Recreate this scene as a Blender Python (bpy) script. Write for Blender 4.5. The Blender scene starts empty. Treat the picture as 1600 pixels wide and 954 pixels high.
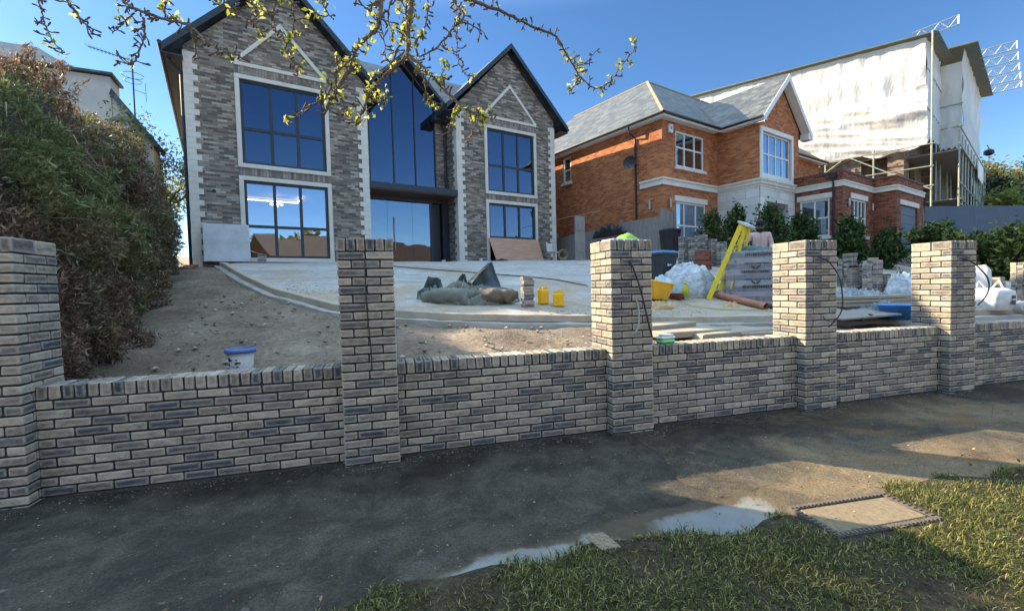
import bpy, math, random
import numpy as np
from mathutils import Vector, Matrix, noise
R = math.radians
random.seed(7); rng = np.random.default_rng(7)
sc = bpy.context.scene
COL = sc.collection
# ------------------------------------------------------------------ camera, sky, sun, exposure
YAW, PITCH, ROLL, EYE, FPX = .2707, .0392, .0256, 1.4436, 710.1
fw = Vector((math.sin(YAW)*math.cos(PITCH), math.cos(YAW)*math.cos(PITCH), -math.sin(PITCH)))
r0 = Vector((math.cos(YAW), -math.sin(YAW), 0)); u0 = r0.cross(fw)
rt = r0*math.cos(ROLL)-u0*math.sin(ROLL); up = u0*math.cos(ROLL)+r0*math.sin(ROLL)
cd = bpy.data.cameras.new('camera'); cam = bpy.data.objects.new('camera', cd); COL.objects.link(cam)
cam.matrix_world = Matrix(((rt.x, up.x, -fw.x, 0), (rt.y, up.y, -fw.y, 0), (rt.z, up.z, -fw.z, EYE), (0, 0, 0, 1)))
cd.sensor_width = 36; cd.lens = 36*FPX/1600; cd.clip_start = .05; cd.clip_end = 2000
sc.camera = cam
SUN_EL = R(27); SUN_AZ = math.atan2(-.745, .667)
world = bpy.data.worlds.new("World"); sc.world = world; world.use_nodes = True
wn = world.node_tree; bg = wn.nodes['Background']
sky = wn.nodes.new('ShaderNodeTexSky'); sky.sky_type = 'NISHITA'; sky.sun_disc = False
sky.sun_elevation = SUN_EL; sky.sun_rotation = SUN_AZ; sky.air_density = .85; sky.dust_density = .15; sky.ozone_density = 1.6
# sky multiplied by height: upper sky boosted to lift shade, low band dimmed
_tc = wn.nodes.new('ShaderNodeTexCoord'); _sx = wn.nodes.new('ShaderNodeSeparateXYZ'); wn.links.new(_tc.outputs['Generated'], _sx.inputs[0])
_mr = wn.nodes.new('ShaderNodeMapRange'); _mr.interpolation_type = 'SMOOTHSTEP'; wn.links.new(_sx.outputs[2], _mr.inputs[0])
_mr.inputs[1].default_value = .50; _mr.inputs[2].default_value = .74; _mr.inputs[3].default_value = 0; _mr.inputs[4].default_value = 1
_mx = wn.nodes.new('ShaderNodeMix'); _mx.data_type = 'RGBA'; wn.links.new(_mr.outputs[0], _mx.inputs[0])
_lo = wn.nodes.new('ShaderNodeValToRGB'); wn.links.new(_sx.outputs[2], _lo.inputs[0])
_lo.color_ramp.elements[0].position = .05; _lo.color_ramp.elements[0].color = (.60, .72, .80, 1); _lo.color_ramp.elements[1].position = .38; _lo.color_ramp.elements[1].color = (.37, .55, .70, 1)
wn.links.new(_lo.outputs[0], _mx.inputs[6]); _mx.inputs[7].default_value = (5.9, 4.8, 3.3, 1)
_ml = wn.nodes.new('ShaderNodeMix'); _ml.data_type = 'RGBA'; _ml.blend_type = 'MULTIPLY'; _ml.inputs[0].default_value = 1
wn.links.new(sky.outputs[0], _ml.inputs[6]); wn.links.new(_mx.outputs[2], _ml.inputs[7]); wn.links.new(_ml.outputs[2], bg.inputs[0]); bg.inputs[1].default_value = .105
sl = bpy.data.lights.new('sun', 'SUN'); sl.energy = 5.0; sl.angle = R(.5); sl.color = (1, .80, .54)
so = bpy.data.objects.new('sun', sl); COL.objects.link(so)
sd = Vector((math.sin(SUN_AZ)*math.cos(SUN_EL), math.cos(SUN_AZ)*math.cos(SUN_EL), math.sin(SUN_EL)))
so.rotation_euler = sd.to_track_quat('Z', 'Y').to_euler(); so.location = (0, 0, 30)
sc.view_settings.view_transform = 'Standard'; sc.view_settings.look = 'None'
sc.view_settings.exposure = 1.6; sc.view_settings.gamma = 1
sc.render.engine = 'CYCLES'
sc.cycles.max_bounces = 6; sc.cycles.transparent_max_bounces = 12
try: sc.cycles.use_denoising = True
except Exception: pass

def at(px, py, d):      # point at forward distance d seen at photo pixel px, py
    return Vector((0, 0, EYE))+(fw+rt*((px-800)/FPX)-up*((py-477)/FPX))*d

# ------------------------------------------------------------------ mesh helpers
class MB:
    def __init__(s): s.v = []; s.f = []; s.m = []
    def add(s, vs, fs, mi=0):
        b = len(s.v); s.v.extend([tuple(p) for p in vs]); s.f.extend([tuple(b+i for i in f) for f in fs]); s.m.extend([mi]*len(fs)); return s
    def box(s, x0, y0, z0, x1, y1, z1, mi=0):
        x0, x1 = min(x0, x1), max(x0, x1); y0, y1 = min(y0, y1), max(y0, y1); z0, z1 = min(z0, z1), max(z0, z1)
        return s.add([(x0,y0,z0),(x1,y0,z0),(x1,y1,z0),(x0,y1,z0),(x0,y0,z1),(x1,y0,z1),(x1,y1,z1),(x0,y1,z1)],
              [(0,3,2,1),(4,5,6,7),(0,1,5,4),(1,2,6,5),(2,3,7,6),(3,0,4,7)], mi)
    def obox(s, c, dx, dy, dz, mi=0):   # centre and three half-axis vectors
        c, dx, dy, dz = map(Vector, (c, dx, dy, dz)); vs = []
        for k in (-1, 1):
            for a, b in ((-1,-1),(1,-1),(1,1),(-1,1)): vs.append(c+dx*a+dy*b+dz*k)
        return s.add(vs, [(0,3,2,1),(4,5,6,7),(0,1,5,4),(1,2,6,5),(2,3,7,6),(3,0,4,7)], mi)
    def cbox(s, lo, hi, c=.004, j=.0, mi=0, M=None):   # chamfered, slightly irregular block
        vs = []
        for cx in (0, 1):
            for cy in (0, 1):
                for cz in (0, 1):
                    p = [hi[0] if cx else lo[0], hi[1] if cy else lo[1], hi[2] if cz else lo[2]]
                    jj = [random.uniform(-j, j) for _ in range(3)]
                    for a in range(3):
                        q = list(p)
                        for b, cc in enumerate((cx, cy, cz)):
                            if b != a: q[b] += (-c if cc else c)
                            q[b] += jj[b]
                        vs.append(M @ Vector(q) if M else q)
        I = lambda x, y, z, a: ((x*2+y)*2+z)*3+a
        fs = [(I(0,0,0,0),I(0,0,1,0),I(0,1,1,0),I(0,1,0,0)), (I(1,0,0,0),I(1,1,0,0),I(1,1,1,0),I(1,0,1,0)),
              (I(0,0,0,1),I(1,0,0,1),I(1,0,1,1),I(0,0,1,1)), (I(0,1,0,1),I(0,1,1,1),I(1,1,1,1),I(1,1,0,1)),
              (I(0,0,0,2),I(0,1,0,2),I(1,1,0,2),I(1,0,0,2)), (I(0,0,1,2),I(1,0,1,2),I(1,1,1,2),I(0,1,1,2))]
        for y in (0,1):
            for z in (0,1): fs.append((I(0,y,z,1),I(1,y,z,1),I(1,y,z,2),I(0,y,z,2)))
        for x in (0,1):
            for z in (0,1): fs.append((I(x,0,z,0),I(x,1,z,0),I(x,1,z,2),I(x,0,z,2)))
            for y in (0,1): fs.append((I(x,y,0,0),I(x,y,1,0),I(x,y,1,1),I(x,y,0,1)))
            for y in (0,1):
                for z in (0,1): fs.append((I(x,y,z,0),I(x,y,z,1),I(x,y,z,2)))
        return s.add(vs, fs, mi)
    def tube(s, pts, rad, n=6, mi=0, cap=True):
        pts = [Vector(p) for p in pts]; b = len(s.v); k = len(pts)
        if not hasattr(rad, '__len__'): rad = [rad]*k
        prev = None
        for i, p in enumerate(pts):
            t = (pts[min(i+1, k-1)]-pts[max(i-1, 0)])
            t = t.normalized() if t.length > 1e-9 else Vector((0, 0, 1))
            if prev is None: a = t.orthogonal().normalized()
            else:
                a = prev-t*prev.dot(t); a = a.normalized() if a.length > 1e-6 else t.orthogonal().normalized()
            prev = a; c = t.cross(a)
            for q in range(n):
                w = 2*math.pi*q/n; s.v.append(tuple(p+(a*math.cos(w)+c*math.sin(w))*rad[i]))
        for i in range(k-1):
            for q in range(n):
                s.f.append((b+i*n+q, b+i*n+(q+1)%n, b+(i+1)*n+(q+1)%n, b+(i+1)*n+q)); s.m.append(mi)
        if cap:
            s.f.append(tuple(b+q for q in range(n))[::-1]); s.m.append(mi)
            s.f.append(tuple(b+(k-1)*n+q for q in range(n))); s.m.append(mi)
        return s
    def lathe(s, c, prof, n=24, mi=0):
        b = len(s.v)
        for r, z in prof:
            for q in range(n): w = 2*math.pi*q/n; s.v.append((c[0]+r*math.cos(w), c[1]+r*math.sin(w), c[2]+z))
        for i in range(len(prof)-1):
            for q in range(n): s.f.append((b+i*n+q, b+i*n+(q+1)%n, b+(i+1)*n+(q+1)%n, b+(i+1)*n+q)); s.m.append(mi)
        return s
    def prism(s, poly, y0, y1, mi=0):   # polygon in x,z extruded along y
        n = len(poly); vs = [(x, y0, z) for x, z in poly]+[(x, y1, z) for x, z in poly]
        fs = [tuple(range(n)), tuple(range(2*n-1, n-1, -1))]+[(i, i+n, (i+1) % n+n, (i+1) % n) for i in range(n)]
        return s.add(vs, fs, mi)
    def build(s, name, mats, parent=None, smooth=False, T=None, uv=True):
        me = bpy.data.meshes.new(name); me.from_pydata(s.v, [], s.f)
        mats = mats if isinstance(mats, (list, tuple)) else [mats]
        for m in mats: me.materials.append(m)
        if len(mats) > 1: me.polygons.foreach_set('material_index', s.m)
        if smooth: me.polygons.foreach_set('use_smooth', [True]*len(me.polygons))
        me.update()
        if uv and len(me.loops):
            ul = me.uv_layers.new(name='UVMap')
            nl = len(me.loops); vi = np.empty(nl, int); me.loops.foreach_get('vertex_index', vi)
            co = np.empty(len(me.vertices)*3); me.vertices.foreach_get('co', co); co = co.reshape(-1, 3)
            nr = np.empty(len(me.polygons)*3); me.polygons.foreach_get('normal', nr); nr = nr.reshape(-1, 3)
            lt = np.empty(len(me.polygons), int); me.polygons.foreach_get('loop_total', lt)
            ln = np.abs(np.repeat(nr, lt, axis=0)); p = co[vi]
            U = np.where(ln[:, 0] > ln[:, 1], p[:, 1], p[:, 0]); V = p[:, 2].copy()
            flat = (ln[:, 2] > ln[:, 0]) & (ln[:, 2] > ln[:, 1]) & (ln[:, 2] > .8)
            U = np.where(flat, p[:, 0], U); V = np.where(flat, p[:, 1], V)
            ul.data.foreach_set('uv', np.stack([U, V], 1).ravel())
            if any(m_.name.startswith('handmade') for m_ in mats):   # signed edge coordinates of each brick face
                ls = np.empty(len(me.polygons), int); me.polygons.foreach_get('loop_start', ls); A = np.zeros((nl, 2)); B = np.zeros((nl, 2)); q = ls[lt == 4]
                L1 = np.linalg.norm(p[q+1]-p[q], axis=1)/2; L2 = np.linalg.norm(p[q+2]-p[q+1], axis=1)/2
                for k, (su, sv2) in enumerate(((-1, -1), (1, -1), (1, 1), (-1, 1))): A[q+k, 0] = su; A[q+k, 1] = L1; B[q+k, 0] = sv2; B[q+k, 1] = L2
                me.uv_layers.new(name='edge_a').data.foreach_set('uv', A.ravel()); me.uv_layers.new(name='edge_b').data.foreach_set('uv', B.ravel())
        o = bpy.data.objects.new(name, me); COL.objects.link(o)
        if parent is not None: o.parent = parent
        if T is not None: o.matrix_local = T
        return o

def tag(o, label=None, cat=None, group=None, kind=None):
    if label: o['label'] = label
    if cat: o['category'] = cat
    if group: o['group'] = group
    if kind: o['kind'] = kind
    elif cat: o['kind'] = 'thing'
    return o
def empty(name, loc, rz=0, **k):
    o = bpy.data.objects.new(name, None); COL.objects.link(o); o.location = loc; o.rotation_euler = (0, 0, rz)
    o.empty_display_size = .2
    return tag(o, **k)
def copy_tree(o, parent=None):
    c = o.copy(); COL.objects.link(c)
    if parent is not None: c.parent = parent
    for ch in list(o.children): copy_tree(ch, c)
    return c

# ------------------------------------------------------------------ materials
def newmat(name):
    m = bpy.data.materials.new(name); m.use_nodes = True
    nt = m.node_tree; return m, nt, nt.nodes['Principled BSDF']
def N(nt, t, **k):
    n = nt.nodes.new(t)
    for a, b in k.items():
        if a.startswith('i_'): n.inputs[a[2:]].default_value = b
        else: setattr(n, a, b)
    return n
def ramp(nt, fac, stops, interp='LINEAR'):
    r = nt.nodes.new('ShaderNodeValToRGB'); r.color_ramp.interpolation = interp
    e = r.color_ramp.elements
    while len(e) < len(stops): e.new(.5)
    for i, (p, c) in enumerate(stops): e[i].position = p; e[i].color = (*c, 1) if len(c) == 3 else c
    if fac is not None: nt.links.new(fac, r.inputs[0])
    return r
def mixc(nt, fac, a, b, mode='MIX'):
    m = nt.nodes.new('ShaderNodeMix'); m.data_type = 'RGBA'; m.blend_type = mode
    for sk, v in ((m.inputs[0], fac), (m.inputs[6], a), (m.inputs[7], b)):
        if hasattr(v, 'type') and hasattr(v, 'is_linked'): nt.links.new(v, sk)
        elif isinstance(v, (int, float)): sk.default_value = v
        else: sk.default_value = (*v, 1) if len(v) == 3 else v
    return m.outputs[2]
def bump(nt, h, strength=.3, dist=.01, nrm=None):
    b = nt.nodes.new('ShaderNodeBump'); b.inputs['Strength'].default_value = strength; b.inputs['Distance'].default_value = dist
    nt.links.new(h, b.inputs['Height'])
    if nrm is not None: nt.links.new(nrm, b.inputs['Normal'])
    return b.outputs[0]
def noisen(nt, scale, detail=4, rough=.55, vec=None, dist=0):
    n = N(nt, 'ShaderNodeTexNoise'); n.inputs['Scale'].default_value = scale; n.inputs['Detail'].default_value = detail
    n.inputs['Roughness'].default_value = rough; n.inputs['Distortion'].default_value = dist
    if vec is None: vec = N(nt, 'ShaderNodeNewGeometry').outputs['Position']
    nt.links.new(vec, n.inputs['Vector']); return n.outputs[0]
def mapping(nt, vec, sc_=(1,1,1), rot=(0,0,0)):
    m = N(nt, 'ShaderNodeMapping'); m.inputs['Scale'].default_value = sc_; m.inputs['Rotation'].default_value = rot
    nt.links.new(vec, m.inputs[0]); return m.outputs[0]
def plain(name, col, rough=.7, var=.25, scale=8, bmp=.15, metal=0, spec=.5, stretch=None, dist=.004):
    m, nt, p = newmat(name)
    vec = N(nt, 'ShaderNodeTexCoord').outputs['Object']
    if stretch: vec = mapping(nt, vec, stretch)
    n = noisen(nt, scale, 5, .6, vec); n2 = noisen(nt, scale*7, 3, .6, vec)
    lo = tuple(c*(1-var) for c in col); hi = tuple(min(1, c*(1+var)) for c in col)
    c = mixc(nt, ramp(nt, n, [(.3, (0,0,0)), (.7, (1,1,1))]).outputs[0], lo, hi)
    c = mixc(nt, .35*min(1, var*3), c, mixc(nt, n2, lo, hi))
    nt.links.new(c, p.inputs['Base Color'])
    p.inputs['Roughness'].default_value = rough; p.inputs['Metallic'].default_value = metal
    p.inputs['Specular IOR Level'].default_value = spec
    if bmp: nt.links.new(bump(nt, n2, bmp, dist), p.inputs['Normal'])
    return m
def island(name, stops, rough=.85, dirt=.35, scale=30, bmp=.5, trans=0, sat_noise=None, dist=.004):
    m, nt, p = newmat(name)
    g = N(nt, 'ShaderNodeNewGeometry')
    c = ramp(nt, g.outputs['Random Per Island'], stops).outputs[0]
    n = noisen(nt, scale, 6, .7); n3 = noisen(nt, scale*.35, 4, .6)
    if dirt:
        c = mixc(nt, ramp(nt, n, [(.35, (0,0,0)), (.7, (1,1,1))]).outputs[0], mixc(nt, dirt, c, mixc(nt, 1, c, (.55,.55,.6), 'MULTIPLY')), c)
        c = mixc(nt, ramp(nt, n3, [(.52, (0,0,0)), (.72, (.5,.5,.5))]).outputs[0], c, mixc(nt, .6, c, (.42,.40,.36)))
    nt.links.new(c, p.inputs['Base Color']); p.inputs['Roughness'].default_value = rough
    p.inputs['Specular IOR Level'].default_value = .3
    if bmp: nt.links.new(bump(nt, n, bmp, dist), p.inputs['Normal'])
    return m
def leafmat(name, stops, trans=.35, noise_scale=1.2, stops2=None):
    m, nt, p = newmat(name)
    g = N(nt, 'ShaderNodeNewGeometry')
    c = ramp(nt, g.outputs['Random Per Island'], stops).outputs[0]
    if stops2:
        c2 = ramp(nt, g.outputs['Random Per Island'], stops2).outputs[0]
        n = noisen(nt, noise_scale, 4, .6)
        c = mixc(nt, ramp(nt, n, [(.38, (0,0,0)), (.54, (1,1,1))]).outputs[0], c, c2)
    nt.links.new(c, p.inputs['Base Color']); p.inputs['Roughness'].default_value = .6
    p.inputs['Specular IOR Level'].default_value = .25
    tr = N(nt, 'ShaderNodeBsdfTranslucent'); nt.links.new(c, tr.inputs[0])
    mx = N(nt, 'ShaderNodeMixShader'); mx.inputs[0].default_value = trans
    nt.links.new(p.outputs[0], mx.inputs[1]); nt.links.new(tr.outputs[0], mx.inputs[2])
    nt.links.new(mx.outputs[0], nt.nodes['Material Output'].inputs[0]); return m
def brickmat(name, stops, mortar, bw=.225, rh=.075, ms=.012, noise_amt=.3, soldier=False):
    m, nt, p = newmat(name)
    uv = N(nt, 'ShaderNodeTexCoord').outputs['UV']
    if soldier: uv = mapping(nt, uv, rot=(0, 0, R(90)))
    b = N(nt, 'ShaderNodeTexBrick'); nt.links.new(uv, b.inputs['Vector'])
    b.inputs['Scale'].default_value = 1; b.inputs['Brick Width'].default_value = bw; b.inputs['Row Height'].default_value = rh
    b.inputs['Mortar Size'].default_value = ms/2; b.inputs['Mortar Smooth'].default_value = .2; b.inputs['Bias'].default_value = 0
    b.inputs['Color1'].default_value = (0,0,0,1); b.inputs['Color2'].default_value = (1,1,1,1); b.inputs['Mortar'].default_value = (.5,.5,.5,1)
    if soldier: b.offset = 0
    c = ramp(nt, b.outputs['Color'], stops).outputs[0]
    n = noisen(nt, 25, 5, .65); n2 = noisen(nt, .5, 4, .6)
    c = mixc(nt, noise_amt, c, mixc(nt, 1, c, ramp(nt, n, [(.3, (.45,.45,.45)), (.7, (1.4,1.4,1.4))]).outputs[0], 'MULTIPLY'))
    c = mixc(nt, .5, c, mixc(nt, 1, c, ramp(nt, n2, [(.35, (.75,.74,.72)), (.65, (1.15,1.15,1.15))]).outputs[0], 'MULTIPLY'))
    c = mixc(nt, b.outputs['Fac'], c, mortar)
    nt.links.new(c, p.inputs['Base Color']); p.inputs['Roughness'].default_value = .9; p.inputs['Specular IOR Level'].default_value = .2
    inv = N(nt, 'ShaderNodeMath', operation='SUBTRACT'); inv.inputs[0].default_value = 1; nt.links.new(b.outputs['Fac'], inv.inputs[1])
    nt.links.new(bump(nt, inv.outputs[0], .8, .008, bump(nt, n, .3, .004)), p.inputs['Normal'])
    return m
def slatemat(name, stops, rough=.55):
    m, nt, p = newmat(name)
    tc = N(nt, 'ShaderNodeTexCoord').outputs['UV']
    b = N(nt, 'ShaderNodeTexBrick'); nt.links.new(tc, b.inputs['Vector'])
    b.inputs['Scale'].default_value = 1; b.inputs['Brick Width'].default_value = .28; b.inputs['Row Height'].default_value = .17
    b.inputs['Mortar Size'].default_value = .006; b.inputs['Mortar Smooth'].default_value = .1
    b.inputs['Color1'].default_value = (0,0,0,1); b.inputs['Color2'].default_value = (1,1,1,1); b.inputs['Mortar'].default_value = (.5,.5,.5,1)
    c = ramp(nt, b.outputs['Color'], stops).outputs[0]
    n = noisen(nt, 3, 5, .65)
    c = mixc(nt, .6, c, mixc(nt, 1, c, ramp(nt, n, [(.3, (.6,.6,.6)), (.7, (1.3,1.3,1.25))]).outputs[0], 'MULTIPLY'))
    c = mixc(nt, b.outputs['Fac'], c, (.03,.035,.04))
    nt.links.new(c, p.inputs['Base Color']); p.inputs['Roughness'].default_value = rough
    # each course laps the one below: a saw-tooth height
    sx = N(nt, 'ShaderNodeSeparateXYZ'); nt.links.new(tc, sx.inputs[0])
    dv = N(nt, 'ShaderNodeMath', operation='DIVIDE'); nt.links.new(sx.outputs[1], dv.inputs[0]); dv.inputs[1].default_value = .17
    fr = N(nt, 'ShaderNodeMath', operation='FRACT'); nt.links.new(dv.outputs[0], fr.inputs[0])
    inv = N(nt, 'ShaderNodeMath', operation='SUBTRACT'); inv.inputs[0].default_value = 1; nt.links.new(fr.outputs[0], inv.inputs[1])
    nt.links.new(bump(nt, inv.outputs[0], .7, .02, bump(nt, b.outputs['Color'], .3, .006)), p.inputs['Normal'])
    return m
def glassmat(name, tint=(.45,.6,.9), refl=.45, see=(.25,.3,.4), wav=.02):
    m, nt, p = newmat(name)
    gl = N(nt, 'ShaderNodeBsdfGlossy'); gl.inputs['Color'].default_value = (*tint, 1); gl.inputs['Roughness'].default_value = .01
    tr = N(nt, 'ShaderNodeBsdfTransparent'); tr.inputs['Color'].default_value = (*see, 1)
    lw = N(nt, 'ShaderNodeLayerWeight'); lw.inputs['Blend'].default_value = .35
    mr = N(nt, 'ShaderNodeMapRange'); nt.links.new(lw.outputs['Fresnel'], mr.inputs[0])
    mr.inputs[3].default_value = refl; mr.inputs[4].default_value = 1
    mx = N(nt, 'ShaderNodeMixShader'); nt.links.new(mr.outputs[0], mx.inputs[0])
    nt.links.new(tr.outputs[0], mx.inputs[1]); nt.links.new(gl.outputs[0], mx.inputs[2])
    n = noisen(nt, .9, 2, .5); nt.links.new(bump(nt, n, wav, .15), gl.inputs['Normal'])
    nt.links.new(mx.outputs[0], nt.nodes['Material Output'].inputs[0]); return m
def emitmat(name, col, st):
    m, nt, p = newmat(name); p.inputs['Emission Color'].default_value = (*col, 1); p.inputs['Emission Strength'].default_value = st
    p.inputs['Base Color'].default_value = (*col, 1); return m

M = {}
def handmade():
    m, nt, p = newmat('handmade_grey_brick'); g = N(nt, 'ShaderNodeNewGeometry')
    core = ramp(nt, g.outputs['Random Per Island'], [(0, (.065,.075,.092)), (.12, (.10,.108,.125)), (.26, (.17,.157,.145)), (.42, (.225,.195,.165)), (.6, (.29,.255,.21)), (.8, (.35,.31,.255)), (1, (.43,.385,.31))]).outputs[0]
    def ed(layer):
        u = N(nt, 'ShaderNodeUVMap'); u.uv_map = layer; s = N(nt, 'ShaderNodeSeparateXYZ'); nt.links.new(u.outputs[0], s.inputs[0])
        ab = N(nt, 'ShaderNodeMath', operation='ABSOLUTE'); nt.links.new(s.outputs[0], ab.inputs[0]); sb = N(nt, 'ShaderNodeMath', operation='SUBTRACT'); sb.inputs[0].default_value = 1; nt.links.new(ab.outputs[0], sb.inputs[1])
        mu = N(nt, 'ShaderNodeMath', operation='MULTIPLY'); nt.links.new(sb.outputs[0], mu.inputs[0]); nt.links.new(s.outputs[1], mu.inputs[1]); return mu.outputs[0]
    mn = N(nt, 'ShaderNodeMath', operation='MINIMUM'); nt.links.new(ed('edge_a'), mn.inputs[0]); nt.links.new(ed('edge_b'), mn.inputs[1])
    pos = g.outputs['Position']; n = noisen(nt, 26, 6, .7, mapping(nt, pos, (1, 1, 1.9)), .6); n2 = noisen(nt, 9, 5, .65, mapping(nt, pos, (1, 1, 2.4)), 1.0); n3 = noisen(nt, 120, 3, .6, pos)
    ad = N(nt, 'ShaderNodeMath', operation='MULTIPLY_ADD'); nt.links.new(n, ad.inputs[0]); ad.inputs[1].default_value = .022; nt.links.new(mn.outputs[0], ad.inputs[2])
    edge = ramp(nt, ad.outputs[0], [(.010, (1,1,1)), (.026, (0,0,0))]).outputs[0]
    smudge = ramp(nt, n2, [(.42, (0,0,0)), (.66, (1,1,1))]).outputs[0]
    c = mixc(nt, .75, core, mixc(nt, smudge, mixc(nt, 1, core, (1.15,1.13,1.1), 'MULTIPLY'), mixc(nt, 1, core, (.45,.46,.50), 'MULTIPLY')))
    pale = mixc(nt, .62, core, (.60,.555,.46))
    me_ = N(nt, 'ShaderNodeMath', operation='MULTIPLY'); nt.links.new(edge, me_.inputs[0]); nt.links.new(ramp(nt, n2, [(.3, (1,1,1)), (.7, (.3,.3,.3))]).outputs[0], me_.inputs[1])
    c = mixc(nt, me_.outputs[0], c, pale)
    c = mixc(nt, .35, c, mixc(nt, 1, c, ramp(nt, n, [(.3, (.5,.5,.5)), (.7, (1.5,1.5,1.5))]).outputs[0], 'MULTIPLY'))
    bloom = noisen(nt, 1.7, 4, .6, pos); c = mixc(nt, ramp(nt, bloom, [(.58, (0,0,0)), (.75, (.35,.35,.35))]).outputs[0], c, (.52,.50,.46))
    nt.links.new(c, p.inputs['Base Color']); p.inputs['Roughness'].default_value = .9; p.inputs['Specular IOR Level'].default_value = .2
    nt.links.new(bump(nt, n3, .35, .003, bump(nt, n, .7, .006)), p.inputs['Normal']); return m
M['brick'] = handmade()
M['mortar'] = plain('dark_mortar', (.026,.025,.024), .95, .3, 40, .4)
M['h1brick'] = brickmat('grey_mixed_brick', [(.1, (.125,.108,.098)), (.35, (.20,.168,.14)), (.55, (.275,.225,.18)), (.8, (.33,.29,.24)), (.95, (.44,.395,.335))], (.20,.18,.15), .24, .065, .010)
M['h1soldier'] = brickmat('soldier_brick', [(.1, (.18,.155,.14)), (.5, (.29,.235,.20)), (.9, (.38,.325,.28))], (.17,.155,.14), .23, .075, .010, soldier=True)
M['orange'] = brickmat('orange_red_brick', [(.05, (.30,.095,.042)), (.3, (.38,.125,.052)), (.6, (.45,.16,.066)), (.95, (.54,.22,.095))], (.40,.24,.14), noise_amt=.2)
M['redbrick'] = brickmat('dark_red_brick', [(.05, (.13,.04,.028)), (.4, (.22,.07,.04)), (.9, (.33,.12,.07))], (.22,.16,.13))
M['buffbrick'] = brickmat('brown_grey_brick', [(.05, (.12,.09,.07)), (.5, (.26,.18,.13)), (.95, (.38,.29,.22))], (.28,.25,.21))
M['stone'] = plain('pale_cast_stone', (.66,.62,.54), .8, .10, 3, .2)
M['whitestone'] = brickmat('white_ashlar_stone', [(.1, (.60,.60,.57)), (.9, (.74,.73,.70))], (.30,.30,.29), .8, .30, .012, .1)
M['slate'] = slatemat('blue_grey_slate', [(.1, (.045,.05,.054)), (.5, (.078,.083,.085)), (.9, (.125,.13,.128))])
M['slatedark'] = slatemat('dark_slate', [(.1, (.04,.05,.062)), (.5, (.065,.075,.09)), (.9, (.10,.11,.125))])
M['fascia'] = plain('dark_blue_fascia', (.022,.034,.045), .45, .2, 3, .05)
M['whitepaint'] = plain('white_painted_wood', (.76,.75,.72), .5, .06, 4, .05)
M['frame'] = plain('anthracite_window_frame', (.025,.03,.037), .4, .15, 6, .03)
M['h2frame'] = plain('cream_window_frame', (.70,.69,.64), .45, .06, 6, .03)
M['glass'] = glassmat('blue_tinted_glass', (.20,.255,.36), .46, (.22,.26,.34))
M['glass2'] = glassmat('clear_window_glass', (.62,.76,.95), .42, (.45,.5,.55))
M['doorglass'] = glassmat('dark_entrance_glass', (.30,.37,.46), .52, (.12,.13,.15), .03)
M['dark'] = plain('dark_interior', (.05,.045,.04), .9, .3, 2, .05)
M['room'] = plain('plastered_room', (.38,.33,.28), .9, .1, 2, .03)
M['black'] = plain('black_plastic', (.018,.018,.02), .4, .3, 10, .05)
M['blackcable'] = plain('black_cable_sheath', (.02,.02,.022), .5, .2, 10, .03)
M['greycable'] = plain('pale_cable_sheath', (.42,.42,.36), .6, .2, 10, .03)
M['white'] = plain('white_plastic', (.68,.69,.68), .45, .1, 6, .05)
M['concrete'] = plain('dusty_concrete', (.40,.40,.385), .92, .22, 1.6, .35)
M['kerb'] = plain('pale_kerb_concrete', (.42,.37,.29), .9, .2, 6, .3)
M['haunch'] = plain('grey_concrete_haunch', (.36,.35,.32), .92, .22, 4, .4)
M['woodgrey'] = plain('weathered_grey_wood', (.24,.22,.20), .9, .35, 6, .4, stretch=(6,6,.8))
M['ply'] = plain('reddish_plywood', (.50,.29,.19), .7, .22, 4, .1, stretch=(.6,1,5))
M['hoard'] = plain('blue_grey_painted_hoarding', (.085,.115,.16), .6, .15, 2, .1)
M['metal'] = plain('galvanised_steel', (.42,.43,.42), .45, .25, 6, .15, metal=.7)
M['steelgreen'] = plain('greenish_scaffold_tube', (.34,.38,.32), .5, .3, 6, .15, metal=.4)
M['yellow'] = plain('yellow_fibreglass', (.72,.56,.02), .45, .15, 6, .05)
M['yellowcan'] = plain('yellow_can_plastic', (.85,.47,.01), .4, .12, 8, .05)
M['blue'] = plain('blue_plastic', (.04,.20,.52), .45, .2, 6, .05)
M['greybin'] = plain('dark_grey_bin_plastic', (.035,.038,.042), .5, .25, 6, .05)
M['brownbin'] = plain('dark_brown_bin_plastic', (.028,.024,.026), .5, .25, 6, .05)
M['clay'] = plain('terracotta_clay_pipe', (.36,.16,.10), .7, .25, 6, .2)
M['redclay'] = plain('orange_clay_block', (.46,.16,.07), .85, .3, 12, .3)
M['card'] = plain('brown_torn_paper', (.48,.34,.18), .85, .25, 8, .2)
M['green_hv'] = plain('hi_vis_green_cloth', (.25,.52,.06), .8, .2, 14, .3)
M['tarp'] = plain('grey_green_tarpaulin', (.15,.165,.135), .55, .25, 5, .2)
M['tarpblue'] = plain('blue_green_tarpaulin', (.06,.10,.115), .5, .3, 5, .2)
M['slab'] = plain('pale_paving_slab', (.33,.29,.225), .9, .15, 3, .25)
M['mudwater'] = None

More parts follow.
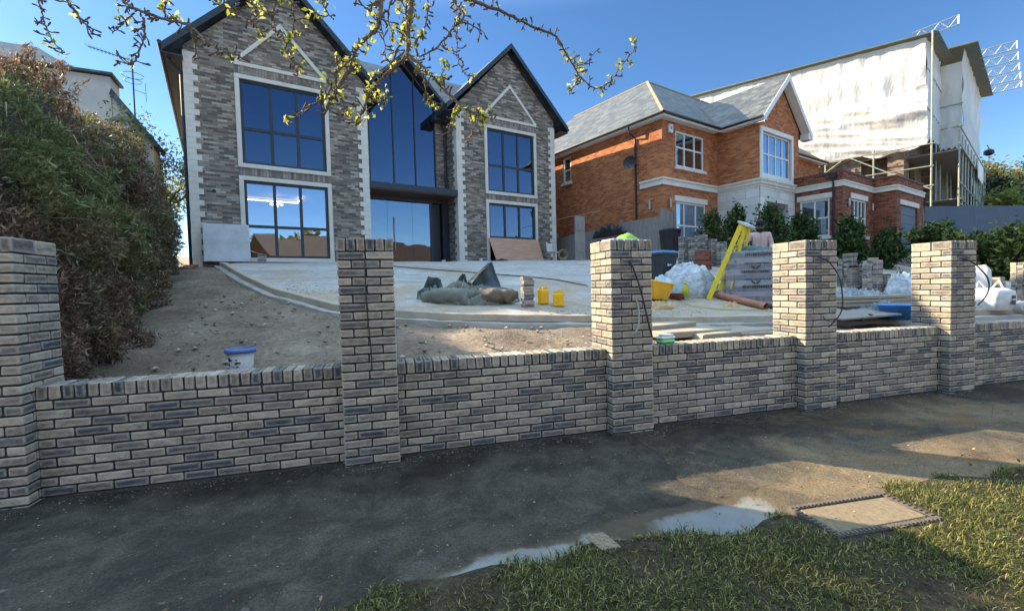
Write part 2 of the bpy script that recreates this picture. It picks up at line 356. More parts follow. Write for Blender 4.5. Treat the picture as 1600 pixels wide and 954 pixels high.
# ------------------------------------------------------------------ terrain
KERB = [(-4.35,14.35),(-3.75,13.0),(-3.0,11.5),(-2.09,9.87),(-.82,8.28),(.17,7.66),(.96,7.32),(2.1,7.02),(3.19,6.82),(4.64,6.48),(6.77,6.25),(9.5,6.05),(13,5.9),(17,5.85)]
def sstep(a, b, x):
    t = np.clip((x-a)/(b-a), 0, 1); return t*t*(3-2*t)
def plane_h(x, y):
    x = np.asarray(x, float); y = np.asarray(y, float)
    h = -.415+.193*y
    h = np.where(h > 2.1, 2.1+.26*np.tanh((h-2.1)/.26), h)
    h = h+sstep(13, 22, x)*sstep(10, 14, y)*.45
    h = h+sstep(40, 140, y)*9
    return h
def street_h(y):
    y = np.asarray(y, float)
    return np.where(y > -1.2, -.025*(3.9-y), -.1275-.12*sstep(-1.2, -1.3, y))+sstep(-14, -60, y)*6
kx = np.array([k[0] for k in KERB]); ky = np.array([k[1] for k in KERB])
def kerb_y(x): return np.interp(x, kx, ky)
def ground_h(x, y):
    x = np.asarray(x, float); y = np.asarray(y, float)
    soil = plane_h(x, y)-.10
    inside = (y > kerb_y(x)+.12) & (x > -4.4)
    soil = np.where(inside, soil-.12, soil)
    return np.where(y > 4.1, soil, street_h(y)-.012)
def hmat():
    m, nt, p = newmat('brown_stony_soil')
    n = noisen(nt, 1.3, 6, .65); n2 = noisen(nt, 14, 6, .75); n3 = noisen(nt, 60, 3, .6)
    v = N(nt, 'ShaderNodeTexVoronoi'); v.inputs['Scale'].default_value = 22
    nt.links.new(N(nt, 'ShaderNodeNewGeometry').outputs['Position'], v.inputs['Vector'])
    c = ramp(nt, n, [(.3, (.17,.13,.095)), (.55, (.29,.235,.18)), (.75, (.42,.35,.27))]).outputs[0]
    c = mixc(nt, .6, c, mixc(nt, 1, c, ramp(nt, n2, [(.3, (.4,.4,.4)), (.7, (1.6,1.55,1.5))]).outputs[0], 'MULTIPLY'))
    c = mixc(nt, ramp(nt, v.outputs['Distance'], [(.08, (.6,.6,.6)), (.16, (0,0,0))]).outputs[0], c, (.42,.38,.32))
    nt.links.new(c, p.inputs['Base Color']); p.inputs['Roughness'].default_value = .95; p.inputs['Specular IOR Level'].default_value = .2
    nt.links.new(bump(nt, n3, .6, .02, bump(nt, n2, .9, .06)), p.inputs['Normal']); return m
M['soil'] = hmat()
def grid(name, xs, ys, hf, mat, smooth=True, mask=None):
    X, Y = np.meshgrid(xs, ys); Z = hf(X, Y)
    nx, ny = len(xs), len(ys)
    idx = np.arange(nx*ny).reshape(ny, nx)
    q = np.stack([idx[:-1,:-1], idx[:-1,1:], idx[1:,1:], idx[1:,:-1]], -1).reshape(-1, 4)
    if mask is not None:
        cx = (X[:-1,:-1]+X[1:,1:]).ravel()/2; cy = (Y[:-1,:-1]+Y[1:,1:]).ravel()/2
        q = q[mask(cx, cy)]
    me = bpy.data.meshes.new(name); me.from_pydata(np.stack([X, Y, Z], -1).reshape(-1, 3).tolist(), [], q.tolist())
    me.materials.append(mat)
    if smooth: me.polygons.foreach_set('use_smooth', [True]*len(me.polygons))
    o = bpy.data.objects.new(name, me); COL.objects.link(o); return o
def nz(x, y, s, a):
    return np.array([noise.fractal(Vector((float(i)*s, float(j)*s, 3.1)), 1.0, 2.1, 4) for i, j in zip(x.ravel(), y.ravel())]).reshape(x.shape)*a
xs = np.concatenate([np.linspace(-400,-60,8), np.linspace(-50,-8,14), np.arange(-7, 16, .14), np.linspace(16.5,50,24), np.linspace(60,400,8)])
ys = np.concatenate([np.linspace(-400,-20,12), np.linspace(-16,-2,14), np.linspace(-1.5,3.9,12), [4.10, 4.115], np.arange(4.2, 15, .13), np.linspace(15.5,45,30), np.linspace(55,400,12)])
def gfun(X, Y):
    Z = ground_h(X, Y)
    near = (np.abs(X) < 16) & (Y > 4.2) & (Y < 16)
    b = np.zeros_like(Z); b[near] = nz(X[near], Y[near], 1.6, .05)+nz(X[near], Y[near], 7, .025)
    return Z+b
g = grid('ground', xs, ys, gfun, M['soil']); tag(g, kind='structure')

# pavement: dark tarmac with mud, drying water and pale cement streaks
def pavemat():
    m, nt, p = newmat('muddy_dark_tarmac')
    pos = N(nt, 'ShaderNodeNewGeometry').outputs['Position']
    big = noisen(nt, .6, 6, .62, pos, .8); med = noisen(nt, 3.4, 8, .72, pos, .5); fine = noisen(nt, 70, 5, .75, pos); grit = noisen(nt, 240, 2, .6, pos)
    c = ramp(nt, med, [(.28, (.028,.024,.020)), (.44, (.050,.044,.036)), (.60, (.080,.070,.057)), (.78, (.15,.13,.105))]).outputs[0]
    sx = N(nt, 'ShaderNodeSeparateXYZ'); nt.links.new(pos, sx.inputs[0])
    def mr(o, a0, a1, b0, b1):
        r = N(nt, 'ShaderNodeMapRange'); nt.links.new(o, r.inputs[0]); r.inputs[1].default_value = a0; r.inputs[2].default_value = a1; r.inputs[3].default_value = b0; r.inputs[4].default_value = b1; return r.outputs[0]
    def add(a_, b_):
        q = N(nt, 'ShaderNodeMath', operation='ADD'); nt.links.new(a_, q.inputs[0]); nt.links.new(b_, q.inputs[1]); return q.outputs[0]
    wash = add(add(big, mr(sx.outputs[0], .2, 4.2, -.20, .06)), mr(sx.outputs[1], 2.2, 3.3, .09, -.04))
    c = mixc(nt, ramp(nt, wash, [(.44, (0,0,0)), (.60, (.85,.85,.85))]).outputs[0], c, mixc(nt, med, (.07,.053,.034), (.30,.225,.135)))
    rust = noisen(nt, 1.3, 5, .6, mapping(nt, pos, (1, 1.6, 1)), 1.2)
    c = mixc(nt, ramp(nt, add(rust, mr(sx.outputs[0], 1, 4, -.12, .03)), [(.58, (0,0,0)), (.68, (.6,.6,.6))]).outputs[0], c, (.17,.10,.045))
    green = noisen(nt, 2.1, 4, .6, mapping(nt, pos, (1.3, 1, 1)), .5)
    c = mixc(nt, ramp(nt, green, [(.60, (0,0,0)), (.74, (.4,.4,.4))]).outputs[0], c, (.07,.085,.045))
    damp = noisen(nt, 1.1, 5, .65, mapping(nt, pos, (.7, 1.2, 1)), .7)
    dm = ramp(nt, add(damp, mr(sx.outputs[1], 3.2, 3.95, 0, .16)), [(.50, (0,0,0)), (.66, (1,1,1))]).outputs[0]
    c = mixc(nt, dm, c, mixc(nt, 1, c, (.45,.44,.43), 'MULTIPLY'))
    c = mixc(nt, .8, c, mixc(nt, 1, c, ramp(nt, fine, [(.32, (.45,.45,.45)), (.68, (1.7,1.68,1.62))]).outputs[0], 'MULTIPLY'))
    c = mixc(nt, ramp(nt, grit, [(.66, (0,0,0)), (.74, (.55,.55,.55))]).outputs[0], c, (.26,.24,.20))
    sp = noisen(nt, 11, 3, .5, pos); c = mixc(nt, ramp(nt, sp, [(.69, (0,0,0)), (.76, (.5,.5,.5))]).outputs[0], c, (.24,.22,.18))
    v = N(nt, 'ShaderNodeTexVoronoi', feature='DISTANCE_TO_EDGE'); v.inputs['Scale'].default_value = .7
    wp = mixc(nt, .12, pos, N(nt, 'ShaderNodeTexNoise', i_Scale=4.0).outputs[1]); nt.links.new(wp, v.inputs['Vector'])
    ck = N(nt, 'ShaderNodeMath', operation='MULTIPLY'); nt.links.new(ramp(nt, v.outputs['Distance'], [(.001, (.6,.6,.6)), (.004, (0,0,0))]).outputs[0], ck.inputs[0]); nt.links.new(ramp(nt, big, [(.45, (0,0,0)), (.6, (.8,.8,.8))]).outputs[0], ck.inputs[1])
    c = mixc(nt, ck.outputs[0], c, (.012,.011,.010))
    def mth(op, a_, b_=None):
        q = N(nt, 'ShaderNodeMath', operation=op)
        for i_, v_ in enumerate((a_, b_)):
            if v_ is None: continue
            if isinstance(v_, (int, float)): q.inputs[i_].default_value = v_
            else: nt.links.new(v_, q.inputs[i_])
        return q.outputs[0]
    # shallow pale puddle lying along the turf edge in two reaches, with a damp clay rim
    wob = noisen(nt, 4.5, 5, .6, pos); wx_ = noisen(nt, 2.6, 5, .6, pos, .3)
    xw = mth('ADD', sx.outputs[0], mth('MULTIPLY', mth('SUBTRACT', wob, .5), .5)); yw = mth('ADD', sx.outputs[1], mth('MULTIPLY', mth('SUBTRACT', wx_, .5), .30))
    def reach(xc, hw, y0_, sl_):
        e1 = mr(mth('ABSOLUTE', mth('SUBTRACT', xw, xc)), hw-.06, hw+.06, 1, 0); e1.node.clamp = True
        top_y = mth('ADD', mth('MULTIPLY', mth('SUBTRACT', sx.outputs[0], xc), sl_), y0_)
        e2 = mr(mth('SUBTRACT', yw, top_y), -.02, .025, 1, 0); e2.node.clamp = True; return mth('MULTIPLY', e1, e2)
    pud = mth('MAXIMUM', reach(.72, .46, 2.385, .10), reach(1.93, .42, 2.455, .13)); rim = mth('MAXIMUM', reach(1.35, 1.2, 2.50, .12), pud)
    c = mixc(nt, mth('MULTIPLY', rim, .65), c, mixc(nt, med, (.055,.044,.028), (.17,.135,.085))); c = mixc(nt, mth('MULTIPLY', pud, .9), c, mixc(nt, wob, (.15,.155,.145), (.28,.28,.26)))
    nt.links.new(c, p.inputs['Base Color'])
    base_r = ramp(nt, dm, [(0, (.95,.95,.95)), (1, (.62,.62,.62))]).outputs[0]
    nt.links.new(mixc(nt, pud, base_r, (.12,.12,.12)), p.inputs['Roughness']); nt.links.new(mth('ADD', mth('MULTIPLY', pud, .35), .22), p.inputs['Specular IOR Level'])
    bs = bump(nt, grit, .4, .003, bump(nt, fine, .7, .008, bump(nt, med, .8, .04))); gN = N(nt, 'ShaderNodeNewGeometry').outputs['Normal']
    mv = N(nt, 'ShaderNodeMix', data_type='VECTOR'); nt.links.new(pud, mv.inputs[0]); nt.links.new(bs, mv.inputs[4]); nt.links.new(gN, mv.inputs[5])
    nt.links.new(mv.outputs[1], p.inputs['Normal']); return m
M['pave'] = pavemat()
edge_n = lambda x: 2.27+.05*np.sin(x*2.1)+.04*np.sin(x*5.3+1)+.03*np.sin(x*11+2)
pv = grid('pavement', np.arange(-30, 40, .2), np.arange(1.9, 4.11, .05), lambda X, Y: street_h(Y)+.004+nz(X, Y, 1.1, .006), M['pave']); tag(pv, kind='structure')
def roadmat():
    return plain('pale_bounce_road', (.24,.225,.20), .9, .25, 1.2, .3)  # unseen road, its colour kept pale to bounce light onto the wall
rd = grid('road', np.arange(-120, 121, 4.), np.arange(-9, -1.39, .4), lambda X, Y: street_h(Y)+.004, roadmat()); tag(rd, kind='structure')
M['asph'] = roadmat()
def versoil():
    m, nt, p = newmat('trodden_verge_soil'); pos = N(nt, 'ShaderNodeNewGeometry').outputs['Position']
    n = noisen(nt, 5, 7, .7, pos, .4); n2 = noisen(nt, 45, 6, .75, pos); n3 = noisen(nt, 160, 3, .6, pos)
    c = ramp(nt, n, [(.3, (.045,.038,.026)), (.55, (.085,.072,.048)), (.75, (.14,.12,.08))]).outputs[0]
    c = mixc(nt, .85, c, mixc(nt, 1, c, ramp(nt, n2, [(.32, (.35,.35,.33)), (.68, (1.9,1.85,1.7))]).outputs[0], 'MULTIPLY')); c = mixc(nt, ramp(nt, n3, [(.62, (0,0,0)), (.72, (.6,.6,.6))]).outputs[0], c, (.22,.20,.14))
    nt.links.new(c, p.inputs['Base Color']); p.inputs['Roughness'].default_value = 1; p.inputs['Specular IOR Level'].default_value = .15; nt.links.new(bump(nt, n3, .8, .01, bump(nt, n2, 1, .03)), p.inputs['Normal']); return m
vs = versoil()
def verge():
    xs_ = np.arange(-30, 40, .1); n = 40; V = []
    for t in np.linspace(0, 1, n):
        for x in xs_: y = -1.2+(edge_n(x)+1.2)*t; V.append((x, y))
    V = np.array(V); Z = street_h(V[:, 1])+.009+.03*sstep(0, .25, edge_n(V[:, 0])-V[:, 1])+nz(V[:, 0], V[:, 1], 2.3, .015)*sstep(0, .3, edge_n(V[:, 0])-V[:, 1])
    idx = np.arange(len(V)).reshape(n, -1); q = np.stack([idx[:-1,:-1], idx[:-1,1:], idx[1:,1:], idx[1:,:-1]], -1).reshape(-1, 4)
    me = bpy.data.meshes.new('grass_verge'); me.from_pydata(np.column_stack([V, Z]).tolist(), [], q.tolist()); me.materials.append(vs); me.polygons.foreach_set('use_smooth', [True]*len(me.polygons))
    o = bpy.data.objects.new('grass_verge', me); COL.objects.link(o); tag(o, kind='structure')
verge()
kb = MB(); kb.box(-60, -1.36, -.30, 60, -1.2, -.115); tag(kb.build('road_kerb', M['kerb']), kind='structure')

# driveway slab, its kerb and the haunching in front
def kpt(s): return np.array([np.interp(s, ks, kx), np.interp(s, ks, ky)])
ks = np.concatenate([[0], np.cumsum(np.hypot(np.diff(kx), np.diff(ky)))])
def drivemat():
    m, nt, p = newmat('dusty_concrete_slab')
    pos = N(nt, 'ShaderNodeNewGeometry').outputs['Position']
    st = noisen(nt, 1.2, 6, .65, mapping(nt, pos, (.5, 2.2, 1), (0, 0, R(-15))), .8); med = noisen(nt, 6, 6, .7, pos); fine = noisen(nt, 60, 4, .7, pos)
    c = ramp(nt, st, [(.3, (.27,.265,.25)), (.5, (.40,.395,.375)), (.72, (.52,.515,.49))]).outputs[0]
    c = mixc(nt, .55, c, mixc(nt, 1, c, ramp(nt, med, [(.3, (.65,.63,.6)), (.7, (1.3,1.3,1.3))]).outputs[0], 'MULTIPLY'))
    # sand and clay near the kerb on the right
    s2 = noisen(nt, .7, 5, .6, pos, .5)
    sx = N(nt, 'ShaderNodeSeparateXYZ'); nt.links.new(pos, sx.inputs[0])
    mr = N(nt, 'ShaderNodeMapRange'); nt.links.new(sx.outputs[1], mr.inputs[0]); mr.inputs[1].default_value = 7.5; mr.inputs[2].default_value = 13; mr.inputs[3].default_value = .14; mr.inputs[4].default_value = -.10
    ad = N(nt, 'ShaderNodeMath', operation='ADD'); nt.links.new(s2, ad.inputs[0]); nt.links.new(mr.outputs[0], ad.inputs[1])
    c = mixc(nt, ramp(nt, ad.outputs[0], [(.45, (0,0,0)), (.62, (.75,.75,.75))]).outputs[0], c, mixc(nt, med, (.26,.20,.14), (.46,.38,.27)))
    nt.links.new(c, p.inputs['Base Color']); p.inputs['Roughness'].default_value = .9
    nt.links.new(bump(nt, fine, .4, .008, bump(nt, med, .5, .03)), p.inputs['Normal']); return m
M['drive'] = drivemat()
def driveway():
    S = np.linspace(0, ks[-1], 120); T_ = np.linspace(0, 1, 60); P = []
    for t in T_:
        for s in S:
            k = kpt(s); far = np.array([max(k[0], -4.4)+0, 19.0+.31*(k[0])*0])
            x = k[0]; y = k[1]+(21-k[1])*t**1.3
            P.append((x, y))
    P = np.array(P); Z = plane_h(P[:, 0], P[:, 1])+.02+nz(P[:, 0], P[:, 1], .8, .02)
    v = np.column_stack([P, Z]); n = len(S); idx = np.arange(len(P)).reshape(len(T_), n)
    q = np.stack([idx[:-1,:-1], idx[:-1,1:], idx[1:,1:], idx[1:,:-1]], -1).reshape(-1, 4)
    me = bpy.data.meshes.new('driveway'); me.from_pydata(v.tolist(), [], q.tolist()); me.materials.append(M['drive'])
    me.polygons.foreach_set('use_smooth', [True]*len(me.polygons))
    o = bpy.data.objects.new('driveway', me); COL.objects.link(o); tag(o, kind='structure')
    # kerb and haunch swept along the line
    def sweep(name, prof, mat, wob=.01):
        S = np.linspace(0, ks[-1], 150); mb = MB(); n = len(prof)
        for s in S:
            k = kpt(s); k2 = kpt(min(s+.1, ks[-1])); k1 = kpt(max(s-.1, 0)); t = k2-k1; t /= np.hypot(*t); nrm = np.array([t[1], -t[0]])  # outward = toward wall
            h = float(plane_h(k[0], k[1]))
            for a, b in prof:
                w = noise.noise(Vector((s*3, a*9, b*7)))*wob
                mb.v.append((k[0]+nrm[0]*(a+w), k[1]+nrm[1]*(a+w), h+b+w))
        for i in range(len(S)-1):
            for j in range(n-1):
                b = i*n+j; mb.f.append((b, b+1, b+1+n, b+n)); mb.m.append(0)
        return tag(mb.build(name, mat), kind='structure')
    sweep('driveway_kerb', [(-.10, -.3), (-.10, .055), (-.085, .065), (.035, .065), (.05, .05), (.05, -.045)], M['kerb'])
    sweep('kerb_haunch', [(.045, -.05), (.16, -.055), (.18, -.07), (.20, -.26), (.3, -.4)], M['haunch'], .02)
driveway()
# ------------------------------------------------------------------ front boundary wall
YW = 3.8955; PITCHB = .07; BH = .057; Z0 = .02
PX = [-2.877, -.366, 2.060, 4.389, 6.628, 8.86]
def pillar(x0, label):
    e = empty('brick_pillar', (x0, YW, 0), label=label, cat='brick pillar', group='brick pillars along the pavement')
    b = MB(); j = .0022
    for k in range(-2, 25):
        z = Z0+k*PITCHB+.006; a = dict(c=.005, j=j)
        dx = random.uniform(-.0015, .0015)
        S, Hh, W, G = .2145, .1025, .44, .011
        if k % 2 == 0:
            for (xa, xb) in ((0, S), (S+G, W)):
                b.cbox((xa+dx, dx, z), (xb+dx, Hh, z+BH), **a); b.cbox((xa+dx, W-Hh, z), (xb+dx, W+dx, z+BH), **a)
            for (xa, xb) in ((0, Hh), (W-Hh, W)): b.cbox((xa+dx, Hh+G, z), (xb+dx, W-Hh-G, z+BH), **a)
        else:
            for (ya, yb) in ((0, S), (S+G, W)):
                b.cbox((dx, ya+dx, z), (Hh, yb+dx, z+BH), **a); b.cbox((W-Hh, ya+dx, z), (W+dx, yb+dx, z+BH), **a)
            for (ya, yb) in ((0, Hh), (W-Hh, W)): b.cbox((Hh+G, ya+dx, z), (W-Hh-G, yb+dx, z+BH), **a)
    b.box(.008, .008, -.15, .432, .432, Z0+25*PITCHB, 1)
    b.build('brickwork', [M['brick'], M['mortar']], e)
    c = MB(); z = Z0+25*PITCHB+.004
    for i in range(6):
        xa = i*.0753
        for y in (0, .2255): c.cbox((xa, y, z), (xa+.0635, y+.2145, z+.101), c=.005, j=.003)
    c.box(.010, .010, z-.004, .429, .429, z+.092, 1)
    c.build('cap_course', [M['brick'], M['mortar']], e)
    return e
PL = ['grey brick pillar at the left end of the wall, in front of the hedge',
      'grey brick pillar below the tall gable window with a thin cable hanging down its front',
      'grey brick pillar with a hi-vis green cloth and white sheet lying on it',
      'grey brick pillar beside the wrapped brick pallet and the man in the pink shirt',
      'grey brick pillar between the blue tub and the white bulk bag',
      'brick pillar cut off by the right edge of the photo']
for x, l in zip(PX, PL): pillar(x, l)
PX7 = PX+[11.1]
def panel(i, x0, x1, label):
    e = empty('garden_wall', (x0, YW+.12, 0), label=label, cat='brick wall', group='low brick wall panels between the pillars')
    L = x1-x0; b = MB(); S = .2145+.0115
    for k in range(-2, 10):
        z = Z0+k*PITCHB+.006; x = -(.113 if k % 2 else 0)-random.uniform(0, .01)-.02*((i*37) % 5)
        while x < L:
            xa, xb = max(x, 0.002), min(x+.2145, L-.002)
            if xb-xa > .03:
                d = random.uniform(-.0015, .0015)
                b.cbox((xa, d, z), (xb, .1025, z+BH), c=.005, j=.0024); b.cbox((xa, .1125, z), (xb, .215+d, z+BH), c=.005, j=.0022)
            x += S
    b.box(0, .008, -.15, L, .207, Z0+10*PITCHB, 1)
    b.build('brickwork', [M['brick'], M['mortar']], e)
    c = MB(); z = Z0+10*PITCHB+.005; n = round(L/.0765); p = L/n
    for q in range(n):
        c.cbox((q*p+.005, random.uniform(-.003, .003), z), ((q+1)*p-.006, .2145, z+.102+random.uniform(-.002, .002)), c=.007, j=.003)
    c.box(.001, .008, z-.005, L-.001, .207, z+.093, 1)
    c.build('coping', [M['brick'], M['mortar']], e)
WL = ['leftmost low grey brick wall panel, the one with a blue-rimmed bucket behind it',
      'low grey brick wall panel in front of the grey tarpaulin and yellow cans',
      'low grey brick wall panel carrying the white and green plastic tub on its coping',
      'low grey brick wall panel in front of the blue tub and plastic covered slabs',
      'rightmost low grey brick wall panel in front of the white bulk bag']
for i in range(5): panel(i, PX[i]+.44, PX[i+1], WL[i])
# second front wall return to the left of the first pillar
panel(5, PX[0]-2.3, PX[0], 'low grey brick wall running on beyond the left edge of the photo')

# cables hanging on the pillars
def cable(px, pts, label, r=.006, mat='blackcable', name='cable'):
    m = MB(); P = [Vector(p) for p in pts]; Q = []
    for i in range(len(P)-1):
        a, b_, c, d = P[max(i-1, 0)], P[i], P[i+1], P[min(i+2, len(P)-1)]
        for t in np.linspace(0, 1, 8, endpoint=(i == len(P)-2)):
            Q.append(.5*((2*b_)+(c-a)*t+(2*a-5*b_+4*c-d)*t*t+(3*b_-a-3*c+d)*t**3))
    m.tube(Q, r, 6); return tag(m.build(name, M[mat], smooth=True), label, 'cable', 'electric cables coming out of the brick pillars')
yf = YW-.012
cable(0, [(PX[1]+.215, yf+.1, 1.70), (PX[1]+.215, yf, 1.69), (PX[1]+.212, yf-.008, 1.5), (PX[1]+.22, yf-.004, 1.25), (PX[1]+.235, yf-.004, 1.0), (PX[1]+.238, yf, .80)], 'thin black cable hanging straight down the pillar below the gable window', .005)
cable(0, [(PX[2]+.2, yf+.1, 1.66), (PX[2]+.2, yf, 1.655), (PX[2]+.25, yf-.03, 1.5), (PX[2]+.30, yf-.05, 1.3), (PX[2]+.36, yf-.03, 1.1), (PX[2]+.42, yf-.01, .93)], 'thick black cable slanting down the pillar with the green cloth', .008)
cable(0, [(PX[2]+.26, yf+.02, 1.33), (PX[2]+.27, yf-.02, 1.2), (PX[2]+.26, yf-.03, 1.05), (PX[2]+.22, yf-.02, .98)], 'short pale cable end beside the thick black cable on the green cloth pillar', .007, 'greycable')
cable(0, [(PX[3]+.18, yf+.1, 1.70), (PX[3]+.18, yf, 1.69), (PX[3]+.30, yf-.04, 1.6), (PX[3]+.38, yf-.08, 1.4), (PX[3]+.39, yf-.08, 1.1), (PX[3]+.28, yf-.02, .92)], 'black cable bowed out from the pillar beside the wrapped pallet', .0065)
cable(0, [(PX[3]+.36, yf-.06, 1.02), (PX[3]+.30, yf-.05, .99), (PX[3]+.24, yf-.03, 1.0), (PX[3]+.2, yf-.02, 1.04)], 'short curled black cable end on the pillar beside the wrapped pallet', .005)
cable(0, [(PX[4]+.2, yf+.1, 1.66), (PX[4]+.2, yf, 1.65), (PX[4]+.33, yf-.04, 1.58), (PX[4]+.50, yf-.07, 1.4), (PX[4]+.53, yf-.05, 1.22), (PX[4]+.42, yf-.02, 1.08)], 'black cable looping off the side of the pillar beside the white bulk bag', .008)

# ------------------------------------------------------------------ façade helpers (local frame: x along the front, y back, z up)
def facade(mb, outline_top, u0_, u1_, z0, holes, y, mi=0, flip=False, reveal=0, rmi=0, axis='x'):
    """vertical wall sheet between u0 and u1 whose top is piecewise linear; rectangular holes cut out, with reveals"""
    us = sorted(set([u0_, u1_]+[p[0] for p in outline_top]+[h[0] for h in holes]+[h[2] for h in holes]))
    us = [u for u in us if u0_-1e-6 <= u <= u1_+1e-6]
    tx = [p[0] for p in outline_top]; tz = [p[1] for p in outline_top]
    P = (lambda u, z, yy: (u, yy, z)) if axis == 'x' else (lambda u, z, yy: (yy, u, z))
    for a, b in zip(us[:-1], us[1:]):
        if b-a < 1e-5: continue
        e = 1e-6
        ta, tb = float(np.interp(a+e, tx, tz)), float(np.interp(b-e, tx, tz))
        hs = sorted([(h[1], h[3]) for h in holes if h[0] <= a+1e-5 and h[2] >= b-1e-5])
        z = z0
        for lo, hi in hs:
            if lo > z+1e-5: mb.add([P(a, z, y), P(b, z, y), P(b, lo, y), P(a, lo, y)], [(0, 1, 2, 3)], mi)
            z = hi
        mb.add([P(a, z, y), P(b, z, y), P(b, tb, y), P(a, ta, y)], [(0, 1, 2, 3)], mi)
    if reveal:
        for h in holes:
            a, lo, b, hi = h[:4]; y2 = y+reveal
            for q in (((a, lo), (b, lo)), ((b, lo), (b, hi)), ((b, hi), (a, hi)), ((a, hi), (a, lo))):
                mb.add([P(*q[0], y), P(*q[1], y), P(*q[1], y2), P(*q[0], y2)], [(0, 1, 2, 3)], rmi)
def windowunit(parent, u0_, z0, u1_, z1, y, nx, ny, fm, gm, f=.06, mull=.05, label=None, rows=None, depth=.06, sill=None, axis='x', cols=None):
    e = empty('window', (0, 0, 0)); e.parent = parent
    if label: e['label'] = label
    fr = MB()
    def bx(a, b, c, d, dy0=0, dy1=depth):
        if axis == 'x': fr.box(a, y+dy0, b, c, y+dy1, d)
        else: fr.box(y+dy0, a, b, y+dy1, c, d)
    bx(u0_, z0, u1_, z0+f); bx(u0_, z1-f, u1_, z1); bx(u0_, z0+f, u0_+f, z1-f); bx(u1_-f, z0+f, u1_, z1-f)
    xs_ = cols or [u0_+f+(u1_-u0_-2*f)*i/nx for i in range(1, nx)]
    for x in xs_: bx(x-mull/2, z0+f, x+mull/2, z1-f, .004, depth-.004)
    rz = rows or [z0+f+(z1-z0-2*f)*i/ny for i in range(1, ny)]
    for r in rz: bx(u0_+f, r-mull/2, u1_-f, r+mull/2, .008, depth-.008)
    fr.build('frame', fm, e)
    gx = [u0_+f]+list(xs_)+[u1_-f]; gz = [z0+f]+list(rz)+[z1-f]; p = MB()
    for i in range(len(gx)-1):
        for j in range(len(gz)-1):
            # each pane sits a hair out of true, as real glazing does
            t = [random.uniform(-.0025, .0025) for _ in range(2)]; yy = y+depth*.55
            a, b, c, d = gx[i], gx[i+1], gz[j], gz[j+1]
            if axis == 'x': p.add([(a, yy-t[0]-t[1], c), (b, yy+t[0]-t[1], c), (b, yy+t[0]+t[1], d), (a, yy-t[0]+t[1], d)], [(0, 1, 2, 3)])
            else: p.add([(yy-t[0]-t[1], a, c), (yy+t[0]-t[1], b, c), (yy+t[0]+t[1], b, d), (yy-t[0]+t[1], a, d)], [(0, 1, 2, 3)])
    p.build('pane', gm, e)
    if sill: MB().box(*sill).build('sill', M['stone'], e)
    return e
def slab(mb, pts, th, mi=0):    # thick sheet from 4 (or 3) top points, thickness downwards
    pts = [Vector(p) for p in pts]; n = len(pts); dn = Vector((0, 0, -th))
    mb.add(pts+[p+dn for p in pts], [tuple(range(n)), tuple(range(2*n-1, n-1, -1))]+[(i, i+n, (i+1) % n+n, (i+1) % n) for i in range(n)], mi)
def roofuv(o, zscale=1.4142):   # slate courses measured along the slope
    ul = o.data.uv_layers[0]
    for l in ul.data: l.uv[1] *= zscale

# ------------------------------------------------------------------ grey brick house
H1O = Vector((-5.08, 14.525, 2.38)); H1A = R(17.5)
h1 = empty('grey_brick_house', H1O, H1A, label='large new grey brick house with two pointed gables, dark glazing and white quoins', cat='house')
D1 = 10.5
w = MB()
LG = [(0, 5.88), (2.45, 8.32), (4.9, 5.88)]; RG = [(8.2, 5.88), (10.55, 8.32), (12.8, 6.05)]
SUR = .10
hl = [(1.29, .13, 3.59, 2.38), (1.29, 2.86, 3.59, 5.28)]; hr = [(9.5, .13, 11.72, 2.38), (9.5, 2.84, 11.72, 5.26)]
facade(w, LG, 0, 4.9, -.4, hl, 0, 0, reveal=.12); facade(w, RG, 8.2, 12.8, -.4, hr, 0, 0, reveal=.12)
facade(w, [(0, 5.8), (D1, 5.8)], 0, D1, -.4, [], 0, 0, axis='y'); facade(w, [(0, 5.8), (D1, 5.8)], 0, D1, -.4, [], 12.8, 0, axis='y')
facade(w, [(0, 5.9), (.9, 5.9)], 0, .9, -.4, [], 4.9, 0, axis='y'); facade(w, [(0, 5.9), (.9, 5.9)], 0, .9, -.4, [], 8.2, 0, axis='y')
# recessed centre with the pointed glazing opening
cg = [(4.9, 5.6), (5.02, 5.75), (6.5, 7.42), (7.98, 5.95), (8.2, 5.6)]
for a, b in ((4.9, 5.2), (7.75, 8.2)): facade(w, cg, a, b, 2.75, [], .9, 0)
w.add([(5.2, .9, 6.1), (6.5, .9, 7.36), (7.75, .9, 6.12), (7.75, .9, 6.14), (6.5, .9, 7.40), (5.2, .9, 6.13)], [(0, 1, 4, 5), (1, 2, 3, 4)])
facade(w, [(0, 5.8), (12.8, 5.8)], 0, 12.8, -.4, [], D1, 0)
w.build('wall', M['h1brick'], h1)
for a, b, z0_, z1_ in ((1.18, 3.70, 2.50, 2.745), (1.18, 3.70, 5.43, 5.66), (9.38, 11.83, 2.50, 2.73), (9.38, 11.83, 5.40, 5.64)):
    sol = MB(); sol.box(a, -.012, z0_, b, .02, z1_); sol.build('soldier_course', M['h1soldier'], h1)
def quoin(name, x, sgn, z1, faces=(1,), ret=None):
    q = MB(); z = -.3; k = 0; hh = .15
    while z < z1-.02:
        wd = .30 if k % 2 == 0 else .20
        top = min(z+hh, z1)
        xa, xb = (x-.02, x+wd) if sgn > 0 else (x-wd, x+.02)
        dp = .22 if k % 2 == 0 else .32
        q.cbox((xa, -.022, z), (xb, dp, top+.0005), c=.003, j=.001); z = top; k += 1
    return q.build('quoin', M['stone'], h1)
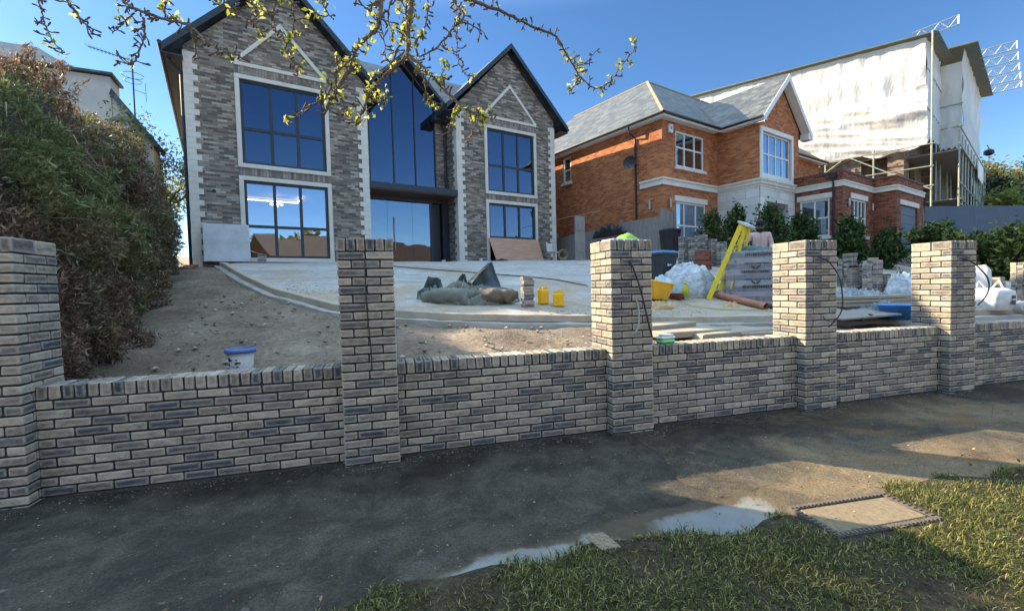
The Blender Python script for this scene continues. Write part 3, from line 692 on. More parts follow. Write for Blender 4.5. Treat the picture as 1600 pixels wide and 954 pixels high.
def quoin2(x, sgn, z1):
    q = MB(); z = -.3; k = 0
    while z < z1-.02:
        top = min(z+.155, z1); wd = .31 if k % 2 == 0 else .20; dp = .20 if k % 2 == 0 else .31
        xa, xb = (x-.022, x+wd) if sgn > 0 else (x-wd, x+.022)
        q.cbox((xa, -.024, z), (xb, dp, top-.002), c=.004, j=.001); z = top; k += 1
    q.build('quoin', M['stone'], h1)
for x, s, z1 in ((0, 1, 5.74), (4.9, -1, 5.74), (8.2, 1, 5.74), (12.8, -1, 5.78)): quoin2(x, s, z1)
def surround(u0_, z0, u1_, z1, t=.12, y0=-.05, sill=True):
    s = MB()
    s.cbox((u0_-t, y0, z1), (u1_+t, .03, z1+t), .006); s.cbox((u0_-t, y0-.01, z0-t), (u1_+t, .03, z0), .006)
    s.cbox((u0_-t, y0+.002, z0+.001), (u0_, .03, z1-.001), .006); s.cbox((u1_, y0+.002, z0+.001), (u1_+t, .03, z1-.001), .006)
    return s.build('window_surround', M['stone'], h1)
for h in hl+hr: surround(*h)
for hset, tw in ((hl, None), (hr, None)):
    (a, b, c, d) = hset[0]; windowunit(h1, a, b, c, d, .03, 3, 2, M['frame'], M['glass2'] if hset is hl else M['glass'], .075, .085, rows=[b+.93])
    (a, b, c, d) = hset[1]; windowunit(h1, a, b, c, d, .03, 3, 2, M['frame'], M['glass'], .075, .085, rows=[b+1.03])
for cx in (2.42, 10.61):
    t = MB(); w_ = 1.25; zb = 5.70; zt = 7.08; th = .10
    def bar(a, b, y0, y1):
        a = Vector((a[0], 0, a[1])); b = Vector((b[0], 0, b[1])); d = b-a; n = Vector((-d.z, 0, d.x)).normalized()*th/2
        vs_ = [a-n, b-n, b+n, a+n]; t.add([(p.x, y0, p.z) for p in vs_]+[(p.x, y1, p.z) for p in vs_], [(0,1,2,3),(7,6,5,4),(0,4,5,1),(1,5,6,2),(2,6,7,3),(3,7,4,0)])
    bar((cx-w_, zb), (cx+w_, zb), -.043, .01); bar((cx-w_+.02, zb+.03), (cx+.035, zt), -.04, .01); bar((cx+w_-.02, zb+.03), (cx-.035, zt), -.037, .01)
    t.build('triangle_moulding', M['stone'], h1)
# roofs: each gable wing runs back, the main ridge runs across
rf = MB(); s45 = .99
def gable_roof(x0, x1, xr, zr, y0, y1, mb, th=.16):
    slab(mb, [(x0, y0, zr-(xr-x0)*s45), (xr, y0, zr), (xr, y1, zr), (x0, y1, zr-(xr-x0)*s45)], th)
    slab(mb, [(xr, y0, zr), (x1, y0, zr-(x1-xr)*s45), (x1, y1, zr-(x1-xr)*s45), (xr, y1, zr)], th)
gable_roof(-.42, 5.33, 2.45, 8.56, -.28, D1+.3, rf); gable_roof(7.72, 13.32, 10.55, 8.57, -.28, D1+.3, rf)
slab(rf, [(2.5, .62, 5.55), (4.95, .62, 5.55), (4.95, 3.5, 8.35), (2.5, 3.5, 8.35)], .14); slab(rf, [(8.05, .62, 5.55), (10.5, .62, 5.55), (10.5, 3.5, 8.35), (8.05, 3.5, 8.35)], .14); slab(rf, [(4.95, 2.3, 7.183), (8.05, 2.3, 7.183), (8.05, 3.5, 8.35), (4.95, 3.5, 8.35)], .14)
slab(rf, [(2.5, 3.5, 8.35), (10.5, 3.5, 8.35), (10.5, D1+.2, 5.2), (2.5, D1+.2, 5.2)], .14)
gable_roof(4.96, 8.04, 6.5, 7.62, .60, 3.4, rf, .12)
o = rf.build('roof', M['slatedark'], h1); roofuv(o)
fs = MB()   # bargeboards, soffits and gutters
def barge(x0, z0, x1, z1, y, hgt=.20, th=.035, back=.26):
    a = Vector((x0, 0, z0)); b = Vector((x1, 0, z1))
    vs_ = [(a.x, y, a.z), (b.x, y, b.z), (b.x, y, b.z-hgt), (a.x, y, a.z-hgt)]
    fs.add(vs_+[(p[0], y+th, p[2]) for p in vs_], [(0,3,2,1),(4,5,6,7),(0,1,5,4),(3,7,6,2),(1,2,6,5),(0,4,7,3)])
    vs2 = [(a.x, y+th, a.z-hgt+.02), (b.x, y+th, b.z-hgt+.02), (b.x, y+back, b.z-hgt+.02), (a.x, y+back, a.z-hgt+.02)]
    fs.add(vs2+[(p[0], p[1], p[2]+.02) for p in vs2], [(0,3,2,1),(4,5,6,7)])
for x0, x1, xr, zr in ((-.44, 5.35, 2.45, 8.58), (7.70, 13.34, 10.55, 8.59)):
    barge(x0, zr-(xr-x0)*s45, xr, zr, -.32); barge(xr, zr, x1, zr-(x1-xr)*s45, -.32)
    for xe, sg in ((x0, 1), (x1, -1)):
        ze = zr-(abs(xr-xe))*s45
        fs.box(xe, -.28, ze-.26, xe+sg*.44, D1, ze-.23); fs.box(xe-.02*sg, -.28, ze-.26, xe+.02*sg, D1, ze-.02)
fs.box(4.9, .55, 5.40, 5.3, .9, 5.58); fs.box(7.6, .55, 5.40, 8.2, .9, 5.58)
for a, b in (((4.96, 6.10), (6.5, 7.63)), ((8.04, 6.10), (6.5, 7.63))): barge(a[0], a[1], b[0], b[1], .55, .16, .03, .3)
fs.build('fascia', M['fascia'], h1)
gt = MB()
for xe in (-.49, 13.39): gt = MB(); gt.tube([(xe, -.28, 5.72), (xe, D1, 5.72)], .055, 8); gt.build('gutter', M['fascia'], h1)
for pts in ([(-.44, .0, 5.66), (-.3, .05, 5.4), (-.07, .12, 5.2), (-.07, .12, -.3)], [(7.75, .6, 5.45), (7.95, .75, 5.3), (8.1, .82, 5.1), (8.1, .82, 2.75)]):
    d = MB(); d.tube(pts, .042, 8); d.build('drainpipe', M['fascia'], h1)
cn = MB(); cn.cbox((4.93, -.06, 2.52), (8.17, .95, 2.74), .01); cn.build('canopy', M['fascia'], h1)
cs = MB(); cs.box(4.95, -.03, 2.49, 8.15, .92, 2.517); cs.build('canopy_soffit', plain('brown_timber_soffit', (.10,.05,.03), .6, .3, 4, .1, stretch=(1,8,1)), h1)
# tall glazing, four-sided lites up to the pointed head
gz = empty('tall_glazing', (0, 0, 0)); gz.parent = h1
def zt(u): return 7.32-abs(u-6.5)*.98
gb = MB(); gf = MB(); cuts = [5.2, 6.1, 6.93, 7.75]
for a, b in zip(cuts[:-1], cuts[1:]):
    pts = [(a, 2.76), (b, 2.76), (b, zt(b))]+([(6.5, zt(6.5))] if a < 6.5 < b else [])+[(a, zt(a))]
    t = random.uniform(-.003, .003); gb.add([(x, .94+t*(x-a), z) for x, z in pts], [tuple(range(len(pts)))])
for c in (6.1, 6.93): gf.box(c-.022, .90, 2.76, c+.022, .95, zt(c))
gf.box(5.2, .895, 2.76, 5.245, .955, zt(5.2)); gf.box(7.705, .895, 2.76, 7.75, .955, zt(7.75)); gf.box(5.245, .897, 2.76, 7.705, .953, 2.82)
gb.build('pane', M['glass'], gz); gf.build('frame', M['frame'], gz)
# glazed entrance
en = empty('entrance_door', (0, 0, 0)); en.parent = h1
db = MB(); dfm = MB(); dc = [4.98, 5.78, 6.72, 7.42]
for a, b in zip(dc[:-1], dc[1:]):
    t = random.uniform(-.004, .004); db.add([(a+.004, .90, .02), (b-.004, .90+t, .02), (b-.004, .90+t, 2.36), (a+.004, .90, 2.36)], [(0, 1, 2, 3)])
dfm.box(4.92, .86, 2.36, 8.18, .96, 2.49); dfm.box(4.92, .86, -.05, 4.98, .96, 2.36); dfm.box(7.42, .86, -.05, 7.50, .96, 2.36); dfm.box(7.92, .84, -.05, 8.18, .96, 2.36)
dfm.box(4.98, .87, -.05, 7.42, .95, .02); dfm.box(7.5, 1.05, -.05, 7.92, 1.1, 2.36)
db.build('pane', M['doorglass'], en); dfm.build('frame', M['frame'], en)
hd = MB(); hd.tube([(6.02, .84, .55), (6.02, .84, 1.75)], .014, 8); hd.tube([(6.02, .84, .7), (6.02, .9, .7)], .008, 6); hd.tube([(6.02, .84, 1.6), (6.02, .9, 1.6)], .008, 6)
hd.build('handle', M['metal'], en)
# rooms behind the glass
rm = MB()
for a, b, z0_, z1_, dd in ((.3, 4.7, .0, 2.46, 5), (.3, 4.7, 2.75, 5.5, 4), (8.4, 12.6, .0, 2.46, 4), (8.4, 12.6, 2.75, 5.5, 4)):
    y0, y1 = .16, dd
    rm.add([(a, y1, z0_), (b, y1, z0_), (b, y1, z1_), (a, y1, z1_)], [(0,1,2,3)]); rm.add([(a, y0, z0_), (a, y1, z0_), (a, y1, z1_), (a, y0, z1_)], [(0,1,2,3)])
    rm.add([(b, y0, z0_), (b, y1, z0_), (b, y1, z1_), (b, y0, z1_)], [(0,1,2,3)]); rm.add([(a, y0, z0_), (b, y0, z0_), (b, y1, z0_), (a, y1, z0_)], [(0,1,2,3)]); rm.add([(a, y0, z1_), (b, y0, z1_), (b, y1, z1_), (a, y1, z1_)], [(0,1,2,3)])
rm.build('interior', M['room'], h1)
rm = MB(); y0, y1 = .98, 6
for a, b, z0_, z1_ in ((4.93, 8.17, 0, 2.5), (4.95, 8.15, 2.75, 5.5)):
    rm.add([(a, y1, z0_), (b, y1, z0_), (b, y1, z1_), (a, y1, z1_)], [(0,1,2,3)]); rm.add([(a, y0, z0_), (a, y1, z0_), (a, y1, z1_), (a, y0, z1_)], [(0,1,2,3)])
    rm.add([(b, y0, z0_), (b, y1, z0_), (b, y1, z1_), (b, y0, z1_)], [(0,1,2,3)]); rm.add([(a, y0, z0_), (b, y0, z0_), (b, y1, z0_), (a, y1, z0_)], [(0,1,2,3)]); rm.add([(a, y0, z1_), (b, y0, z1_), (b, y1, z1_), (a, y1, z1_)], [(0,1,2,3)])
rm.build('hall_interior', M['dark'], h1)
# ceiling strip light and pendant in the lower left room
ls = MB(); ls.box(1.0, 3.0, 2.36, 3.1, 3.05, 2.39); ls.box(3.1, 2.0, 2.36, 3.15, 3.05, 2.39); ls.build('strip_light', emitmat('warm_strip_light', (1, .72, .45), 6), h1)
pe = MB(); pe.tube([(2.35, 2.2, 2.45), (2.35, 2.2, 2.2)], .008, 5)
for k in range(10):
    a = k*.628; pe.tube([(2.35, 2.2, 2.15), (2.35+.18*math.cos(a), 2.2+.18*math.sin(a), 2.12+.04*math.sin(3*a))], .01, 4); pe.lathe((2.35+.19*math.cos(a), 2.2+.19*math.sin(a), 2.12+.04*math.sin(3*a)), [(0, -.03), (.028, 0), (0, .03)], 6)
pe.build('pendant_lamp', emitmat('warm_pendant', (1, .75, .5), 4), h1)
sv = MB(); sv.lathe((0, 0, 0), [(.07, -.01), (.07, .03), (.03, .03)], 12)
for u, z in ((.55, 2.0), (12.55, 2.45)):
    q = MB(); n = 12; vs_ = [(u+.05*math.cos(k*math.pi/6), -.012, z+.05*math.sin(k*math.pi/6)) for k in range(n)]+[(u+.05*math.cos(k*math.pi/6), .01, z+.05*math.sin(k*math.pi/6)) for k in range(n)]
    q.add(vs_, [tuple(range(n))]+[(k, (k+1) % n, n+(k+1) % n, n+k) for k in range(n)]); q.build('vent', M['dark'], h1)
def h1p(u, v, w_=0): 
    c, s = math.cos(H1A), math.sin(H1A); return Vector((H1O.x+u*c-v*s, H1O.y+u*s+v*c, H1O.z+w_))

# ------------------------------------------------------------------ red brick house
H2O = Vector((10.15, 15.04, 2.35)); H2A = R(19)
h2 = empty('red_brick_house', H2O, H2A, label='orange-red brick house with grey slate hipped roof, white stone porch and flat-roofed garage wing', cat='house')
w = MB(); EV = 5.33; UI, V1, UR, V2, U2, V3, U3 = 3.66, -1.74, 6.49, -3.51, 9.72, -4.30, 13.32; D2 = 11
hw = [(.82, 3.60, 2.68, 4.96), (.82, .05, 2.78, 2.26)]
facade(w, [(0, EV), (UI, EV)], 0, UI, -.5, hw, 0, 0, reveal=.1)
sw = [(5.04, 3.95, 5.6, 5.1)]
facade(w, [(0, EV), (D2, EV)], 0, D2, -.5, sw, 0, 0, axis='y', reveal=.1)
facade(w, [(V1, EV), (0, EV)], V1, 0, 3.0, [], UI, 0, axis='y')
gfront = [(UI, EV), (5.3, 6.98), (UR+.3, EV+.2), (UR+.31, EV+.2)]
pk = 5.36
facade(w, [(UI, EV), (pk, EV+1.68), (6.9, EV+.12)], UI, 6.9, 3.0, [(3.80, 3.28, 6.15, 4.93)], V1, 0, reveal=.08)
facade(w, [(V1, EV), (D2, EV)], V1, 0, 3.0, [], 6.9, 0, axis='y')
facade(w, [(6.9, EV), (13.3, EV)], 6.9, 13.3, 2.5, [], 0, 0); facade(w, [(0, EV), (D2, EV)], 0, D2, -.5, [], 13.3, 0, axis='y'); facade(w, [(0, EV), (13.3, EV)], 0, 13.3, -.5, [], D2, 0)
w.build('wall', M['orange'], h2)
# flat-roofed wing
w = MB(); PT = 3.32
facade(w, [(V2, PT), (V1+.02, PT)], V2, V1+.02, -.5, [(-3.06, .84, -1.96, 2.36)], UR, 0, axis='y', reveal=.1)
facade(w, [(UR, PT), (U2, PT)], UR, U2, -.5, [(7.35, .86, 8.95, 2.34)], V2, 0, reveal=.1)
facade(w, [(V3, PT), (V2, PT)], V3, V2, -.5, [], U2, 0, axis='y')
facade(w, [(U2, PT), (U3, PT)], U2, U3, -.5, [(10.3, .28, 12.5, 2.2)], V3, 0, reveal=.1)
facade(w, [(V3, PT), (0, PT)], V3, 0, -.5, [], U3, 0, axis='y')
for a, b, c, d in ((UR+.2, V2+.2, U2, 0), (U2, V3+.2, U3-.2, 0)): w.box(a, b, PT-.35, c, d, PT-.3)
# inner parapet faces
w.build('garage_wing', M['redbrick'], h2)
cp = MB()
def band(mb, pts, z0, z1, out=.05, ins=.0):   # trim following a plan polyline, outside = right-hand side of travel
    for (a, b) in zip(pts[:-1], pts[1:]):
        a = Vector(a); b = Vector(b); d = (b-a).normalized(); n = Vector((d.y, -d.x))
        q = [a-d*0+n*out-d*0, b+n*out, b-n*(.02+ins), a-n*(.02+ins)]
        e0 = out if a != Vector(pts[0]) else 0
        q[0] -= d*0; mb.add([(p.x, p.y, z0) for p in q]+[(p.x, p.y, z1) for p in q], [(0,3,2,1),(4,5,6,7),(0,1,5,4),(1,2,6,5),(2,3,7,6),(3,0,4,7)])
    for p in pts[1:-1]:
        mb.box(p[0]-out*.98, p[1]-out*.98, z0+.002, p[0]+out*.98, p[1]+out*.98, z1-.002)
wing = [(UR, V1), (UR, V2), (U2, V2), (U2, V3), (U3, V3), (U3, 0)]
band(cp, wing, PT, PT+.07, .03, .2); cp.build('parapet_coping', plain('dark_red_coping', (.14,.06,.045), .8, .2, 5, .2), h2)
bd = MB(); band(bd, wing, 2.76, 2.93, .05); band(bd, wing, 2.93, 2.98, .08)
bd.build('stone_band', M['stone'], h2); bd = MB(); main = [(0, 1.02), (0, 0), (UI, 0)]; band(bd, main, 2.82, 3.02, .05); band(bd, main, 3.02, 3.09, .09); bd.build('stone_band', M['stone'], h2)
# stone porch storey
ps = MB()
facade(ps, [(V1, 2.95), (0, 2.95)], V1, 0, -.5, [], UI-.02, 0, axis='y')
facade(ps, [(UI-.02, 2.95), (UR+.02, 2.95)], UI-.02, UR+.02, -.5, [(4.15, -.5, 5.95, 2.25)], V1-.02, 0, reveal=.5)
ps.build('stone_porch', M['whitestone'], h2)
pb = MB(); pp = [(UI-.02, 0), (UI-.02, V1-.02), (UR+.02, V1-.02)]; band(pb, pp, 2.80, 2.90, .03); band(pb, pp, 2.90, 3.03, .07); band(pb, pp, 3.03, 3.10, .11); pb.build('porch_cornice', M['stone'], h2)
dr = MB(); dr.box(4.15, V1+.5, -.3, 5.95, V1+.56, 2.25); dr.build('front_door', M['dark'], h2)
def h2win(a, b, c, d, y, nx, ny, axis='x', cols=None, lint=True, sillp=True, rows=None):
    e = windowunit(h2, a, b, c, d, y+.03, nx, ny, M['h2frame'], M['glass2'], .07, .06, rows=rows, axis=axis, cols=cols)
    s = MB()
    if sillp:
        if axis == 'x': s.cbox((a-.08, y-.09, b-.12), (c+.08, y+.06, b-.002), .01)
        else: s.cbox((y-.09, a-.08, b-.12), (y+.06, c+.08, b-.002), .01)
    if s.v: s.build('sill', M['stone'], e); s = MB()
    if lint:
        if axis == 'x': s.cbox((a-.10, y-.03, d+.002), (c+.10, y+.06, d+.22), .008)
        else: s.cbox((y-.03, a-.10, d+.002), (y+.06, c+.10, d+.22), .008)
    if s.v: s.build('lintel', M['stone'], e)
    return e
h2win(*hw[0], 0, 3, 1, lint=False, rows=[4.35], cols=[1.42, 2.08])
h2win(*hw[1], 0, 3, 1, sillp=False, rows=[1.35], cols=[1.36, 2.12])
h2win(*sw[0], 0, 1, 2, axis='y', lint=False)
h2win(3.80, 3.28, 6.15, 4.93, V1, 4, 2, lint=False, sillp=False)
sr = MB()
for a, b, c, d in ((3.66, 4.935, 6.29, 5.1), (3.66, 3.13, 6.29, 3.275), (3.66, 3.28, 3.795, 4.93), (6.155, 3.28, 6.29, 4.93)): sr.box(a, V1-.07, b, c, V1+.03, d)
sr.build('bay_surround', M['h2frame'], h2)
h2win(-3.06, .84, -1.96, 2.36, UR, 2, 2, axis='y'); h2win(7.35, .86, 8.95, 2.34, V2, 4, 2)
gd = MB(); gd.box(10.3, V3+.08, .28, 12.5, V3+.12, 2.2)
for k in range(5): gd.box(10.36, V3+.06, .32+k*.375, 12.44, V3+.079, .32+k*.375+.35)
gd.build('garage_door', M['hoard'], h2)
gl_ = MB(); gl_.cbox((10.15, V3-.03, 2.205), (12.65, V3+.05, 2.42), .008); gl_.build('garage_lintel', M['stone'], h2)
# roof: truncated hip with a projecting gable
rf = MB(); RT = 3.05; oh = .30; e0 = EV+.02
def P3(u, v, z): return (u, v, z)
A_, B_, C_, D_ = (-oh, -oh, e0), (13.3+oh, -oh, e0), (13.3+oh, D2+oh, e0), (-oh, D2+oh, e0)
a_, b_, c_, d_ = (3, 3, 8.4), (10.3, 3, 8.4), (10.3, D2-3, 8.4), (3, D2-3, 8.4)
for q in ((A_, B_, b_, a_), (B_, C_, c_, b_), (C_, D_, d_, c_), (D_, A_, a_, d_), (a_, b_, c_, d_)): slab(rf, list(q), .10)
gr0, gr1, grz = V1-.32, 1.95, EV+.04+1.98
xl, xr_ = pk-2.0-.0, pk+2.06
slab(rf, [(xl, gr0, grz-1.98), (pk, gr0, grz), (pk, gr1, grz), (xl, gr1, grz-1.98)], .10); slab(rf, [(pk, gr0, grz), (xr_, gr0, grz-2.04), (xr_, gr1, grz-2.04), (pk, gr1, grz)], .10)
o = rf.build('roof', M['slate'], h2); roofuv(o)
hp = MB(); hp.tube([A_, a_], .07, 6); hp.tube([a_, b_], .06, 6); hp.tube([a_, d_], .06, 6); hp.build('hip_tiles', plain('mossy_ridge_tile', (.26,.22,.15), .85, .25, 4, .2), h2)
wf = MB()   # white bargeboards, soffit and fascia
def wbarge(x0, z0, x1, z1, y, hgt=.26):
    vs_ = [(x0, y, z0), (x1, y, z1), (x1, y, z1-hgt), (x0, y, z0-hgt)]
    wf.add(vs_+[(p[0], y+.03, p[2]) for p in vs_], [(0,3,2,1),(4,5,6,7),(0,1,5,4),(3,7,6,2),(1,2,6,5),(0,4,7,3)])
    v2_ = [(x0, y+.03, z0-hgt+.03), (x1, y+.03, z1-hgt+.03), (x1, V1-.003, z1-hgt+.03), (x0, V1-.003, z0-hgt+.03)]; wf.add(v2_, [(0,3,2,1)])
wbarge(xl, grz-1.98, pk, grz-.0, gr0-.02); wbarge(pk, grz, xr_, grz-2.04, gr0-.02)
wf.box(xr_-.34, gr0, grz-2.30, xr_+.01, gr0+.34, grz-2.04)
for (x0, y0, x1, y1) in ((-oh, -oh, UI-oh, -.002), (-oh, -.002, -.002, D2), (UI-oh, V1-.3, UI-.002, -oh), (6.9, -oh, 13.4, -.002)):
    wf.box(x0, y0, EV-.10, x1, y1, EV-.06)
wf.box(-oh-.02, -oh-.02, EV-.12, UI-oh, -oh, EV+.03); wf.box(-oh-.02, -oh, EV-.12, -oh, D2, EV+.03); wf.box(UI-oh-.02, V1-.3, EV-.12, UI-oh, -oh-.02, EV+.03); wf.box(7.4, -oh-.02, EV-.12, 13.5, -oh, EV+.03)
wf.build('fascia', M['whitepaint'], h2)
gt = MB()
for a, b in (((-oh-.07, -oh-.07, EV), (UI-oh-.07, -oh-.07, EV)), ((-oh-.07, -oh-.07, EV), (-oh-.07, D2, EV)), ((UI-oh-.07, -oh-.07, EV), (UI-oh-.07, V1-.3, EV)), ((7.4, -oh-.07, EV), (13.5, -oh-.07, EV))): gt = MB(); gt.tube([a, b], .055, 8); gt.build('gutter', M['black'], h2)
for pts in ([(-.37, 1.3, EV-.02), (-.33, 1.28, EV-.3), (-.05, 1.22, EV-.5), (-.05, 1.22, .3)], [(UR-.06, V2+.3, PT-.1), (UR-.06, V2+.3, .1)]):
    d = MB(); d.tube(pts, .04, 8)
    if pts[0][0] > 1: d.box(UR-.16, V2+.18, PT-.25, UR-.01, V2+.42, PT-.05)
    d.build('drainpipe', M['black'], h2)
for (x, y, z) in ((-.05, .55, 2.13),): 
    l = MB(); l.tube([(x-.02, y, z-.16), (x-.02, y, z+.16)], .05, 10); l.box(x-.02, y-.03, z-.05, .0, y+.03, z+.05); l.build('wall_lamp', M['metal'], h2)
l = MB(); l.tube([(.38, -.07, 1.97), (.38, -.07, 2.29)], .05, 10); l.box(.35, -.07, 2.1, .41, 0, 2.16); l.build('wall_lamp', M['metal'], h2)
for x in (6.95, 9.45):
    l = MB(); l.tube([(x, V2-.06, 2.0), (x, V2-.06, 2.3)], .045, 10); l.box(x-.03, V2-.06, 2.1, x+.03, V2, 2.16); l.build('wall_lamp', M['metal'], h2)
al = MB(); al.cbox((.33, -.10, 4.78), (.57, 0, 5.1), .02); al.build('alarm_box', M['white'], h2)
al = MB(); al.box(.41, -.103, 4.90, .49, -.101, 5.0); al.build('alarm_badge', M['blue'], h2)
ds = MB(); cdish = Vector((-.42, 1.2, 3.86)); rings = []
for i in range(6):
    r = .30*i/5; 
    for k in range(20):
        a = k*math.pi/10; rings.append(cdish+Vector((-.08*(1-(r/.3)**2)*-1-.0, 0, 0))+Vector((.25*math.cos(a)*r*-.6, math.cos(a)*r, math.sin(a)*r*.8)))
ds.v = [tuple(p) for p in rings]
for i in range(5):
    for k in range(20): ds.f.append((i*20+k, i*20+(k+1) % 20, (i+1)*20+(k+1) % 20, (i+1)*20+k)); ds.m.append(0)
ds.tube([cdish, (0, 1.2, 3.8)], .02, 6); ds.tube([cdish+Vector((0, 0, -.24)), cdish+Vector((-.3, -.1, -.05))], .012, 5); ds.build('satellite_dish', M['greybin'], h2, smooth=True)
# rooms behind its panes
rm = MB()
for (a, b, c, d, e_, f_) in ((.3, .12, 3.5, 3.5, 3.5, 5.1), (.3, .12, 3.5, 3.5, .0, 2.7), (3.75, V1+.12, 6.8, 1.5, 3.15, 5.1), (7.0, V2+.12, 9.3, -.5, .1, 2.6)):
    rm.add([(a, d, e_), (c, d, e_), (c, d, f_), (a, d, f_)], [(0,1,2,3)]); rm.add([(a, b, e_), (a, d, e_), (a, d, f_), (a, b, f_)], [(0,1,2,3)]); rm.add([(c, b, e_), (c, d, e_), (c, d, f_), (c, b, f_)], [(0,1,2,3)])
    rm.add([(a, b, e_), (c, b, e_), (c, d, e_), (a, d, e_)], [(0,1,2,3)]); rm.add([(a, b, f_), (c, b, f_), (c, d, f_), (a, d, f_)], [(0,1,2,3)])
rm.box(UR+.12, -3.2, .1, UR+1.5, -1.9, 2.5); rm.box(.15, 4.9, 3.8, 1.5, 5.8, 5.2)
rm.build('interior', M['room'], h2)
cu = MB()
def curtain(x0, x1, y, z0, z1):
    n = 24; 
    for i in range(n):
        a = x0+(x1-x0)*i/n; b = x0+(x1-x0)*(i+1)/n; ya = y+.03*math.sin(i*1.3); yb = y+.03*math.sin((i+1)*1.3)
        cu.add([(a, ya, z0), (b, yb, z0), (b, yb, z1), (a, ya, z1)], [(0,1,2,3)])
curtain(.86, 2.74, .3, .1, 2.3); curtain(.86, 1.15, .3, 3.6, 5); curtain(7.4, 8.9, V2+.3, .9, 2.3); curtain(5.7, 6.1, V1+.3, 3.3, 4.9)
cu.build('curtain', plain('white_curtain', (.62,.62,.60), .9, .1, 3, .1), h2)
def h2p(u, v, w_=0):
    c, s = math.cos(H2A), math.sin(H2A); return Vector((H2O.x+u*c-v*s, H2O.y+u*s+v*c, H2O.z+w_))
# ------------------------------------------------------------------ scaffolded building behind
def ph(x, y): return float(plane_h(x, y))
H3O = Vector((27.77, 17.55, 2.6)); H3A = R(25)
h3 = empty('wrapped_building', H3O, H3A, label='tall building wrapped in white sheeting and scaffolding under a temporary roof', cat='building')
w = MB()   # local: x along the right front, y back (left face lies in x=0)
facade(w, [(0.9, 9), (15, 9)], .9, 15, -1.5, [(2.2, .8, 3.6, 3.2), (5.0, .8, 6.6, 3.2), (8.5, 1.0, 9.8, 3.0), (1.6, 4.2, 2.8, 5.6)], .25, 0, axis='y', reveal=.2)
facade(w, [(.25, 9), (6, 9)], .25, 6, -1.5, [(1.8, 0, 3.2, 3.2), (1.8, 4.0, 3.4, 5.6), (4.2, .4, 5.6, 3.2)], .9, 0, reveal=.2)
facade(w, [(6, 9), (16, 9)], 6, 16, -1.5, [(6.8, .4, 8.6, 3.4), (9.6, .4, 12, 3.4)], .2, 0, reveal=.2)
facade(w, [(.2, 9), (.9, 9)], .2, .9, -1.5, [], 6, 0, axis='y'); facade(w, [(.9, 9), (15, 9)], .2, 15, -1.5, [], 16, 0, axis='y'); w.box(1.1, 1.2, -1, 1.3, 14, 6); w.box(1.3, 1.2, -1, 15, 1.4, 6)
w.build('wall', M['buffbrick'], h3)
def sheetmat():
    m, nt, p = newmat('white_scaffold_sheeting')
    pos = N(nt, 'ShaderNodeTexCoord').outputs['Object']
    n = noisen(nt, 2.2, 6, .65, mapping(nt, pos, (1, 1, .5)), 1.2); n2 = noisen(nt, .5, 3, .5, pos)
    c = ramp(nt, n2, [(.3, (.68,.68,.67)), (.7, (.82,.82,.80))]).outputs[0]
    nt.links.new(c, p.inputs['Base Color']); p.inputs['Roughness'].default_value = .45
    rn = noisen(nt, 3.0, 5, .62, mapping(nt, pos, (1, .9, .28), (0, 0, 0)), .8); nt.links.new(bump(nt, rn, .55, .10, bump(nt, n, .4, .06)), p.inputs['Normal'])
    tr = N(nt, 'ShaderNodeBsdfTranslucent'); nt.links.new(c, tr.inputs[0]); mx = N(nt, 'ShaderNodeMixShader'); mx.inputs[0].default_value = .25
    nt.links.new(p.outputs[0], mx.inputs[1]); nt.links.new(tr.outputs[0], mx.inputs[2]); nt.links.new(mx.outputs[0], nt.nodes['Material Output'].inputs[0]); return m
M['sheet'] = sheetmat()
def sheeting(name, A, B, bot, top, nrm, seed, amp=.12, nu=110, nv=90, lower=None, parent=None, ridge=True):
    """hanging sheet between plan points A and B; bot/top give heights along 0..1"""
    mb = MB(); A = Vector(A); B = Vector(B); nrm = Vector(nrm); L = (B-A).length
    for j in range(nv+1):
        for i in range(nu+1):
            s = i/nu; t = j/nv; zb = bot(s); zt_ = top(s); z = zb+(zt_-zb)*t
            x = s*L
            up_ = 1 if amp < .3 else 0
            rip = noise.noise(Vector((x*2.4+seed, z*.35, seed)))*.07+noise.noise(Vector((x*4.5-z*.8, z*.9, seed+3)))*.035
            sag = noise.noise(Vector((x*.30, z*1.9-x*.55+.5*math.sin(x*.8), seed+9)))*.26+noise.noise(Vector((x*.6, z*4.2-x*1.0, seed+2)))*.10
            belly = -.10*math.cos(((z-1.0) % 2.0)*math.pi) if up_ else -.04*math.cos(((z-1.0) % 1.4)*math.pi/.7)
            d = (rip if up_ else rip*.35+sag)+belly*.4
            p = A+(B-A)*s+nrm*d; mb.v.append((p.x, p.y, z))
    for j in range(nv):
        for i in range(nu): b = j*(nu+1)+i; mb.f.append((b, b+1, b+nu+2, b+nu+1)); mb.m.append(0)
    return mb.build(name, M['sheet'], parent, smooth=True)
topL = lambda s: 11.1-.15*s
wob = lambda s, k: .12*math.sin(s*23+k)+.07*math.sin(s*57+k)
sheeting('sheeting', (0, 0, 0), (0, 14, 0), lambda s: 8.45-.15*s+wob(s, 0)*.6, lambda s: 11.38+1.15*s, (-1, 0, 0), 1.3, .2, parent=h3)
sheeting('sheeting', (-.16, -.1, 0), (-.16, 14, 0), lambda s: 5.7+.25*s+wob(s, 2)-.25*math.exp(-((s-.42)/.1)**2), lambda s: 8.75+.4*s+wob(s, 1), (-1, 0, 0), 7.7, .4, parent=h3)
sheeting('sheeting', (0, -.02, 0), (5.0, -.02, 0), lambda s: 6.1+.6*s+wob(s, 3), lambda s: 11.4+.1*s, (0, -1, 0), 3.1, .10, 60, 90, parent=h3)
sheeting('sheeting', (5.0, 0, 0), (5.0, -.95, 0), lambda s: 6.4+wob(s, 4)*.5, lambda s: 11.3, (-1, 0, 0), 4.4, .05, 24, 90, parent=h3)
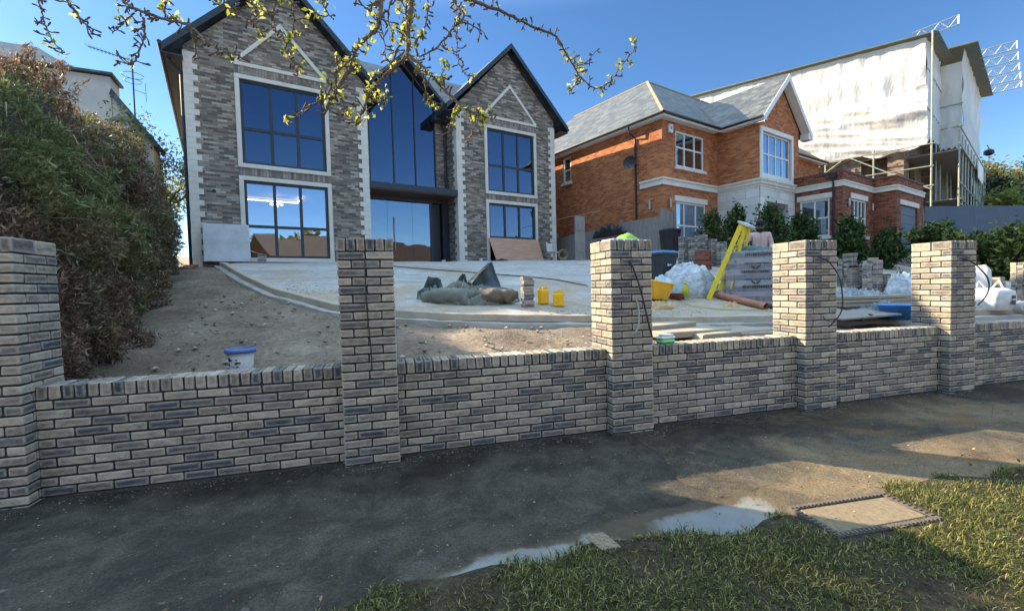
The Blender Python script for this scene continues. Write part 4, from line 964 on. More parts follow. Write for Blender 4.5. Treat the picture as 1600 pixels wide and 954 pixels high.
sheeting('sheeting', (5.0, -.97, 0), (16.2, -.97, 0), lambda s: 6.0-2.2*sstep(.3, .9, s)+wob(s, 5), lambda s: 12.0-.1*s, (0, -1, 0), 6.2, .10, 90, 90, parent=h3)
sheeting('ground_sheeting', (5.6, -1.6, 0), (12.5, -1.6, 0), lambda s: -.6, lambda s: 2.5-.2*s-.6*sstep(.6, .9, s)+wob(s, 6), (0, -1, 0), 8.8, .35, 80, 40, parent=h3)
rf = MB()
slab(rf, [(-.3, -.5, 11.48), (5.0, -.5, 11.75), (5.0, 15, 12.9), (-.3, 15, 12.75)], .07); slab(rf, [(4.5, -1.6, 12.05), (16.4, -1.6, 12.05), (16.4, 14, 12.9), (4.5, 14, 12.9)], .08)
rf.build('temporary_roof', plain('corrugated_dark_green_roof_sheet', (.10,.125,.11), .5, .25, 3, .1), h3)
def tubes(name, segs, r=.035, mat='steelgreen', parent=h3, n=6):
    for s_ in segs:
        m = MB(); m.tube(s_, r, n); m.build(name, M[mat], parent)
tubes('scaffold_pole', [[(-.35, y, -1.2), (-.35, y, 6.0 if y > 0 else 11.5)] for y in (-.3, 2.1, 4.4, 6.8, 9.2, 11.6, 13.8)], .04)
tubes('scaffold_pole', [[(x, -1.25, -1.2), (x, -1.25, 6.4)] for x in (.6, 2.0, 3.4, 4.8, 6.6, 8.2, 9.8, 11.4, 13.0, 14.8, 16.3)]+[[(x, -.1, -1.2), (x, -.1, 6.4)] for x in (1.2, 2.8, 4.4, 7.4, 9.2, 12.4)], .04)
tubes('scaffold_rail', [[(-.38, -.4, z), (-.38, 14, z+.15)] for z in (3.6, 4.6, 5.75)]+[[(0, -1.3, z), (16.4, -1.3, z)] for z in (2.6, 3.7, 5.6, 6.5)]+[[(-.42, -.3, 3.4), (-.42, 3.2, 5.8)], [(-.42, 7, 3.4), (-.42, 3.6, 5.7)]], .032)
tubes('scaffold_rail', [[(5.0, -1.0, z), (5.0, .3, z)] for z in (7.6, 8.9, 10.1)]+[[(0, -.06, z), (5.0, -.06, z)] for z in (7.8, 9.8)]+[[(15.5, -1.3, z), (17.6, -1.3, z)] for z in (6.9,)], .03)
dk = MB(); dk.box(1.0, -1.35, 5.45, 16, .9, 5.52); dk.build('scaffold_deck', M['woodgrey'], h3)
dk = MB(); dk.box(1, -1.3, 2.9, 16, .1, 2.96); dk.build('scaffold_deck', M['woodgrey'], h3)
# lattice beams sticking out of the roof edge
def lattice(p, d, L=2.2, hgt=.45):
    m = MB(); p = Vector(p); d = Vector(d).normalized(); u_ = Vector((0, 0, 1))
    m.tube([p, p+d*L], .035, 5); m.tube([p+u_*hgt, p+d*L+u_*hgt], .035, 5); m.tube([p+d*L, p+d*L+u_*hgt], .035, 5)
    k = 5
    for i in range(k): m.tube([p+d*(L*i/k)+(u_*hgt if i % 2 else Vector()), p+d*(L*(i+1)/k)+(Vector() if i % 2 else u_*hgt)], .024, 5)
    m.build('lattice_beam', M['metal'], h3)
for i in range(5): lattice((7.4+i*2.1, -1.5, 11.95), (.12, -1, .02), 1.5)
lattice((.3, .6, 11.5), (.1, -1, .12), 1.8)
bn = MB(); bn.cbox((8.0, -1.46, 4.9), (11.4, -1.42, 6.0), .01); bn.build('banner', M['whitepaint'], h3)
hs = MB(); hs.tube([(16.9, -1.4, 8.3), (15.2, -1.4, 8.2)], .03, 5); hs.lathe((16.8, -1.4, 7.75), [(.05, .5), (.28, .35), (.3, .1), (.15, 0)], 12); hs.tube([(17.0, -1.4, 7.8), (17.0, -1.4, -1)], .02, 5); hs.build('hoist', M['black'], h3)

# ------------------------------------------------------------------ white house on the left behind the hedge
H0O = Vector((-8.15, 17.7, 2.5)); h0 = empty('white_rendered_house', H0O, R(11), label='white rendered house with slate roof rising behind the tall hedge', cat='house')
rend = plain('ivy_stained_white_render', (.56,.55,.52), .9, .16, 1.6, .2)
w = MB(); w.box(-12, 0, -3, -.1, .9, 6.0); w.build('wall', rend, h0)
w = MB(); w.prism([(-.09, -3), (-.09, 5.42), (.92, 4.0), (.92, -3)], .02, .9); w.build('side_lean_to', rend, h0)
rf = MB(); slab(rf, [(-12.3, -.15, 6.1), (0, -.15, 6.1), (0, 1.0, 6.1), (-12.3, 1.0, 6.1)], .07); rf.build('flat_roof', M['slatedark'], h0)
rf = MB(); slab(rf, [(-12.3, .9, 6.2), (-.9, .9, 6.2), (-2.75, 2.9, 7.75), (-12.3, 2.9, 7.75)], .08); slab(rf, [(-.9, .9, 6.2), (-.9, 6, 6.2), (-2.75, 2.9, 7.75)], .08); slab(rf, [(-.9, 6, 6.2), (-12.3, 6, 6.2), (-12.3, 2.9, 7.75), (-2.75, 2.9, 7.75)], .08)
o = rf.build('slate_roof', M['slate'], h0); roofuv(o)
fs_ = MB(); slab(fs_, [(-.1, .0, 5.9), (.06, .0, 5.75), (1.62, .0, 2.12), (1.45, .0, 2.12)], .1)
fs_ = MB(); fs_.prism([(-.12, 5.42), (1.0, 3.87), (1.10, 3.97), (-.06, 5.62)], -.12, 1.0); fs_.build('lean_to_roof', M['slatedark'], h0)
ae = empty('tv_aerial', Vector((-8.0, 18.55, 6.15)), 0, label='rooftop television aerial on a tall mast beside the white house', cat='aerial')
am = MB(); am.tube([(0, 0, -.5), (0, 0, 4.3)], .03, 6); am.build('mast', M['greybin'], ae)
am = MB(); am.tube([(-1.5, -.1, 4.62), (.1, 0, 4.2)], .018, 5)
for k in range(12): c = Vector((-1.5+k*.13, -.1+.008*k, 4.62-k*.034)); am.tube([c+Vector((0, -.22, 0)), c+Vector((0, .22, 0))], .008, 4)
am.build('boom', M['greybin'], ae)
am = MB()
for z, r in ((3.6, .38), (3.35, .3)): am.tube([(r*math.cos(a), r*math.sin(a), z) for a in np.linspace(0, 6.28, 20)], .012, 4)
am.tube([(0, 0, 3.0), (.45, 0, 2.85)], .012, 4); am.tube([(.45, 0, 2.5), (.45, 0, 3.3)], .01, 4); am.build('loop_aerial', M['greybin'], ae); ae.scale = (.78, .78, .78)
dd = empty('satellite_dish', Vector((-7.85, 17.5, 6.55)), 0, label='small grey satellite dish on the roof edge below the aerial', cat='satellite dish')
m = MB()
for i in range(6):
    for k in range(18):
        r = .36*i/5; a = k*math.pi/9; m.v.append((math.cos(a)*r*.8, -.25-.1*(1-(i/5)**2)*-1-.1, math.sin(a)*r+.2))
for i in range(5):
    for k in range(18): m.f.append((i*18+k, i*18+(k+1) % 18, (i+1)*18+(k+1) % 18, (i+1)*18+k)); m.m.append(0)
m.build('dish', plain('grey_dish', (.30,.34,.36), .5, .1), dd, smooth=True)
m = MB(); m.tube([(0, -.25, .2), (0, 0, -.1), (0, 0, -2.5)], .02, 5); m.build('bracket', M['metal'], dd)

# ------------------------------------------------------------------ foliage
def leaves(name, P, size, mat, parent=None, nrm=None, asp=2.2, cup=.0, jitter=1.0, mixn=.35):
    """one diamond leaf per point"""
    P = np.asarray(P); n = len(P)
    d = rng.normal(size=(n, 3)); d /= np.linalg.norm(d, axis=1)[:, None]
    if nrm is not None: d = d*(1-mixn)+np.asarray(nrm)*mixn; d /= np.linalg.norm(d, axis=1)[:, None]
    a = rng.normal(size=(n, 3)); a -= d*(a*d).sum(1)[:, None]*0
    a = np.cross(d, a); a /= np.linalg.norm(a, axis=1)[:, None]; b = np.cross(d, a)
    s = np.asarray(size)*rng.uniform(.6, 1.4, n)[:, None]; L = d*s*asp/2; W = a*s/2; U = b*s*cup
    v = np.stack([P-L, P+W+U-L*.1, P+L, P-W+U-L*.1], 1).reshape(-1, 3)
    f = np.arange(n*4).reshape(-1, 4)
    me = bpy.data.meshes.new(name); me.vertices.add(n*4); me.vertices.foreach_set('co', v.ravel())
    me.loops.add(n*4); me.loops.foreach_set('vertex_index', f.ravel()); me.polygons.add(n); me.polygons.foreach_set('loop_start', np.arange(0, n*4, 4))
    me.materials.append(mat); me.update(calc_edges=True); me.validate()
    o = bpy.data.objects.new(name, me); COL.objects.link(o)
    if parent is not None: o.parent = parent
    return o
G = lambda *c: c
M['hedgeleaf'] = leafmat('hedge_sprays', [(0, (.07,.095,.035)), (.35, (.12,.15,.055)), (.7, (.18,.21,.085)), (1, (.32,.33,.15))], .3, .55,
                         [(0, (.085,.055,.035)), (.3, (.15,.095,.062)), (.6, (.23,.155,.105)), (.85, (.32,.24,.165)), (1, (.50,.43,.33))])
M['hedgecore'] = plain('hedge_dead_inner_twigs', (.075,.055,.036), .95, .7, 14, 1, dist=.05)
M['shrub'] = leafmat('laurel_leaves', [(0, (.018,.04,.012)), (.5, (.035,.075,.02)), (.85, (.06,.11,.03)), (1, (.13,.18,.05))], .2)
M['shrubyellow'] = leafmat('yellow_green_leaves', [(0, (.10,.13,.03)), (.5, (.22,.25,.06)), (1, (.42,.42,.13))], .4)
M['treeleaf'] = leafmat('spring_tree_leaves', [(0, (.09,.10,.03)), (.5, (.17,.17,.06)), (1, (.30,.27,.12))], .4)
M['darkleaf'] = leafmat('dark_conifer_leaves', [(0, (.01,.022,.01)), (.6, (.022,.042,.016)), (1, (.05,.08,.03))], .15)
M['bud'] = leafmat('yellow_green_bud_leaves', [(0, (.20,.24,.03)), (.5, (.40,.43,.07)), (1, (.66,.64,.16))], .5)
M['bark'] = plain('grey_brown_bark', (.13,.105,.085), .9, .45, 14, .8)
M['twig'] = plain('knobbly_twig_bark', (.115,.09,.072), .9, .4, 40, .6)
# tall hedge: lumpy body, sprays all over it
def hedge():
    e = empty('tall_hedge', (-4.6, 9.4, 1.1), label='tall overgrown hedge, green on top and brown with dead growth down its side', cat='hedge')
    hb = [(-2.98, 4.55), (-3.05, 5.6), (-3.38, 7.0), (-3.85, 8.6), (-4.35, 10.3), (-5.0, 12.6), (-5.45, 14.2)]
    hy = [b[1] for b in hb]; hx = [b[0] for b in hb]
    hh_y = [3.2, 5.22, 6.08, 6.84, 8.16, 9.4, 10.9, 13.4, 14.6]; hh_z = [3.35, 3.45, 3.80, 4.02, 4.45, 4.66, 4.86, 5.0, 4.8]
    # surface param: y along, q around profile 0 (right foot) .. 1 (left foot)
    ny, nq = 110, 60; V = np.zeros((ny, nq, 3))
    for i, y in enumerate(np.linspace(4.5, 14.35, ny)):
        xr = np.interp(y, hy, hx); zb = ph(0, y)-.25; zt_ = np.interp(y, hh_y, hh_z)-.10
        for j, q in enumerate(np.linspace(0, 1, nq)):
            if q < .45: t = q/.45; x = xr-.12*math.sin(t*2.6)-.55*t**5; z = zb+(zt_-zb-.3)*t
            elif q < .7: t = (q-.45)/.25; x = xr-.66-1.7*t; z = zt_-.3+.3*math.sin(min(t, .85)*math.pi/.85)+.1
            else: t = (q-.7)/.3; x = xr-2.4; z = zt_+(zb-zt_)*t
            p = Vector((x*.9, y*.9, z*.9))
            b = noise.fractal(p, 1, 2, 4)*.22
            nx_ = 1 if q < .45 else (0 if q < .7 else -1)
            V[i, j] = (x+b*nx_+.03*math.sin(y*4), y, z+(b if nx_ == 0 else 0))
    ends = V.copy()
    idx = np.arange(ny*nq).reshape(ny, nq); q = np.stack([idx[:-1,:-1], idx[:-1,1:], idx[1:,1:], idx[1:,:-1]], -1).reshape(-1, 4).tolist()
    q.append(idx[0].tolist()); q.append(idx[-1].tolist()[::-1])
    W = (V-np.array([0, 0, 0])).reshape(-1, 3).copy(); W[:, 2] -= .12; W[:, 0] -= .15
    me = bpy.data.meshes.new('hedge_core'); me.from_pydata((W-np.array([-4.6, 9.4, 1.1])).tolist(), [], q); me.materials.append(M['hedgecore'])
    o = bpy.data.objects.new('inner_branches', me); COL.objects.link(o); o.parent = e
    # sprays
    n = 330000; ii = rng.uniform(0, ny-1.001, n); jj = rng.uniform(0, nq*.8, n)**1.0
    a = ii.astype(int); b = jj.astype(int); fa = (ii-a)[:, None]; fb = (jj-b)[:, None]
    P = V[a, b]*(1-fa)*(1-fb)+V[a+1, b]*fa*(1-fb)+V[a, b+1]*(1-fa)*fb+V[a+1, b+1]*fa*fb
    du = V[a+1, b]-V[a, b]; dv = V[a, b+1]-V[a, b]; nr = np.cross(du, dv); nr /= np.linalg.norm(nr, axis=1)[:, None]+1e-9
    nr *= np.where((nr*(P-np.array([-4.6, 9.4, 2.4]))).sum(1) < 0, -1, 1)[:, None]
    cl = np.array([noise.noise(Vector((p[0]*2.6, p[1]*2.6, p[2]*2.6))) for p in P])
    P = P+nr*(rng.uniform(-.05, .10, n)+np.maximum(cl, -.2)*.6)[:, None]+rng.normal(0, .02, (n, 3))
    keep = cl > rng.uniform(-.9, -.1, n); P = P[keep]; nr = nr[keep]; nr[:, 2] += .3
    front = P[:, 1] < 9
    leaves('foliage', P[front]-np.array([-4.6, 9.4, 1.1]), rng.choice([.008, .011, .015, .021], size=(int(front.sum()), 1)), M['hedgeleaf'], e, nr[front], 4.4, .15, mixn=.45)
    leaves('foliage', P[~front]-np.array([-4.6, 9.4, 1.1]), rng.choice([.014, .020, .028], size=(int((~front).sum()), 1)), M['hedgeleaf'], e, nr[~front], 2.8, .15, mixn=.42)
    # front end over the wall behind the first pillar
    m = 26000; P = np.column_stack([rng.uniform(-5.4, -3.0, m), rng.uniform(4.38, 4.62, m), rng.uniform(.5, 3.45, m)])
    leaves('foliage', P-np.array([-4.6, 9.4, 1.1]), .020, M['hedgeleaf'], e, np.tile([0, -1, .3], (m, 1)), 3.6, .15, mixn=.42)
    tw = MB()
    for k in range(90):
        y = random.uniform(4.8, 11); xr = np.interp(y, hy, hx); z = ph(0, y)+random.uniform(.1, 2.6); p = Vector((xr-.05+4.6, y-9.4, z-1.1))
        d = Vector((random.uniform(.2, 1), random.uniform(-1, .3), random.uniform(-.7, .8))).normalized()*random.uniform(.12, .4)
        tw.tube([p-d*.3, p+d*.5, p+d+Vector((0, 0, -.03))], [.004, .003, .0015], 4, cap=False)
    tw.build('dead_twigs', plain('bleached_dead_twig', (.34,.25,.17), .9, .3), e)['kind'] = 'stuff'
hedge()

def bush(name, loc, rx, rz, n, size, mat, label, cat='shrub', group=None, cone=.0, stems=5, mat2=None, f2=.0):
    e = empty(name, loc, random.uniform(0, 6), label=label, cat=cat, group=group)
    s = MB()
    for k in range(stems):
        a = random.uniform(0, 6.28); r = random.uniform(.2, .6)*rx
        s.tube([(0, 0, -.15), (r*.4*math.cos(a), r*.4*math.sin(a), rz*.4), (r*math.cos(a), r*math.sin(a), rz*.85)], [.03, .02, .008], 5, cap=False)
    s.build('stem', M['bark'], e)
    # leaf clumps round random tips
    K = max(14, int(n/90)); c = rng.normal(size=(K, 3)); c /= np.linalg.norm(c, axis=1)[:, None]; c *= rng.uniform(.35, 1.0, K)[:, None]**.6
    zz = (c[:, 2]*.5+.5); wid = 1-cone*zz
    C_ = np.column_stack([c[:, 0]*rx*wid, c[:, 1]*rx*wid, zz*rz])
    k = rng.integers(0, K, n); P = C_[k]+rng.normal(0, 1, (n, 3))*np.array([rx*.17, rx*.17, rz*.09])
    P[:, 2] = np.abs(P[:, 2]); out = P-np.array([0, 0, rz*.45]); out /= np.linalg.norm(out, axis=1)[:, None]+1e-6
    if f2:
        hi = (rng.uniform(size=n) < f2) & (P[:, 2] > rz*.35); leaves('foliage', P[~hi], size, mat, e, out[~hi], 2.0, .15); leaves('young_foliage', P[hi], size, mat2, e, out[hi], 2.0, .15)
    else: leaves('foliage', P, size, mat, e, out, 2.0, .15)
    return e
def bushat(px, py_top, py_bot, wpx, d, mat, label, n=2600, size=.05, cone=.35, group='dark laurel bushes along the red brick house', cat='shrub', mat2=None, f2=0, name='laurel_bush'):
    b = at(px, py_bot, d); k = FPX/d; hgt = (py_bot-py_top)/k
    return bush(name, (b.x, b.y, b.z), wpx/2/k, hgt, n, size, mat, label, cat, group, cone, mat2=mat2, f2=f2)
for px, t, b, wd, d, l in ((1110, 334, 402, 56, 15.6, 'broad dark bush below the French window of the red brick house'),
                           (1151, 327, 400, 40, 16.2, 'narrow dark bush against the white stone porch corner'),
                           (1204, 322, 412, 56, 15.2, 'tall dark bush behind the man in the pink shirt'),
                           (1254, 334, 402, 50, 16.4, 'dark bush left of the wing window, above the pillar cap'),
                           (1325, 343, 412, 52, 15.2, 'dark bush below the narrow-paned wing window'),
                           (1384, 362, 420, 62, 15.0, 'low dark bush at the brick corner beside the garage door')):
    bushat(px, t, b, wd, d, M['shrub'], l, random.choice((2600, 3400, 4200)), random.choice((.055, .07, .08)), cone=random.choice((.2, .4, .55)), mat2=M['treeleaf'], f2=random.choice((.05, .12, .2)))
bushat(1452, 343, 392, 62, 16.6, M['shrub'], 'bush with yellow-green tips right of the garage door', 3200, .075, mat2=M['shrubyellow'], f2=.45)
for px, t, b, wd, d, l in ((1497, 366, 440, 50, 14.6, 'yellow-green bush just right of the fifth pillar cap'), (1530, 368, 450, 70, 14.8, 'wide yellow-green bush below the blue-grey hoarding'),
                           (1583, 356, 460, 66, 13.8, 'tall yellow-green bush at the right edge of the photo')):
    bushat(px, t, b, wd, d, M['shrub'], l, 3400, .085, .2, 'yellow-green bushes on the right', mat2=M['shrubyellow'], f2=.6)
for px, t, wd, l in ((1490, 372, 70, 'dark low bush at the foot of the hoarding, left one'), (1545, 374, 70, 'dark low bush at the foot of the hoarding, middle one'), (1600, 372, 80, 'dark low bush at the foot of the hoarding, at the right edge')):
    bushat(px, t, 440, wd, 18.5, M['darkleaf'], l, 3600, .09, .1, 'dark bushes at the foot of the hoarding')

def tree(name, loc, hgt, crown, label, mat, n, size, lev=5, seed=1, trunk_r=.18, lean=(0, 0), group=None, spread=.55, leafspread=.25, first=.3):
    rs = random.Random(seed); e = empty(name, loc, 0, label=label, cat='tree', group=group); mb = MB(); tips = []
    def br(p, d, L, r, k):
        pts = [p]; q = p.copy(); dd_ = d.copy()
        for i in range(4):
            dd_ = (dd_+Vector((rs.uniform(-1, 1), rs.uniform(-1, 1), rs.uniform(-.4, .7)))*.16).normalized(); q = q+dd_*L/4; pts.append(q.copy())
        mb.tube(pts, [r, r*.9, r*.8, r*.72, r*.62], 6 if r > .04 else 4, cap=False)
        if k == 0: tips.extend(pts[1:]); return
        for c in range(3 if k > 1 else 4):
            t = pts[rs.choice((2, 3, 4))] if c else pts[-1]
            nd = (dd_+Vector((rs.uniform(-1, 1), rs.uniform(-1, 1), rs.uniform(-.35, .6)))*spread*1.6).normalized()
            br(t.copy(), nd, L*rs.uniform(.58, .8), r*.6, k-1)
    br(Vector((0, 0, -.3)), Vector((lean[0], lean[1], 1)).normalized(), hgt*first, trunk_r, lev)
    mb.build('trunk', M['bark'], e)
    if n:
        T_ = np.array([tuple(t) for t in tips]); k = rng.integers(0, len(T_), n); P = T_[k]+rng.normal(0, leafspread, (n, 3)); leaves('crown', P, size, mat, e, None, 1.9, .1)
    return e
p = at(258, 330, 15.6); tree('spring_tree', (p.x, p.y, 2.2), 7.2, 2, 'pale yellow-green shrubby tree between the hedge and the grey house', M['shrubyellow'], 17000, .055, 4, 3, .08, leafspread=.3, spread=.45)
p = at(910, 200, 46); tree('bare_tree', (p.x, p.y, 5), 13, 4, 'bare winter tree showing over the red brick house roof ridge', M['treeleaf'], 900, .06, 5, 5, .2, leafspread=.3)
for px, d, h_, mt, l, sd, nn in ((1560, 44, 14.5, 'treeleaf', 'spreading olive-green tree right of the scaffolding', 11, 9000), (1618, 48, 15, 'treeleaf', 'olive-green tree at the right edge beyond the hoarding', 12, 8000),
                                 (1552, 36, 7.6, 'darkleaf', 'dark evergreen beside the scaffolding, above the hoarding', 13, 12000), (1590, 38, 7.2, 'darkleaf', 'dark evergreen under the olive-green tree', 14, 12000), (1610, 32, 6, 'shrubyellow', 'bright yellow-green tree at the right edge above the hoarding', 15, 7000)):
    p = at(px, 420, d); tree('garden_tree', (p.x, p.y, ph(p.x, p.y)+.2), h_, 3, l, M[mt], nn, .17 if d > 40 else .15, 4, sd, .2, spread=.75, leafspread=.45, group='trees beyond the hoarding')
# wooded bank across the road, behind the viewer (shows only in the glass)
P = np.column_stack([rng.uniform(-90, 110, 26000), rng.uniform(-62, -44, 26000), rng.uniform(0, 1, 26000)])
hh = np.array([5+3.5*noise.noise(Vector((x*.09, 1, 0)))+2.5*noise.noise(Vector((x*.3, 4, 0))) for x in P[:, 0]]); P[:, 2] = 4.5+P[:, 2]*hh
o = leaves('wooded_bank', P, .8, M['treeleaf']); tag(o, 'leafy trees along the far side of the road seen in the windows', 'trees', kind='stuff')
# hoarding
ha, hb_ = at(1445, 322, 22.5), at(1640, 322, 22.5); fe = empty('hoarding', (ha.x, ha.y, 0), label='blue-grey painted timber hoarding in front of the scaffolded building', cat='hoarding')
d = hb_-ha; L = math.hypot(d.x, d.y); ux = Vector((d.x/L, d.y/L, 0)); nn_ = Vector((ux.y, -ux.x, 0)); k = int(L/1.22)+1
m = MB()
for i in range(k):
    c = ux*(i*1.22+.61); c.z = ha.z+(hb_.z-ha.z)*(i+.5)/k-1.35+random.uniform(-.015, .015); m.obox(c+nn_*random.uniform(-.004, .004), ux*.606, nn_*.012, Vector((0, 0, 1.35)))
m.build('board', M['hoard'], fe); m = MB()
for i in range(k): c = ux*(i*1.22); c.z = ha.z-1.5; m.obox(c-nn_*.07, ux*.04, nn_*.05, Vector((0, 0, 1.4)))
m.build('post', M['woodgrey'], fe)
# ------------------------------------------------------------------ unseen houses across the road: pale fronts added for bounce light, mirrored in the glazing
def opp_house(x, y, wd, dp, ev, rg, wall, roof, label):
    e = empty('house', (x, y, street_h(-10.)-.1), 0, label=label, cat='house', group='houses across the road')
    m = MB(); m.box(0, -dp, 0, wd, 0, ev); m.build('wall', wall, e)
    m = MB(); slab(m, [(-.3, .35, ev-.1), (wd+.3, .35, ev-.1), (wd+.3, -dp/2, rg), (-.3, -dp/2, rg)], .15); slab(m, [(wd+.3, -dp-.35, ev-.1), (-.3, -dp-.35, ev-.1), (-.3, -dp/2, rg), (wd+.3, -dp/2, rg)], .15); m.build('roof', roof, e)
    for k in range(3):
        for z in (.9, 3.6):
            windowunit(e, wd*(k+.5)/3-.7, z, wd*(k+.5)/3+.7, z+1.3, .012, 2, 1, M['h2frame'], M['glass2'], .07, .06)
cream = plain('cream_render', (.60,.53,.42), .9, .1, 1.5, .2); browntile = plain('brown_tiles', (.085,.06,.045), .85, .2, 3, .4)
opp_house(-34, -15, 11, 8, 5.2, 8.0, cream, browntile, 'unseen cream rendered house across the road, added for bounce light, the one farthest left')
opp_house(-19, -15, 11, 8, 5.0, 7.8, M['buffbrick'], browntile, 'unseen brown brick house added across the road, second from the left')
opp_house(-5, -16, 12, 8, 5.2, 8.2, cream, browntile, 'unseen cream rendered house directly across the road, added for bounce light')
opp_house(10, -16, 11, 8, 5.0, 7.6, cream, browntile, 'unseen cream rendered house across the road, added for bounce light, right of centre')
opp_house(24, -19, 15, 8, 4.6, 8.4, plain('dark_brown_render', (.075,.045,.03), .9, .2, 2), plain('dark_brown_tiles', (.06,.035,.025), .9, .3, 3, .4), 'dark brown house across the road')
opp_house(42, -18, 12, 8, 5.0, 8.0, cream, browntile, 'unseen cream rendered house across the road, added for bounce light, the one farthest right')

# ------------------------------------------------------------------ things in the yard
def gy(x, y): return float(plane_h(x, y))+.02
def onground(px, py, d, dz=0):
    p = at(px, py, d); return Vector((p.x, p.y, gy(p.x, p.y)+dz))
def stack(loc, rz, nx, ny, nz_, label, group='stacks of grey bricks in the yard', mat=None, cross=True, jit=.012, name='brick_stack', top=None):
    e = MB(); bl, bw, bh = .215, .1025, .06
    for k in range(nz_):
        for i in range(nx):
            for j in range(ny):
                if k == nz_-1 and random.random() < .25: continue
                cx = (i-(nx-1)/2)*(bl+.004)+random.uniform(-jit, jit); cy = (j-(ny-1)/2)*(bw+.006)+random.uniform(-jit, jit); a = random.uniform(-.07, .07)
                if cross and k % 2 and ny >= 2 and ny % 2 == 0:
                    q = j//2; r_ = j % 2
                    cx = (i-(nx-1)/2)*(bl+.004)+(r_-.5)*.108+random.uniform(-jit, jit); cy = (q*2+.5-(ny-1)/2)*(bw+.006)+random.uniform(-jit, jit); a += math.pi/2
                T = Matrix.Translation((cx, cy, k*bh+.001))@Matrix.Rotation(a, 4, 'Z')
                e.cbox((-bl/2, -bw/2, 0), (bl/2, bw/2, bh-.003), .005, .002, 0, T)
    o = e.build(name, mat or M['brick']); o.location = loc; o.rotation_euler = (0, 0, rz)
    return tag(o, label, 'brick stack', group)
S_ = [((825, 483, 8.05), .2, 1, 1, 9, 'tall narrow stack of grey bricks standing at the kerb beside the yellow cans'),
      ((1068, 412, 14.4), .1, 1, 2, 15, 'leftmost grey brick stack in front of the dark wheelie bin'), ((1083, 414, 14.2), -.1, 1, 2, 16, 'second grey brick stack from the dark wheelie bin'),
      ((1098, 410, 14.6), .15, 1, 2, 16, 'grey brick stack behind the red brick pier'), ((1113, 411, 14.5), -.05, 1, 2, 14, 'grey brick stack just right of the red brick pier'),
      ((1128, 414, 14.2), .1, 1, 2, 13, 'grey brick stack just left of the yellow stepladder'),
      ((1309, 449, 11.2), .1, 1, 3, 12, 'grey brick stack half hidden behind the right side of the fourth pillar'), ((1333, 450, 11.0), -.1, 2, 3, 9, 'wide grey brick stack with a smaller pile left on it'),
      ((1363, 456, 10.6), .15, 1, 3, 13, 'tallest grey brick stack between the fourth and fifth pillars'), ((1383, 457, 10.6), -.1, 1, 3, 7, 'low grey brick stack beside the tallest one'),
      ((1411, 440, 11.6), .3, 1, 2, 7, 'small grey brick stack close to the left edge of the fifth pillar'),
      ((1557, 464, 10.5), .1, 1, 2, 7, 'small sunlit brick stack behind the white bulk bag'), ((1598, 474, 9.9), .0, 1, 3, 14, 'tall sunlit brick stack at the right edge of the photo')]
for (px, py, d), rz, a, b, c, l in S_: stack(onground(px, py, d, .0), rz, a, b, c, l)
p = onground(1333, 450, 11.0); stack((p.x-.1, p.y, p.z+8.9*.06), .2, 1, 2, 5, 'small pile of grey bricks sitting on the wide grey brick stack')
stack(onground(1578, 480, 9.4), .1, 3, 2, 2, 'low row of orange clay blocks beside the bulk bag', 'orange clay blocks', M['redclay'], False)
pr_ = MB(); 
for k in range(8):
    for i in range(2): pr_.cbox((-.22+i*.226, -.1, k*.07), (-.22+i*.226+.214, .11, k*.07+.062), .004, .002)
pr_.box(-.21, -.09, 0, .21, .1, .55); o = pr_.build('brick_pier', M['redbrick']); o.location = onground(1099, 420, 13.6); tag(o, 'short red brick pier among the grey brick stacks', 'brick pier')
for k, (px, py, d, a) in enumerate(((296, 417, 12.3, .3), (306, 414, 12.6, 1.2), (290, 421, 12.0, 2.0))):
    m = MB(); m.cbox((-.107, -.051, 0), (.107, .051, .065), .005, .002); o = m.build('loose_brick', M['redclay']); p = at(px, py, d); o.location = (p.x, p.y, gy(p.x, p.y)-.09); o.rotation_euler = (0, 0, a)
    tag(o, ['loose red brick at the corner of the grey house, middle one', 'loose red brick nearest the corner of the grey house', 'loose red brick nearest the hedge foot'][k], 'brick', 'loose red bricks by the hedge')
m = MB()
for k in range(3): m.cbox((-.107, -.051, k*.066), (.107, .051, k*.066+.063), .005, .003)
o = m.build('brick_stack', M['brick']); o.location = h1p(1.62, -.6); o.rotation_euler = (0, 0, .4); tag(o, 'three grey bricks piled on the slab below the lower left window', 'brick stack')

